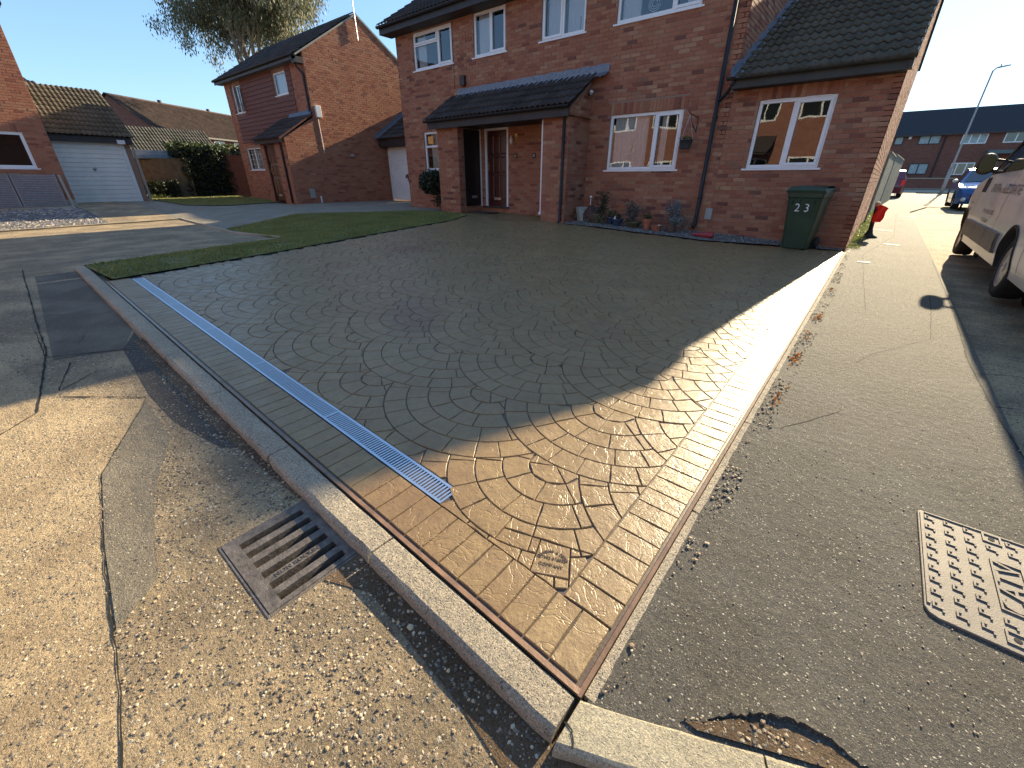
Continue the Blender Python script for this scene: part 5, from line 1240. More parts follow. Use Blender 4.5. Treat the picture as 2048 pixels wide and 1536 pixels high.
mb = MB(); mb.box((NL, 14.2, .1), (GX-.01, 14.4, 5.2)); mb.build('rear_wall', MORT, Nh)
pool = []
clad = [(-24.05, -18.35, 2.78, 5.06)]
bricks(WN, NL, GX, .15, 5.1, nh+clad, [], pool, seed=31); bricks(WG, NY, 14.4, .15, 7.2, [], [(-NP, 1, NE+.12-NP*9.15), (NP, 1, NE+.12+NP*(NRY-9.15)+NP*NRY)], pool, seed=32)
lay_bricks(pool, Nh, BR2, 0)
z = 2.78; k = 0
while z < 5.04:
    z1 = min(z+.152, 5.06); spans = [(-24.05, -18.35)]
    for a, b, c, d in nh[:2]:
        if c < z1-.02 and d > z+.02: spans = [(s, e) for s0, e0 in spans for s, e in ((s0, min(e0, a-.05)), (max(s0, b+.05), e0)) if e-s > .05]
    for s, e in spans:
        m = MB(); m.add([(s, NY-.020, z), (e, NY-.020, z), (e, NY-.008, z1+.02), (s, NY-.008, z1+.02), (s, NY, z), (e, NY, z), (s, NY-.034, z), (e, NY-.034, z)], [(6, 7, 2, 3), (6, 7, 5, 4), (6, 3, 4), (7, 5, 2)]); m.build('cladding_board', CLAD, Nh)
    z = z1
window(Nh, WN, *nh[0], splits=[-23.45], mt=WPAINT, fw_=.05, curtain=[(-23.9, -23.1, CURT)])
s_ = MB(); 
for q in ([(-23.42, 4.0), (-23.38, 4.0), (-23.38, 4.92), (-23.42, 4.92)],): pass
m = MB(); m.add([(-23.44, NY-.0, 4.0), (-23.07, NY-.26, 4.0), (-23.07, NY-.26, 4.90), (-23.44, NY-.0, 4.90), (-23.44, NY-.03, 4.0), (-23.07, NY-.29, 4.0), (-23.07, NY-.29, 4.90), (-23.44, NY-.03, 4.90)], [(0,1,2,3),(4,5,6,7),(0,1,5,4),(3,2,6,7),(0,3,7,4),(1,2,6,5)]); o = m.build('open_sash', WPAINT, Nh); o['label'] = 'white casement standing open'
window(Nh, WN, *nh[1], splits=[], mt=WPAINT, fw_=.05, curtain=[(-19.77, -18.85, CURT)])
window(Nh, WN, *nh[2], splits=[-23.15], mt=WPAINT, fw_=.05, curtain=[(-23.9, -22.45, BLIND)])
for k in range(5):
    m = MB(); u = -23.85+k*.3; m.prism([(u, 1.72), (u+.012, 1.72), (u+.012, 2.51), (u, 2.51)], WN.fn, -.055, -.048); m.build('glazing_bar', WPAINT, Nh)
for k in range(3):
    m = MB(); zz = 1.9+k*.2; m.prism([(-23.88, zz), (-22.45, zz), (-22.45, zz+.012), (-23.88, zz+.012)], WN.fn, -.054, -.049); m.build('glazing_bar', WPAINT, Nh)
sn = Vector((0, 1, NP)).normalized()
mb = MB(); e0 = NE+.13; mb.add([(NL-.25, 9.12, e0), (GX+.03, 9.12, e0), (GX+.03, NRY, e0+NP*(NRY-9.12)), (NL-.25, NRY, e0+NP*(NRY-9.12)), (NL-.25, 14.5, e0+NP*(NRY-9.12)-NP*(14.5-NRY)), (GX+.03, 14.5, e0+NP*(NRY-9.12)-NP*(14.5-NRY))], [(0, 1, 2, 3), (3, 2, 5, 4)]); mb.build('roof_deck', roofm, Nh)
tile_field(Nh, (NL-.27, 9.05, e0-.02), X_, sn, 25, 10, TILE, 120, tw=(GX+.06-NL+.27)/25, name='nb')
mb = MB(); mb.box((NL-.24, 9.10, NE-.02), (GX+.02, 9.13, e0)); mb.box((GX-.25, 9.10, NE-.13), (GX+.02, 9.39, NE+.05)); mb.build('fascia', FASCIA, Nh)
mb = MB(); mb.box((NL-.22, 9.13, NE-.005), (GX-.26, 9.42, NE+.01)); mb.build('soffit', simple('grey_soffit', (.16,.15,.15), .7), Nh)
gutter(Nh, (NL-.26, 9.06, e0), (GX+.03, 9.06, e0), .055)
pipe(Nh, [(GX-.18, 9.06, e0-.04), (GX-.16, 9.20, e0-.35), (GX-.08, 9.35, e0-.55), (GX-.06, 9.35, .5), (GX-.06, 9.3, .44)], .036, [(GX-.06, 9.35, 3.6), (GX-.06, 9.35, 1.8)])
mb = MB(); 
for (y0, y1) in ((9.12, NRY), (NRY, 14.5)):
    z0_, z1_ = nz(y0)+.02, nz(y1)+.02; mb.add([(GX+.002, y0, z0_-.06), (GX+.03, y0, z0_-.06), (GX+.03, y1, z1_-.06), (GX+.002, y1, z1_-.06), (GX+.002, y0, z0_), (GX+.03, y0, z0_), (GX+.03, y1, z1_), (GX+.002, y1, z1_)], [(0,1,2,3),(4,5,6,7),(1,2,6,5),(0,3,7,4)])
mb.build('verge', STONEC, Nh)
m = MB(); m.box((GX+.002, 9.52, 3.36), (GX+.10, 9.72, 3.74)); m.build('alarm_box', WPAINT, Nh, bevel=.01)
m = MB(); m.tube([(GX+.02, 9.58, 3.36), (GX+.02, 9.60, 2.2)], .010, 6); m.build('cable', WPAINT, Nh)
m = MB(); m.box((GX+.002, 10.7, 2.12), (GX+.08, 10.85, 2.20)); m.build('overflow_vent', GREYP, Nh)
# neighbour porch
PY_ = 8.15; WNP = Wall((0, PY_, 0), (1, 0, 0), (0, -1, 0)); pp = []
mb = MB(); mb.prism([(PY_, .1), (NY-.001, .1), (NY-.001, 3.35), (PY_, 2.62)], WG.fn, -.12, 0); mb.build('porch_side_wall', MORT, Nh)
bricks(WG, PY_, NY-.02, .15, 3.4, [], [(-.60, 1, 2.60-.60*PY_)], pp, seed=41); 
mb = MB(); mb.box((-18.20, PY_, .1), (GX-.121, PY_+.12, 2.6)); mb.build('porch_front_wall', MORT, Nh); bricks(WNP, -18.20, GX, .15, 2.55, [], [], pp, seed=42)
mb = MB(); mb.box((-19.42, PY_, .1), (-19.14, NY, 2.6)); mb.build('porch_left_wall', MORT, Nh); bricks(WNP, -19.42, -19.14, .15, 2.55, [], [], pp, seed=43)
lay_bricks(pp, Nh, BR2, 0)
panel_door(Nh, WNP, -19.14, -18.20, .50, 2.52, DOORM, frame=DOORM, d=-.06, label='dark red front door with a small arched light')
mb = MB(); mb.add([(-19.55, 7.98, 2.62), (GX+.06, 7.98, 2.62), (GX+.06, NY-.005, 3.45), (-19.55, NY-.005, 3.45)], [(0, 1, 2, 3)]); mb.build('porch_roof_deck', FASCIA, Nh)
tile_field(Nh, (-19.57, 7.92, 2.60), X_, (0, 1, .6), 8, 5, TILE, 40, tw=(GX+.07+19.57)/8, name='nbp')
mb = MB(); mb.box((-19.52, 8.0, 2.48), (GX+.04, 8.03, 2.62)); mb.build('porch_fascia', FASCIA, Nh)
mb = MB(); mb.add([(-19.0, NY-.012, 3.60), (GX+.05, NY-.012, 3.60), (GX+.05, NY-.14, 3.42), (-19.0, NY-.14, 3.42)], [(0, 1, 2, 3)]); mb.build('lead_flashing', LEAD, Nh)
mb = MB(); mb.add([(GX+.01, 7.95, 2.57), (GX+.06, 7.95, 2.57), (GX+.06, 9.38, 3.43), (GX+.01, 9.38, 3.43), (GX+.01, 7.95, 2.63), (GX+.06, 7.95, 2.63), (GX+.06, 9.38, 3.49), (GX+.01, 9.38, 3.49)], [(0,1,2,3),(4,5,6,7),(1,2,6,5),(0,3,7,4),(0,1,5,4)]); mb.build('porch_verge', CLAD, Nh)
pipe(Nh, [(GX-.28, 8.0, 2.55), (GX-.28, 8.10, 2.4), (GX-.26, 8.10, .46)], .034, [(GX-.27, 8.10, 1.6)])
m = MB(); m.box((GX+.002, 8.72, .62), (GX+.05, 8.92, .95)); m.build('meter_box', GREYP, Nh, bevel=.01)
m = MB(); m.tube([(GX+.05, 9.12, .44), (GX+.05, 9.12, .68)], .03, 8); m.build('waste_pipe', WPAINT, Nh)
# aerial on the gable
ae = thing('tv_aerial', 'thin television aerial on a mast at the peak of the neighbour gable', 'aerial')
m = MB(); m.tube([(GX+.06, 11.74, 6.05), (GX+.06, 11.70, 7.35)], .018, 6); m.build('mast', METAL, ae)
m = MB(); m.tube([(GX+.06, 11.45, 7.30), (GX+.10, 12.3, 7.42)], .012, 5); m.build('boom', METAL, ae)
for k in range(8):
    m = MB(); m.tube([(GX-.08, 11.55+k*.09, 7.31+.011*k), (GX+.22, 11.55+k*.09, 7.31+.011*k)], .006, 4); m.build('element', METAL, ae)
# garage between the two houses
Ga = thing('link_garage', 'low tiled garage with a white ribbed door between the two brick houses', 'garage')
GY = 12.5; mb = MB(); mb.box((-14.90, GY, .1), (XL-.01, GY+.15, 2.85)); mb.build('wall', MORT, Ga); mb = MB(); mb.box((GX+.01, GY, .1), (GX+.10, GY+.15, 2.85)); mb.build('pier', MORT, Ga)
mb = MB(); mb.box((GX+.01, 12.12, 2.53), (XL-.01, 12.16, 2.80)); mb.box((GX+.01, 12.16, 2.50), (XL-.01, GY+.1, 2.53)); mb.build('fascia', FASCIA, Ga)
gd = MB(); gd.box((GX+.18, GY+.02, .46), (-14.98, GY+.06, 2.46)); gdo = gd.build('garage_door', WPAINT, Ga)
for k in range(13):
    m = MB(); z0_ = .47+k*.153; m.prism([(GX+.19, z0_+.008), (-14.99, z0_+.008), (-14.99, z0_+.145), (GX+.19, z0_+.145)], lambda u, z, d: (u, GY+.02-d, z), 0, .014); m.build('door_rib', WPAINT, gdo, bevel=.005)
m = MB(); m.box((GX+.10, GY-.01, .45), (GX+.18, GY+.05, 2.5)); m.box((GX+.10, GY-.01, 2.46), (-14.9, GY+.05, 2.53)); m.build('door_frame', WPAINT, Ga)
m = MB(); m.lathe((-16.1, GY-.01, 1.36), [(0, -.02), (.03, -.02), (.03, .02), (0, .02)], 10, ax=(0, 1, 0)); m.build('lock', BLACKP, gdo)
GRY = 14.2
mb = MB(); mb.add([(GX, 12.05, 2.80), (XL, 12.05, 2.80), (XL, GRY, 2.80+.63*(GRY-12.05)), (GX, GRY, 2.80+.63*(GRY-12.05)), (GX, 16.5, 2.8), (XL, 16.5, 2.8)], [(0, 1, 2, 3), (3, 2, 5, 4)]); mb.build('roof_deck', roofm, Ga)
tile_field(Ga, (GX+.14, 12.0, 2.79), X_, (0, 1, .63), 14, 8, TILE, 60, tw=.318, name='lg')
m = MB(); n = 40; vs_ = []
for i in range(n+1):
    y = lerp(11.98, GRY, i/n); zz = 2.82+.63*(y-12.05); vs_ += [(GX+.012, y, zz+.17), (GX+.02, y, zz+.05), (GX+.22+.02*math.sin(i*1.7), y, zz+.05+.012*math.sin(i*1.7))]
m.add(vs_, [(3*i+j, 3*i+j+1, 3*i+j+4, 3*i+j+3) for i in range(n) for j in range(2)]); m.build('lead_flashing', LEAD, Ga)

# ================================================================== FAR-LEFT HOUSE AND GARAGE
Lh = thing('left_house', 'brick house corner at the left edge with a white framed window above slatted grey gates', 'house')
WLh = Wall((-22.0, 0, 0), (0, 1, 0), (1, 0, 0)); lw = [(.35, 2.0, 1.585, 2.62)]
mb = MB(); wall_cells(mb, WLh, -6, 2.57, .1, 6.2, lw, t=.2); mb.build('wall', MORT, Lh, fixn=False)
mb = MB(); mb.box((-27, 2.37, .1), (-22.2, 2.565, 6.2)); mb.build('side_wall', MORT, Lh)
pp = []; bricks(WLh, -1.2, 2.57, .15, 6.2, lw, [], pp, soldiers=[(.35, 2.0, 2.62)], seed=51); lay_bricks(pp, Lh, BR2, 0)
window(Lh, WLh, *lw[0], splits=[], fw_=.085, curtain=[])
mb = MB(); mb.add([(-21.7, -6, 6.05), (-21.7, 2.75, 6.05), (-25, 2.75, 8.0), (-25, -6, 8.0)], [(0, 1, 2, 3)]); mb.build('roof_deck', roofm, Lh)
tile_field(Lh, (-21.66, -1.6, 6.05), Y_, Vector((-1, 0, .6)).normalized(), 15, 6, TILEB, 20, name='lh')
mb = MB(); mb.box((-21.74, -6, 5.88), (-21.70, 2.75, 6.05)); mb.box((-22.3, 2.58, 5.9), (-21.7, 2.75, 6.1)); mb.build('fascia', FASCIA, Lh)
m = MB(); m.box((-22.0+.01, 2.30, .35), (-21.92, 2.56, .62)); m.build('meter_box', STONEC, Lh)
for i, (y0, y1) in enumerate(((-.25, 1.22), (1.25, 2.30))):
    gt_ = thing('slatted_gate', ['left-hand grey slatted panel leaning against the left house wall', 'right-hand grey slatted panel with a pale end post leaning against the left house wall'][i], 'gate', 'slatted panels under the left house window')
    lean = .10
    for k in range(21):
        zz = .34+k*.051; x_ = -21.62-lean*(zz-.3)*1.6
        m = MB(); m.box((x_, y0, zz), (x_+.02, y1, zz+.033)); m.build('slat', GREYW, gt_)
    for y_ in (y0, y1-.04):
        m = MB(); m.obox((-21.72, y_+.02, .86), (-lean*1.6, 0, 1), (0, 1, 0), (1, 0, .16), .56, .022, .015); m.build('post', PALEW, gt_)
m = MB(); m.obox((-21.62, 2.40, .83), (-.22, -.02, 1), (0, 1, 0), (1, 0, .2), .58, .035, .02); tag(m.build('timber_post', PALEW), 'pale timber strut leaning at the end of the slatted panels', 'post')
m = MB(); m.box((-21.84, .9, 1.40), (-21.74, 1.5, 1.425)); tag(m.build('wooden_batten', PALEW), 'short pale batten lying on top of the slatted panels', 'batten')
Lg = thing('left_garage', 'brick garage with a cream ribbed up-and-over door and weathered tiled roof', 'garage')
GXX = -24.0; WLg = Wall((GXX, 0, 0), (0, 1, 0), (1, 0, 0))
mb = MB(); mb.box((-30, 4.88, .1), (GXX, 5.06, 2.75)); mb.build('side_wall', MORT, Lg)
gd = MB(); gd.box((GXX-.05, 2.60, .40), (GXX-.01, 4.78, 2.46)); gdo = gd.build('garage_door', simple('cream_paint', (.76,.75,.70), .5, var=.08, nscale=2), Lg); CREAM = MATS['cream_paint']if 'cream_paint' in MATS else None
CREAM = gdo.data.materials[0]
for k in range(13):
    m = MB(); z0_ = .41+k*.157; m.prism([(2.62, z0_+.007), (4.76, z0_+.007), (4.76, z0_+.150), (2.62, z0_+.150)], lambda u, z, d: (GXX-.01+d, u, z), 0, .022); m.build('door_rib', CREAM, gdo, bevel=.008)
m = MB(); m.box((GXX-.06, 4.78, .38), (GXX+.01, 4.87, 2.52)); m.box((GXX-.06, 2.58, 2.46), (GXX+.01, 4.78, 2.52)); m.build('door_frame', WPAINT, Lg)
m = MB(); m.lathe((GXX+.03, 3.72, 1.62), [(0, -.02), (.05, -.015), (.05, .015), (0, .02)], 10, ax=(1, 0, 0)); m.build('handle', METAL, gdo, smooth=True)
m = MB(); m.box((GXX-.06, 2.58, 2.52), (GXX+.20, 5.15, 2.72)); m.build('fascia', FASCIA, Lg)
m = MB(); m.box((GXX+.10, 4.66, 2.50), (GXX+.22, 4.90, 2.64)); m.build('corner_box', WPAINT, Lg)
sg = Vector((-1, 0, .62)).normalized()
mb = MB(); RX = -26.65; mb.add([(GXX+.26, 2.4, 2.74), (GXX+.26, 5.2, 2.74), (RX, 5.2, 2.74+.62*(GXX+.26-RX)), (RX, 2.4, 2.74+.62*(GXX+.26-RX)), (-30, 2.4, 2.4), (-30, 5.2, 2.4)], [(0, 1, 2, 3), (3, 2, 5, 4)]); mb.prism([(GXX+.2, 2.7), (RX, 2.7+.62*(GXX+.2-RX)), (-30, 2.3)], lambda u, z, d: (u, 5.12+d, z), 0, .03); mb.build('roof_deck', roofm, Lg)
tile_field(Lg, (GXX+.30, 2.30, 2.735), Y_, sg, 10, 11, TILEG, 110, tw=.292, name='lgar', gauge=.315)
m = MB(); m.tube([(RX, 2.3, 4.42), (RX, 5.22, 4.42)], .11, 10); m.build('ridge_tiles', TILEG, Lg)
m = MB(); m.box((GXX+.32, 5.17, .4), (GXX+.40, 5.23, 2.6)) if False else m.box((GXX-.02, 5.09, .38), (GXX+.06, 5.17, 2.66)); tag(m.build('corner_post', PALEW), 'pale vertical timber post at the right corner of the cream-doored garage', 'post')
# house roof peeping over the garage
Ph = thing('far_roof_house', 'distant house whose ribbed brown roof shows above the left garage ridge', 'house')
mb = MB(); mb.box((-40, .5, 0), (-34.6, 5.2, 4.4)); mb.build('wall', FARB, Ph)
mb = MB(); mb.add([(-34.2, .3, 4.3), (-34.2, 5.4, 4.3), (-37.3, 4.4, 6.1), (-37.3, .3, 6.1), (-40.4, 5.4, 4.3), (-40.4, .3, 4.3)], [(0, 1, 2, 3), (1, 2, 4), (3, 2, 4, 5)]); mb.build('roof_deck', roofm, Ph)
tile_field(Ph, (-34.15, .2, 4.32), Y_, Vector((-1, 0, .58)).normalized(), 17, 11, TILEB, 0, cut=lambda p: p.y < 5.4-.33*(p.z-4.3)/1.0*1.6, name='ph')

# ================================================================== FENCES, SHED AND HEDGE BETWEEN THEM
def board_fence(name, label, p, q, z0, h, mt, bw=.125, group=None, cap=True):
    F = thing(name, label, 'fence', group); p = Vector((*p, 0)); q = Vector((*q, 0)); d = q-p; L = d.length; d.normalize(); nn = Vector((d.y, -d.x, 0)); n = int(L/bw); rg = random.Random(int(L*100))
    for k in range(n):
        c = p+d*(k+.5)*bw; t = .006*(k % 2); m = MB(); hh = h+rg.uniform(-.008, .008)
        m.obox(c+nn*t+Vector((0, 0, z0+hh/2)), d, nn, (0, 0, 1), bw*.52, .007, hh/2); m.build('board', mt, F)
    for k in range(max(2, int(L/1.8)+1)):
        c = p+d*min(L, k*1.8); m = MB(); m.obox(c-nn*.05+Vector((0, 0, z0+h/2+.02)), d, nn, (0, 0, 1), .045, .04, h/2+.03); m.build('post', mt, F)
    if cap:
        m = MB(); m.obox((p+q)/2+Vector((0, 0, z0+h+.015)), d, nn, (0, 0, 1), L/2, .035, .015); m.build('capping', mt, F)
    return F
board_fence('board_fence', 'mossy vertical board fence between the left garage and the clipped hedge', (-28.2, 5.6), (-27.4, 7.9), .40, 1.75, FENCEW)
board_fence('board_fence', 'red-brown board fence between the clipped hedge and the neighbour house', (-27.6, 9.5), (-26.0, 11.6), .42, 1.95, FENCER)
sh = thing('garden_shed', 'low dark shed roof showing above the mossy fence', 'shed')
mb = MB(); mb.box((-30.6, 5.7, .4), (-28.4, 8.2, 2.2)); mb.build('wall', FENCEW, sh)
for k in range(5):
    m = MB(); m.obox((-28.15-.5*k, 6.95, 2.16+.10*k), (0, 1, 0), (-1, 0, .2), (.2, 0, 1), 1.45, .28, .015); m.build('roof_board', FASCIA, sh)
bg_ = thing('back_garage', 'pale mossy tiled garage roof behind the shed and hedge', 'garage')
mb = MB(); mb.box((-38, 6.0, .2), (-32.2, 10.6, 2.7)); mb.build('wall', FARB, bg_)
mb = MB(); mb.add([(-31.9, 5.7, 2.6), (-31.9, 10.9, 2.6), (-33.7, 10.4, 3.85), (-33.7, 5.7, 3.85), (-38, 10.9, 2.6), (-38, 5.7, 2.6)], [(0, 1, 2, 3), (1, 2, 4), (3, 2, 4, 5)]); mb.build('roof_deck', roofm, bg_)
tile_field(bg_, (-31.85, 5.6, 2.62), Y_, Vector((-1, 0, .69)).normalized(), 18, 7, TILEG, 0, name='bg')
tr_ = thing('terrace_row', 'long row of houses with a brown roof behind the hedge, orange sunlit front', 'houses')
C1 = Vector((-44, 11.2, 0)); U1 = Vector((-.866, -.5, 0)); V1 = Vector((-.5, .866, 0)); HW = 3.3; LN = 20
def tp(u, v, z): p = C1+U1*u+V1*v; return (p.x, p.y, z)
mb = MB(); mb.add([tp(0, 0, -.2), tp(2*HW, 0, -.2), tp(2*HW, 0, 4.6), tp(HW, 0, 6.85), tp(0, 0, 4.6), tp(0, LN, -.2), tp(2*HW, LN, -.2), tp(2*HW, LN, 4.6), tp(HW, LN, 6.85), tp(0, LN, 4.6)], [(0, 1, 2, 3, 4), (5, 6, 7, 8, 9), (0, 4, 9, 5), (1, 2, 7, 6)]); mb.build('wall', FARB, tr_)
mb = MB(); mb.add([tp(-.3, -.15, 4.45), tp(-.3, LN, 4.45), tp(HW, LN, 7.0), tp(HW, -.15, 7.0), tp(2*HW+.3, LN, 4.45), tp(2*HW+.3, -.15, 4.45)], [(0, 1, 2, 3), (3, 2, 4, 5)])
FROOF = tilemat('far_brown_roof', (.085,.052,.04), (.12,.10,.07), .5); mb.build('roof', FROOF, tr_)
mb = MB(); mb.add([tp(-.32, -.15, 4.32), tp(-.32, LN, 4.32), tp(-.32, LN, 4.46), tp(-.32, -.15, 4.46)], [(0, 1, 2, 3)]); mb.build('fascia', FASCIA, tr_)
tile_field(tr_, tp(-.35, -.2, 4.46), V1, (U1+Vector((0, 0, .70))).normalized(), 67, 13, TILEB, 0, name='tr')
for k in range(3):
    m = MB(); m.tube([tp(HW, 4.4+k*5, 6.95), tp(HW, 4.4+k*5, 7.15)], .15, 8); m.build('roof_vent', FASCIA, tr_)
for k in range(7):
    v0 = 3.0+k*2.3; m = MB(); m.add([tp(-.03, v0, 3.2), tp(-.03, v0+1.2, 3.2), tp(-.03, v0+1.2, 4.25), tp(-.03, v0, 4.25)], [(0, 1, 2, 3)]); f = m.build('window', WPAINT, tr_); m = MB()
    for j in (0, 1): m.add([tp(-.05, v0+.1+j*.55, 3.3), tp(-.05, v0+.55+j*.55, 3.3), tp(-.05, v0+.55+j*.55, 4.15), tp(-.05, v0+.1+j*.55, 4.15)], [(0, 1, 2, 3)])
    m.build('panes', CARGL, f, kind=None)
def leafbox(name, label, cat, boxes, n, s, mt, seed, core=True, light=None):
    T = thing(name, label, cat); rg = random.Random(seed); m = MB(); m2 = MB(); c = MB()
    vol = [(b[1][0]-b[0][0])*(b[1][1]-b[0][1])*(b[1][2]-b[0][2]) for b in boxes]
    for k in range(n):
        a, b = rg.choices(boxes, vol)[0]; f = rg.randrange(5); p = [rg.uniform(a[i], b[i]) for i in range(3)]
        e = .10*abs(rg.gauss(0, 1))
        if f == 0: p[0] = b[0]+.05-e
        elif f == 1: p[1] = a[1]-.05+e
        elif f == 2: p[2] = b[2]+.05-e
        elif f == 3: p[0] = b[0]-abs(rg.gauss(0, .2))
        b_ = .14*noise.noise((p[0]*2, p[1]*2, p[2]*2)); p = [p[0]+b_, p[1]-b_, p[2]+b_]
        leaf(m2 if light and p[2] > b[2]-.22 and rg.random() < .6 else m, p, s*rg.uniform(.6, 1.4), rg, .2)
    m.build('foliage', mt, T, fixn=False)
    if light: m2.build('top_foliage', light, T, fixn=False)
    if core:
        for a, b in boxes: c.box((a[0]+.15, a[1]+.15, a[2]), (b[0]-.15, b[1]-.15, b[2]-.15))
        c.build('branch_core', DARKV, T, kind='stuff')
    return T
leafbox('clipped_hedge', 'big dark clipped evergreen hedge standing on the far lawn between two fences', 'hedge', [((-29.3, 7.6, .4), (-27.4, 9.9, 2.75))], 9000, .11, LEAFD, 3, light=LEAFG)
leafbox('back_hedge', 'lighter green hedge top behind the red-brown fence', 'hedge', [((-31.5, 8.2, .4), (-29.4, 13.0, 3.0))], 5000, .13, LEAFD, 4, light=LEAFG)
leafbox('low_bush', 'low dark rounded bush at the foot of the mossy fence', 'bush', [((-27.9, 5.9, .4), (-27.2, 7.2, 1.15))], 2200, .09, LEAFD, 5)
m = MB(); rg = random.Random(3)
for k in range(500): leaf(m, (-27.2+rg.gauss(0, .9)*.3+.3*k/500, 5.3+rg.uniform(-.4, 1.2), gz(-27, 5)+.04+abs(rg.gauss(0, .06))), .08, rg)
tag(m.build('weeds', LEAFG), 'low ground-cover weeds at the corner post of the left garage', 'weeds')
# gravel strip and flags before the left house
scatter(2600, [(-21.4, -1.5), (-16.7, -1.5), (-16.7, 2.35), (-21.4, 2.35)], .02, .05, lambda x, y: gz(x, y)+.0, 15, [PEB[3], simple('slate_chip', (.22,.22,.25), .7), simple('mauve_chip', (.3,.25,.26), .7)], 'grey and white decorative stones before the left house')
sheet('pebble_strip', [(-21.6, -2), (-16.6, -2), (-16.6, 2.45), (-21.6, 2.45)], .006, .6, GRAVG)
m = MB()
for k in range(4): m.box((-21.55, -.6+k*.75, gz(-21.5, 1)+.0), (-20.95, .12+k*.75, gz(-21.5, 1)+.04)); 
fl = struct('flagstones')
for k in range(4):
    m = MB(); m.box((-21.55, -.6+k*.75, gz(-21.5, 1)+.0), (-20.95, .12+k*.75, gz(-21.5, 1)+.04)); m.build('flagstone', KERBN, fl)

# ================================================================== EUCALYPTUS
def euca():
    T = thing('eucalyptus_tree', 'tall loose-crowned eucalyptus with pinkish-green leaves rising behind the neighbour house', 'tree')
    rg = random.Random(21); tr0 = MB(); base = Vector((-43.5, 19.0, 0)); lv = MB(); lv2 = MB()
    def branch(p, d, L, r, depth):
        pts = [p]; rr_ = [r]; n = 4
        for i in range(n):
            d = (d+Vector((rg.gauss(0, .13), rg.gauss(0, .13), rg.gauss(.03, .08)))).normalized(); p = p+d*L/n; pts.append(p); rr_.append(r*(1-.45*(i+1)/n))
        tr0.tube(pts, rr_, 6 if depth < 3 else 4, cap=False)
        if depth >= 4 or r < .03:
            for k in range(5):
                q = p+Vector((rg.gauss(0, .9), rg.gauss(0, .9), rg.gauss(0, .75))); clump = []
                sz = rg.uniform(.5, 1.0)
                for j in range(150):
                    s_ = rg.uniform(.12, .24); a = q+Vector((rg.gauss(0, sz*.55), rg.gauss(0, sz*.55), rg.gauss(-.15, sz*.6)))
                    e = Vector((rg.gauss(0, .35), rg.gauss(0, .35), -1)).normalized(); u = e.cross(Vector((rg.gauss(0, 1), rg.gauss(0, 1), .2))).normalized()
                    lv.add([a, a+u*s_*.22+e*s_*.5, a+e*s_*1.3, a-u*s_*.22+e*s_*.5], [(0, 1, 2, 3)], rg.random())
            return
        for k in range(3 if depth else 5):
            a = rg.uniform(0, 6.28); sp = rg.uniform(.35, .75); side = Vector((math.cos(a), math.sin(a), 0)); nd_ = (d+side*sp).normalized()
            branch(pts[rg.choice([2, 3, 4])], nd_, L*rg.uniform(.62, .85), rr_[-1]*rg.uniform(.6, .85), depth+1)
    tr0.tube([base, base+Vector((.2, 0, 4)), base+Vector((-.2, .2, 8.5))], [.42, .34, .28], 10)
    for dirn in ((-.55, -.1, 1), (-.3, .3, 1.2), (.1, 0, 1.3), (.4, .1, 1.15), (.6, .2, 1), (-.75, -.2, .75)):
        branch(base+Vector((-.1, .1, 8.0)), Vector(dirn).normalized(), 4.4, .20, 1)
    tr0.build('trunk', BARK, T); lv.build('crown', LEAFE, T, fixn=False); print('euc leaves', len(lv.f))
euca()

# ================================================================== DOWN THE SIDE STREET
board_fence('side_fence', 'grey-green close-board fence running on from the house side wall along the pavement', (-.20, 19.9), (-.05, 24.4), .27, 1.85, FENCEG, bw=.15)
board_fence('side_fence', 'second stepped run of grey-green fence ending near the maroon car', (-.03, 24.4), (.30, 31), .30, 1.9, FENCEG, bw=.15)
vg = thing('side_wall_weeds', 'yellow-green weeds and grass growing along the foot of the house side wall', 'weeds'); m = MB(); rg = random.Random(19)
for k in range(1300):
    y = 10.1+12*rg.random()**1.3; x = -.25+.20*rg.random()**1.5+(.004*(y-10)); z_ = gz(x, y)+.015
    h = rg.uniform(.015, .05)*(1.4 if y > 11 else .6); a = rg.uniform(0, 6.28); m.add([(x-.006, y, z_), (x+.006, y, z_), (x+rg.uniform(-.04, .04), y+rg.uniform(-.04, .04), z_+h)], [(0, 1, 2)], rg.random())
for k in range(700):
    y = 10.4+11*rg.random(); leaf(m, (-.22+.14*rg.random(), y, gz(0, y)+.03+.03*rg.random()), .045, rg)
m.build('foliage', LEAFY, vg, fixn=False)
m = MB(); m.tube([(-.19, 15.6, gz(0, 15)), (-.19, 15.65, gz(0, 15)+.95)], .02, 6); tag(m.build('thin_stake', BARK), 'thin dark stake leaning on the side wall just before the fence', 'stake')
# bollard with red cloth
bo = thing('marker_post', 'short black rubber-footed post draped with a bright red cloth beside the house side wall', 'post')
bx, by = .0, 12.45; bzz = gz(0, 12.4)+.006
m = MB(); m.lathe((bx, by, bzz), [(0, 0), (.165, 0), (.155, .02), (.09, .05), (.06, .09), (.045, .16), (0, .16)], 20); m.build('base', RUBBER, bo, smooth=True)
m = MB(); m.tube([(bx, by, bzz+.1), (bx-.03, by, bzz+.62)], [.042, .036], 12); m.build('post', RUBBER, bo, smooth=True)
m = MB(); m.lathe((bx-.03, by, bzz+.62), [(.038, 0), (.05, .02), (.045, .07), (.03, .09), (0, .09)], 12); m.build('cap', simple('cream_cap', (.55,.35,.22), .6), bo, smooth=True)
m = MB(); vs_ = []; n = 12
for i in range(n+1):
    for j in range(9):
        u, v = i/n, j/8; x_ = bx-.04+.21*u*(1-.25*v)+.012*math.sin(v*7+u*3); y_ = by-.055+.03*math.sin(u*9+v*2)-.02*u; z_ = bzz+.66-.07*u*u-v*(.34-.12*abs(u-.45)+(.05 if u < .3 else 0))
        vs_.append((x_, y_, z_))
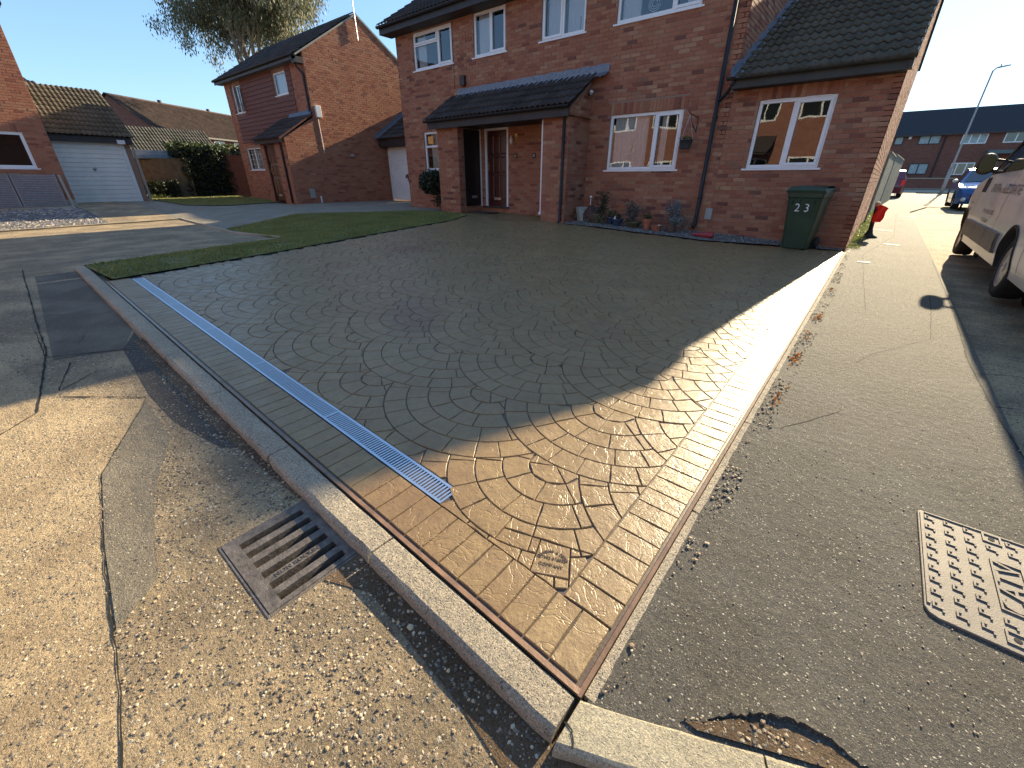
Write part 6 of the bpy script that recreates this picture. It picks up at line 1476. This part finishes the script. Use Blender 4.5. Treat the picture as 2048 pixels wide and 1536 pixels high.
m.add(vs_, [(i*9+j, i*9+j+1, (i+1)*9+j+1, (i+1)*9+j) for i in range(n) for j in range(8)]); m.build('cloth', REDC, bo, smooth=True)
for (a, b, lb) in (((-.02, 8.72), (.14, 8.76), 'pale painted utility mark on the pavement level with the house corner'), ((.10, 14.3), (.42, 14.1), 'pale bar mark on the pavement behind the red-cloth post'), ((.28, 11.4), (.52, 11.3), 'pale bar mark in the middle of the pavement'), ((.60, 19.5), (.98, 19.4), 'pale bar mark near the tip of the lamp post shadow')):
    m = MB(); zf = gz(a[0], a[1])+.0075; m.add([(a[0], a[1]-.03, zf), (b[0], b[1]-.03, gz(*b)+.0075), (b[0], b[1]+.035, gz(*b)+.0075), (a[0], a[1]+.035, zf)], [(0, 1, 2, 3)]); o = m.build('paint_mark', simple('worn_white_paint', (.6,.56,.46), .7, var=.3, nscale=60) if 'worn_white_paint' not in bpy.data.materials else bpy.data.materials['worn_white_paint'], kind='structure')
# leaves along the edging kerb
m = MB(); rg = random.Random(23)
for (cx, cy, n) in ((-.165, 3.7, 26), (-.155, 5.0, 20), (-.16, 2.9, 14), (-.17, 6.4, 8), (-.168, 4.3, 8)):
    for k in range(n): leaf(m, (cx+rg.gauss(0, .014), cy+rg.gauss(0, .09), gz(0, cy)+.008+.01*rg.random()), .028, rg, .6)
tag(m.build('fallen_leaves', LEAFR, kind='stuff'), 'orange fallen leaves caught along the edging kerb')
# far pale junction, low wall, terrace across the street
sheet('junction', [(-14, 45.5), (30, 45.5), (30, 53.2), (-14, 53.2)], .004, 1.5, aggregate('pale_junction', (.42,.36,.27), [(.5,.45,.35),(.3,.26,.2)], 40, .8, .4, (.85,.85,.85), fine=(.5,.45,.36)))
sheet('far_pavement', [(-14, 53.2), (30, 53.2), (30, 56.2), (-14, 56.2)], .05, 1.5, KERBN)
lw_ = thing('low_brick_wall', 'long low brick wall with pale coping in front of the far terrace', 'wall')
m = MB(); m.box((-12, 56.2, .3), (28, 56.45, 1.42)); m.build('wall', FARB, lw_); m = MB(); m.box((-12.1, 56.15, 1.42), (28.1, 56.5, 1.50)); m.build('coping', KERBN, lw_)
ft = thing('far_terrace', 'long two storey brick terrace with dark roof across the end of the street', 'houses')
TY = 58.0; WT = Wall((0, TY, 0), (1, 0, 0), (0, -1, 0)); m = MB(); m.box((-12, TY, 0), (32, TY+6, 5.1)); m.build('wall', FARB, ft)
m = MB(); m.add([(-12.3, TY-.35, 5.02), (32, TY-.35, 5.02), (32, TY+3.4, 7.30), (-12.3, TY+3.4, 7.30), (32, TY+7, 5.0), (-12.3, TY+7, 5.0)], [(0, 1, 2, 3), (3, 2, 4, 5)]); m.build('roof', tilemat('slate_roof', (.035,.036,.042), (.06,.06,.055), .5), ft)
m = MB(); m.box((-12.3, TY-.38, 4.92), (32, TY-.30, 5.06)); m.build('fascia', FASCIA, ft)
DKFR = simple('dark_window_frame', (.03,.03,.035), .5); FCUR = simple('far_curtain', (.36,.42,.42), .8, var=.25, nscale=3)
def fwin(u0, u1, z0, z1, splits, mt, lt=True):
    fr = MB(); ring(fr, WT, u0, u1, z0, z1, .07, .0, .05)
    for u in splits: fr.prism([(u-.04, z0+.07), (u+.04, z0+.07), (u+.04, z1-.07), (u-.04, z1-.07)], WT.fn, 0, .045)
    f = fr.build('window', mt, ft); us = [u0+.07]+list(splits)+[u1-.07]
    for a, b in zip(us, us[1:]):
        g = MB(); g.add([WT.fn(a, z0+.07, .012), WT.fn(b, z0+.07, .012), WT.fn(b, z1-.07, .012), WT.fn(a, z1-.07, .012)], [(0, 1, 2, 3)]); g.build('pane', FCUR if lt else CARGL, f, fixn=False)
for k in range(-1, 3):
    o_ = 6.15*k; dk = k % 2 == 0
    fwin(-.62+o_*2-.0, .03+o_*2, 4.28, 4.98, [], DKFR if dk else UPVC); fwin(1.10+o_*2, 2.62+o_*2, 4.25, 5.0-.02, [1.86+o_*2], DKFR if dk else UPVC)
    fwin(3.98+o_*2, 5.58+o_*2, 4.18, 5.0-.02, [4.52+o_*2, 5.05+o_*2], UPVC); fwin(6.6+o_*2, 7.9+o_*2, 4.18, 4.98, [7.3+o_*2], UPVC, False)
    fwin(1.12+o_*2, 2.50+o_*2, 1.80, 2.72, [1.78+o_*2], DKFR); fwin(4.0+o_*2, 5.52+o_*2, 1.75, 2.72, [4.4+o_*2, 5.0+o_*2], UPVC, False)
    m = MB(); m.box((5.9+o_*2, TY-.9, 3.35), (8.0+o_*2, TY, 3.62)); m.build('porch_canopy', simple('teal_canopy', (.10,.14,.14), .6) if 'teal_canopy' not in bpy.data.materials else bpy.data.materials['teal_canopy'], ft)
    m = MB(); m.box((.35+o_*2, TY-.12, 4.72), (.55+o_*2, TY, 4.95)); m.build('alarm_box', WPAINT, ft)
    m = MB(); m.tube([(2.9+o_*2, TY-.08, 4.9), (2.9+o_*2, TY-.08, .6)], .05, 6); m.build('downpipe', BLACKP, ft)
# street lamp
la = thing('street_lamp', 'tall grey lamp post with a slim head leaning across the sky at the right', 'lamp post')
ly = 45.0; lx = 3.19; lz = gz(lx, ly)
m = MB(); m.tube([(lx, ly, lz-.1), (lx, ly, lz+1.55)], .11, 12); m.build('base_compartment', LAMPM, la, smooth=True)
m = MB(); m.tube([(lx, ly, lz+1.5), (lx, ly, lz+1.65), (lx+.02, ly, 7.65)], [.105, .06, .042], 10); m.build('column', LAMPM, la, smooth=True)
m = MB(); m.tube([(lx+.02, ly, 7.6), (lx+.12, ly, 7.76), (lx+.5, ly, 7.84)], .04, 8); m.build('bracket', LAMPM, la, smooth=True)
m = MB(); m.add([(lx+.14, ly-.10, 7.74), (lx+.75, ly-.09, 7.83), (lx+.75, ly+.09, 7.83), (lx+.14, ly+.10, 7.74), (lx+.16, ly-.07, 7.82), (lx+.72, ly-.05, 7.88), (lx+.72, ly+.05, 7.88), (lx+.16, ly+.07, 7.82)], [(0,1,2,3),(4,5,6,7),(0,1,5,4),(1,2,6,5),(2,3,7,6),(3,0,4,7)]); m.build('lamp_head', LAMPM, la)
m = MB(); m.tube([(lx+.30, ly, 7.84), (lx+.30, ly, 7.96)], .03, 8); m.build('photocell', LAMPM, la)

# ================================================================== VEHICLES
def vehicle(name, label, cat, side, wheels, xf, front_dir, yo, z0, paint, cell=.07, wr=.33, arch=.40, glass=(), trims=(), label_w=None, track_in=.03, rim_n=5, cladding=None):
    """side: outline (y,z) anticlockwise of the body side; xf(y,z)->half-width position. Built about x=0, then moved."""
    V = thing(name, label, cat); cx = yo[0]; cy = yo[1]
    sx = -1
    def T(x, y, z): return (cx+x, cy+y*front_dir, z0+z)
    # outline with wheel arches
    out = []
    for i, (y, z) in enumerate(side): out.append((y, z))
    poly = out
    # cut wheel arches: replace the sill line by arcs
    pts = []; ws = sorted(wheels)
    zb = min(p[1] for p in side)
    bottom = []
    for wy in ws:
        a0 = math.asin(clamp((zb-wr)/arch, -1, 1)); n = 14
        for k in range(n+1):
            a = math.pi-a0-(math.pi-2*a0)*k/n; bottom.append((wy+arch*math.cos(a), wr+arch*math.sin(a)))
    i0 = [i for i, p in enumerate(side) if p[1] == zb]
    first, last = i0[0], i0[-1]        # side starts at rear bottom, ends at front bottom, then goes over the top
    poly = [side[first]]+bottom+[side[last]]+[p for p in side[last+1:]]
    for sgn in (-1, 1):
        m = MB(); fn = lambda y, z: T(sgn*xf(y, z), y, z); grid_surf(m, poly, cell, cell, fn); m.build('body_side', paint, V, smooth=True, weld=True)
        for wy in ws:     # arch lips and inner wells
            m = MB(); a0 = math.asin(clamp((zb-wr)/arch, -1, 1)); n = 16; vs_ = []
            for k in range(n+1):
                a = math.pi-a0-(math.pi-2*a0)*k/n; y, z = wy+arch*math.cos(a), wr+arch*math.sin(a); y2, z2 = wy+(arch-.012)*math.cos(a), wr+(arch-.012)*math.sin(a)
                vs_ += [T(sgn*(xf(y, z)+.008), wy+(arch+.02)*math.cos(a), wr+(arch+.02)*math.sin(a)), T(sgn*(xf(y, z)+.010), y2, z2), T(sgn*(xf(y, z)-.30), y2, z2)]
            m.add(vs_, [(3*k+j, 3*k+j+1, 3*k+j+4, 3*k+j+3) for k in range(n) for j in range(2)]); m.build('wheel_arch', RUBBER if cladding is None else cladding, V, smooth=True)
            m = MB(); m.prism([(wy+(arch-.012)*math.cos(2*math.pi*k/20), wr+(arch-.012)*math.sin(2*math.pi*k/20)) for k in range(20)], lambda u, z, d: T(sgn*(xf(u, max(z, zb))-.30-d), u, z), 0, .01); m.build('arch_well', DARKV, V)
    # skin over the top between both sides
    m = MB(); top = [p for p in side[last:]]+[side[first]]; P2 = []
    for (a, b) in zip(top, top[1:]):
        n = max(1, int(math.hypot(b[0]-a[0], b[1]-a[1])/.08))
        for k in range(n): P2.append((lerp(a[0], b[0], k/n), lerp(a[1], b[1], k/n)))
    P2.append(top[-1]); n = 8; vs_ = []
    cyy = sum(p[0] for p in P2)/len(P2)
    for (y, z) in P2:
        for j in range(n+1):
            t = j/n*2-1; w_ = xf(y, z); crown = .035*(1-t*t); endb = sstep(.5, 1, abs((y-cyy))/max(.01, max(abs(p[0]-cyy) for p in P2)))
            vs_.append(T(w_*t, y+(.16*(1-t*t)*endb*(1 if y > cyy else -.2)), z+crown*sstep(.5, .9, z)))
    m.add(vs_, [(i*(n+1)+j, i*(n+1)+j+1, (i+1)*(n+1)+j+1, (i+1)*(n+1)+j) for i in range(len(P2)-1) for j in range(n)]); m.build('body_shell', paint, V, smooth=True, weld=True)
    m = MB(); m.add([T(-xf(side[first][0], zb)+.1, side[first][0]+.1, zb), T(xf(side[first][0], zb)-.1, side[first][0]+.1, zb), T(xf(side[last][0], zb)-.1, side[last][0]-.1, zb), T(-xf(side[last][0], zb)+.1, side[last][0]-.1, zb)], [(0, 1, 2, 3)]); m.build('underside', DARKV, V)
    for sgn in (-1, 1):
        for gp_ in glass:
            m = MB(); grid_surf(m, gp_, cell, cell, lambda y, z: T(sgn*(xf(y, z)+.006), y, z)); m.build('side_window', CARGL, V, smooth=True, weld=True)
        for wy in ws:
            xw = xf(wy, wr)-track_in; c = T(sgn*xw, wy, wr); W = bpy.data.objects.new('wheel', None); 
            m = MB(); tw_ = .20; m.lathe(c, [(wr*.62, .0), (wr*.66, .012), (wr*.90, .014), (wr*.985, -.012), (wr, -.05), (wr, -tw_+.05), (wr*.97, -tw_), (wr*.6, -tw_)], 36, ax=(sgn, 0, 0)); ty = m.build('tyre', RUBBER, V, smooth=True)
            m = MB(); m.lathe(c, [(wr*.64, .004), (wr*.60, -.012), (wr*.58, -.10), (0, -.10)], 32, ax=(sgn, 0, 0)); m.build('rim_barrel', DARKV, ty, smooth=True)
            m = MB(); m.lathe(c, [(wr*.65, .006), (wr*.62, .010), (wr*.57, -.008)], 32, ax=(sgn, 0, 0)); m.build('rim_edge', ALLOY, ty, smooth=True)
            for k in range(rim_n):
                a = 2*math.pi*k/rim_n+.3; m = MB(); d1 = Vector((0, math.cos(a), math.sin(a))); d2 = Vector((0, -math.sin(a), math.cos(a))); cc = Vector(c)+Vector((sgn*-.02, 0, 0))
                m.add([cc+d1*wr*.10-d2*.045, cc+d1*wr*.10+d2*.045, cc+d1*wr*.60+d2*.055, cc+d1*wr*.60-d2*.055, cc+d1*wr*.1-d2*.03+Vector((sgn*.025, 0, 0)), cc+d1*wr*.1+d2*.03+Vector((sgn*.025, 0, 0)), cc+d1*wr*.58+d2*.035+Vector((sgn*.018, 0, 0)), cc+d1*wr*.58-d2*.035+Vector((sgn*.018, 0, 0))], [(4,5,6,7),(0,1,5,4),(1,2,6,5),(2,3,7,6),(3,0,4,7)]); m.build('spoke', ALLOY, ty)
            m = MB(); m.lathe(c, [(.055, -.005), (.05, .008), (0, .012)], 16, ax=(sgn, 0, 0)); m.build('hub_cap', ALLOY, ty, smooth=True)
    return V, T, xf
# van, nose towards +Y, nearside towards the pavement
VX, VY = 2.15, 0.0; vz = gz(1.3, 8)-.0
def vxf(y, z):
    w_ = .955-.0*z
    w_ -= .15*sstep(1.05, 2.0, z)                      # tumblehome
    w_ -= .05*(1-sstep(.20, .55, z))
    w_ -= .30*sstep(11.0, 11.95, y)**1.4               # nose plan taper
    w_ += .012*math.exp(-((z-.93)/.06)**2)             # waist crease
    w_ -= .05*sstep(5.6, 5.0, y)
    return w_
vside = [(5.0, .27), (11.72, .27), (11.88, .40), (11.90, .70), (11.72, .90), (11.35, 1.04), (10.75, 1.16), (10.15, 1.25), (9.6, 1.58), (9.05, 1.90), (8.75, 1.97), (7.4, 2.0), (5.4, 1.98), (5.05, 1.9), (4.97, 1.2)]
V, VT, _ = vehicle('white_van', 'pale silver-white van with faded lettering and black mirror parked half off the pavement', 'van', vside, [7.02, 10.92], vxf, 1, (VX, 0), vz, VANP, cell=.09, wr=.33, arch=.41,
    glass=[[(8.25, 1.30), (9.95, 1.27), (9.45, 1.62), (9.02, 1.84), (8.25, 1.86)]], rim_n=10)
def vp(mb, poly, off, cell=.1): grid_surf(mb, poly, cell, cell, lambda y, z: VT(-(vxf(y, z)+off), y, z))
def vbox(name, poly, off, mt, parent=V):
    m = MB(); vp(m, poly, off); n = len(poly)
    m.add([VT(-(vxf(y, z)+off), y, z) for y, z in poly]+[VT(-(vxf(y, z)-.01), y, z) for y, z in poly], [(i, (i+1) % n, n+(i+1) % n, n+i) for i in range(n)]); return m.build(name, mt, parent)
for i, (a, b) in enumerate(((7.62, 8.42), (8.44, 9.30), (9.32, 9.85), (9.87, 10.38))): o = vbox('side_moulding', [(a, .40+.0*i), (b, .40), (b, .62), (a, .62)], .030, simple('brown_grey_moulding', (.135,.115,.095), .55, var=.15, nscale=6) if i == 0 else bpy.data.materials['brown_grey_moulding'])
for ya in (10.28, 8.18, 6.3):
    m = MB(); 
    vs_ = [VT(-(vxf(y, z)+.0025), y, z) for z in [.36+.09*k for k in range(int((1.9-.36)/.09))] for y in (ya-.006, ya+.006)]
    m.add(vs_, [(2*k, 2*k+1, 2*k+3, 2*k+2) for k in range(len(vs_)//2-1)]); m.build('door_gap', DARKV, V)
o = vbox('door_handle', [(8.42, 1.10), (8.66, 1.10), (8.66, 1.15), (8.42, 1.15)], .035, VANP); 
o = vbox('door_handle', [(7.72, 1.24), (7.98, 1.24), (7.98, 1.29), (7.72, 1.29)], .035, VANP)
vbox('side_window', [(6.5, 1.34), (8.08, 1.33), (8.10, 1.84), (6.5, 1.86)], .006, CARGL)
for yy_ in (9.98, 10.16):
    vbox('wing_vent', [(yy_-.05, 1.02), (yy_+.03, 1.02), (yy_+.06, 1.18), (yy_+.01, 1.22), (yy_-.04, 1.16)], .012, BLACKP)
m = MB()
def vtext(mb, txt, size, yc, zc, sl=0): place_text(mb, txt, size, lambda a, b, c: VT(-(vxf(yc-a, zc+b)+.005), yc-a, zc+b+sl*a))
vtext(m, 'DRIVEWAY & DECORATIVE', .155, 8.55, 1.08); m.build('lettering', VTEXT, V)
m = MB(); vtext(m, 'drives  patios  paths', .105, 9.0, .80); vtext(m, 'free quotes', .10, 9.0, .69); m.build('small_lettering', VTEXT, V)
m = MB(); vtext(m, 'concrete', .085, 10.65, .86); vtext(m, 'company', .085, 10.72, .77); m.build('wing_lettering', VTEXT, V)
m = MB(); m.add([VT(-(.955-.15*sstep(1.05, 2, z))*t, y, z+.035*(1-t*t)+.006) for (y, z) in ((10.08, 1.27), (9.6, 1.58), (9.08, 1.88)) for t in [-.93+.31*j for j in range(7)]], [(i*7+j, i*7+j+1, (i+1)*7+j+1, (i+1)*7+j) for i in range(2) for j in range(6)]); m.build('windscreen', CARGL, V, smooth=True)
for sgn in (-1, 1):
    mir = MB(); c = VT(sgn*1.08, 9.93, 1.40); r_ = []
    for (k, w2, h2) in ((-.075, .075, .11), (-.02, .105, .145), (.05, .10, .14), (.10, .06, .09)):
        r_ += [(c[0]+w2*math.cos(a)*1.0, c[1]+k, c[2]+h2*math.copysign(abs(math.sin(a))**.7, math.sin(a))) for a in [2*math.pi*j/16 for j in range(16)]]
    mir.add(r_, [(i*16+j, i*16+(j+1) % 16, (i+1)*16+(j+1) % 16, (i+1)*16+j) for i in range(3) for j in range(16)]+[tuple(range(48, 64))]); mo = mir.build('door_mirror', BLACKP, V, smooth=True)
    m = MB(); m.add([(c[0]+.085*math.cos(2*math.pi*j/16), c[1]-.073, c[2]+.12*math.copysign(abs(math.sin(2*math.pi*j/16))**.7, math.sin(2*math.pi*j/16))) for j in range(16)], [tuple(range(16))]); m.build('mirror_glass', SILVER, mo)
    m = MB(); m.bar(VT(sgn*1.0, 9.95, 1.31), VT(sgn*.90, 9.95, 1.27), .05, .035); m.bar(VT(sgn*1.0, 9.95, 1.46), VT(sgn*.86, 9.85, 1.43), .03, .03); m.build('mirror_arm', BLACKP, mo)
    m = MB(); m.bar(VT(sgn*.93, 10.10, 1.27), VT(sgn*.80, 9.02, 1.93), .045, .03); m.build('a_pillar_trim', BLACKP, V)
    m = MB(); grid_surf(m, [(11.35, .72), (11.80, .70), (11.75, .86), (11.40, .98)], .06, .06, lambda y, z: VT(sgn*(vxf(y, z)+.006), y, z)); m.build('headlight', HEADL, V)
# van rear
m = MB(); m.obox(VT(0, 4.93, .45), (1, 0, 0), (0, 1, 0), (0, 0, 1), .93, .07, .12); m.build('rear_bumper', BLACKP, V, bevel=.02)
for sgn in (-1, 1):
    m = MB(); m.obox(VT(sgn*.40, 4.955, 1.56), (1, 0, 0), (0, 1, -.05), (0, .05, 1), .30, .012, .22); m.build('rear_window', CARGL, V, bevel=.01)
    m = MB(); m.obox(VT(sgn*.86, 4.95, 1.05), (1, 0, 0), (0, 1, 0), (0, 0, 1), .05, .03, .22); m.build('tail_light', REDC, V, bevel=.01)
m = MB(); m.obox(VT(0, 4.935, 1.15), (1, 0, 0), (0, 1, 0), (0, 0, 1), .006, .01, .62); m.build('rear_door_gap', DARKV, V)
# blue hatchback facing the camera (nose towards -Y)
def bxf(y, z):
    w_ = .86-.03*(1-sstep(.2, .5, z))-.25*sstep(.78, 1.42, z)
    w_ -= .16*sstep(1.40, 1.90, y)**1.5; w_ -= .12*sstep(-1.4, -1.85, y)
    return w_
bside = [(-1.80, .20), (1.72, .20), (1.83, .34), (1.85, .55), (1.72, .72), (1.35, .84), (.95, .92), (.55, 1.14), (.15, 1.36), (-.15, 1.43), (-.9, 1.45), (-1.45, 1.36), (-1.65, 1.05), (-1.80, .85), (-1.86, .5)]
BC, BT, _ = vehicle('blue_hatchback', 'small bright blue hatchback parked facing the camera beyond the van', 'car', bside, [-1.15, 1.16], bxf, -1, (3.02, 26.05), gz(2, 25)+.0, BLUECAR, cell=.08, wr=.30, arch=.35, glass=[[(-.55, .93), (.80, .93), (.45, 1.15), (.12, 1.32), (-.55, 1.35)], [(-1.35, .97), (-.65, .93), (-.65, 1.34), (-1.25, 1.30)]], rim_n=7)
def bfront(pts, off=.012, fwd=None):
    """points (x, z) on the nose"""
    return [BT(x, 1.86+.13*(1-(x/.62)**2)*.9-.30*max(0, abs(x)-.45)*1.2-.35*max(0, z-.55)*1.0+off, z) for x, z in pts]
m = MB(); m.add([BT((.86-.25*sstep(.78, 1.42, z))*t*.95, y, z+.035*(1-t*t)*sstep(.5, .9, z)+.012) for (y, z) in ((.92, .94), (.55, 1.14), (.16, 1.355)) for t in [-.93+.31*j for j in range(7)]], [(i*7+j, i*7+j+1, (i+1)*7+j+1, (i+1)*7+j) for i in range(2) for j in range(6)]); m.build('windscreen', CARGL, BC, smooth=True)
m = MB(); m.add([BT(x, y, z) for x, y, z in ((-.42, 2.0, .30), (.42, 2.0, .30), (.50, 1.97, .52), (-.50, 1.97, .52))], [(0, 1, 2, 3)]); m.build('grille', DARKV, BC)
m = MB(); m.obox(BT(0, 2.02, .40), (1, 0, 0), (0, 1, 0), (0, 0, 1), .26, .008, .055); m.build('number_plate', simple('plate_white', (.6,.6,.58), .5), BC)
m = MB(); m.lathe(BT(0, 2.0, .60), [(.045, 0), (.05, .012), (.03, .012)], 16, ax=(0, -1, 0)); m.build('badge', METAL, BC)
for sgn in (-1, 1):
    m = MB(); m.lathe(BT(sgn*.58, 1.66, .66), [(0, .13), (.06, .125), (.10, .10), (.12, .05), (.12, -.05)], 18, ax=(sgn*.35, -1, .25)); m.build('headlight', HEADL, BC, smooth=True)
    m = MB(); m.lathe(BT(sgn*.60, 1.80, .36), [(0, .10), (.06, .10), (.075, .08), (.08, 0)], 14, ax=(sgn*.3, -1, 0)); m.build('fog_light', HEADL, BC, smooth=True)
    m = MB(); c = BT(sgn*.96, .72, 1.0); m.lathe(c, [(0, -.09), (.035, -.07), (.052, -.02), (.052, .04), (.03, .08), (0, .09)], 12, ax=(1, 0, 0)); mo = m.build('door_mirror', WPAINT, BC, smooth=True)
    m = MB(); m.bar(BT(sgn*.80, .70, .97), c, .04, .03); m.build('mirror_arm', BLACKP, mo)
# maroon car beyond the fence
def mxf(y, z): return .86-.22*sstep(.8, 1.45, z)-.12*sstep(1.5, 2.1, abs(y))
ms = [(-2.0, .22), (2.0, .22), (2.08, .5), (1.9, .78), (1.0, .92), (.3, 1.38), (-.6, 1.44), (-1.5, 1.36), (-1.95, .95), (-2.08, .6)]
MC, MT, _ = vehicle('maroon_car', 'dark maroon car whose tail shows past the end of the grey-green fence', 'car', ms, [-1.25, 1.3], mxf, 1, (-.02, 36.6), gz(0, 36), MAROON, cell=.12, wr=.31, arch=.36, glass=[[(-1.5, .95), (.9, .93), (.2, 1.32), (-1.3, 1.32)]])
for sgn in (-1, 1):
    m = MB(); m.obox(MT(sgn*.70, -2.06, .78), (1, 0, 0), (0, 1, 0), (0, 0, 1), .08, .02, .13); m.build('tail_light', REDC, MC, bevel=.01)

# ================================================================== HOUSES ACROSS THE ROAD (one seen in the window reflections, one added)
op = thing('opposite_house', 'sunlit brick terrace across the road, seen mirrored in the extension window', 'houses')
OY = -8.2; WO = Wall((0, OY, 0), (-1, 0, 0), (0, 1, 0)); ow = []
LITB = wallmat('opposite_brick', (.30,.125,.085), (.24,.09,.065), (.28,.2,.15))
ow = [(a, a+1.5, z0_, z0_+1.05) for a in (.4, 2.9, 5.4, 8.2, 10.6, 13.2, 15.8, 18.6) for z0_ in (1.3, 4.05)]
m = MB(); wall_cells(m, WO, -2, 22, -.3, 5.3, ow, t=.2); m.build('wall', LITB, op, fixn=False)
for (a, b, c, d) in ow:
    f = MB(); ring(f, WO, a, b, c, d, .08, -.05, .01); f.prism([(a+.55, c), (a+.63, c), (a+.63, d), (a+.55, d)], WO.fn, -.05, 0); ff = f.build('window', UPVC, op)
    g = MB(); g.add([WO.fn(a, c, -.06), WO.fn(b, c, -.06), WO.fn(b, d, -.06), WO.fn(a, d, -.06)], [(0, 1, 2, 3)]); g.build('pane', CARGL, ff, fixn=False)
m = MB(); m.add([(2.3, OY+.35, 5.2), (-22.3, OY+.35, 5.2), (-22.3, OY-4, 7.6), (2.3, OY-4, 7.6)], [(0, 1, 2, 3)]); m.build('roof', TILEB, op)
m = MB(); m.box((-8.1, OY, 2.5), (-5.3, OY+1.2, 2.62)); m.add([(-8.2, OY+1.3, 2.6), (-5.2, OY+1.3, 2.6), (-5.2, OY+.02, 3.4), (-8.2, OY+.02, 3.4)], [(0, 1, 2, 3)]); m.build('porch_roof', TILE, op)

sh_ = thing('added_street_house', 'unseen brick house added to the right of the street to darken a window reflection', 'house')  # unseen block added so the left house window mirrors brick, not bright sky
m = MB(); m.box((16, -14, -.5), (22, 7, 5.4)); m.build('wall', LITB, sh_)
m = MB(); m.add([(15.6, -14.3, 5.3), (15.6, 7.3, 5.3), (19, 7.3, 7.6), (19, -14.3, 7.6), (22.4, 7.3, 5.3), (22.4, -14.3, 5.3)], [(0, 1, 2, 3), (3, 2, 4, 5)]); m.build('roof', TILEB, sh_)

# ---- put every thing's origin at its own base
dg = bpy.context.evaluated_depsgraph_get(); bpy.context.view_layer.update()
for o in list(col.objects):
    if o.parent is None and o.type == 'EMPTY':
        pts = []
        for c in o.children_recursive:
            if c.type == 'MESH': pts += [c.matrix_world @ Vector(b) for b in c.bound_box]
        if not pts: continue
        lo = Vector((min(p.x for p in pts), min(p.y for p in pts), min(p.z for p in pts))); hi = Vector((max(p.x for p in pts), max(p.y for p in pts), 0))
        base = Vector(((lo.x+hi.x)/2, (lo.y+hi.y)/2, lo.z)); kids = list(o.children)
        o.location = base
        for c in kids: c.matrix_parent_inverse = Matrix.Translation(-base)
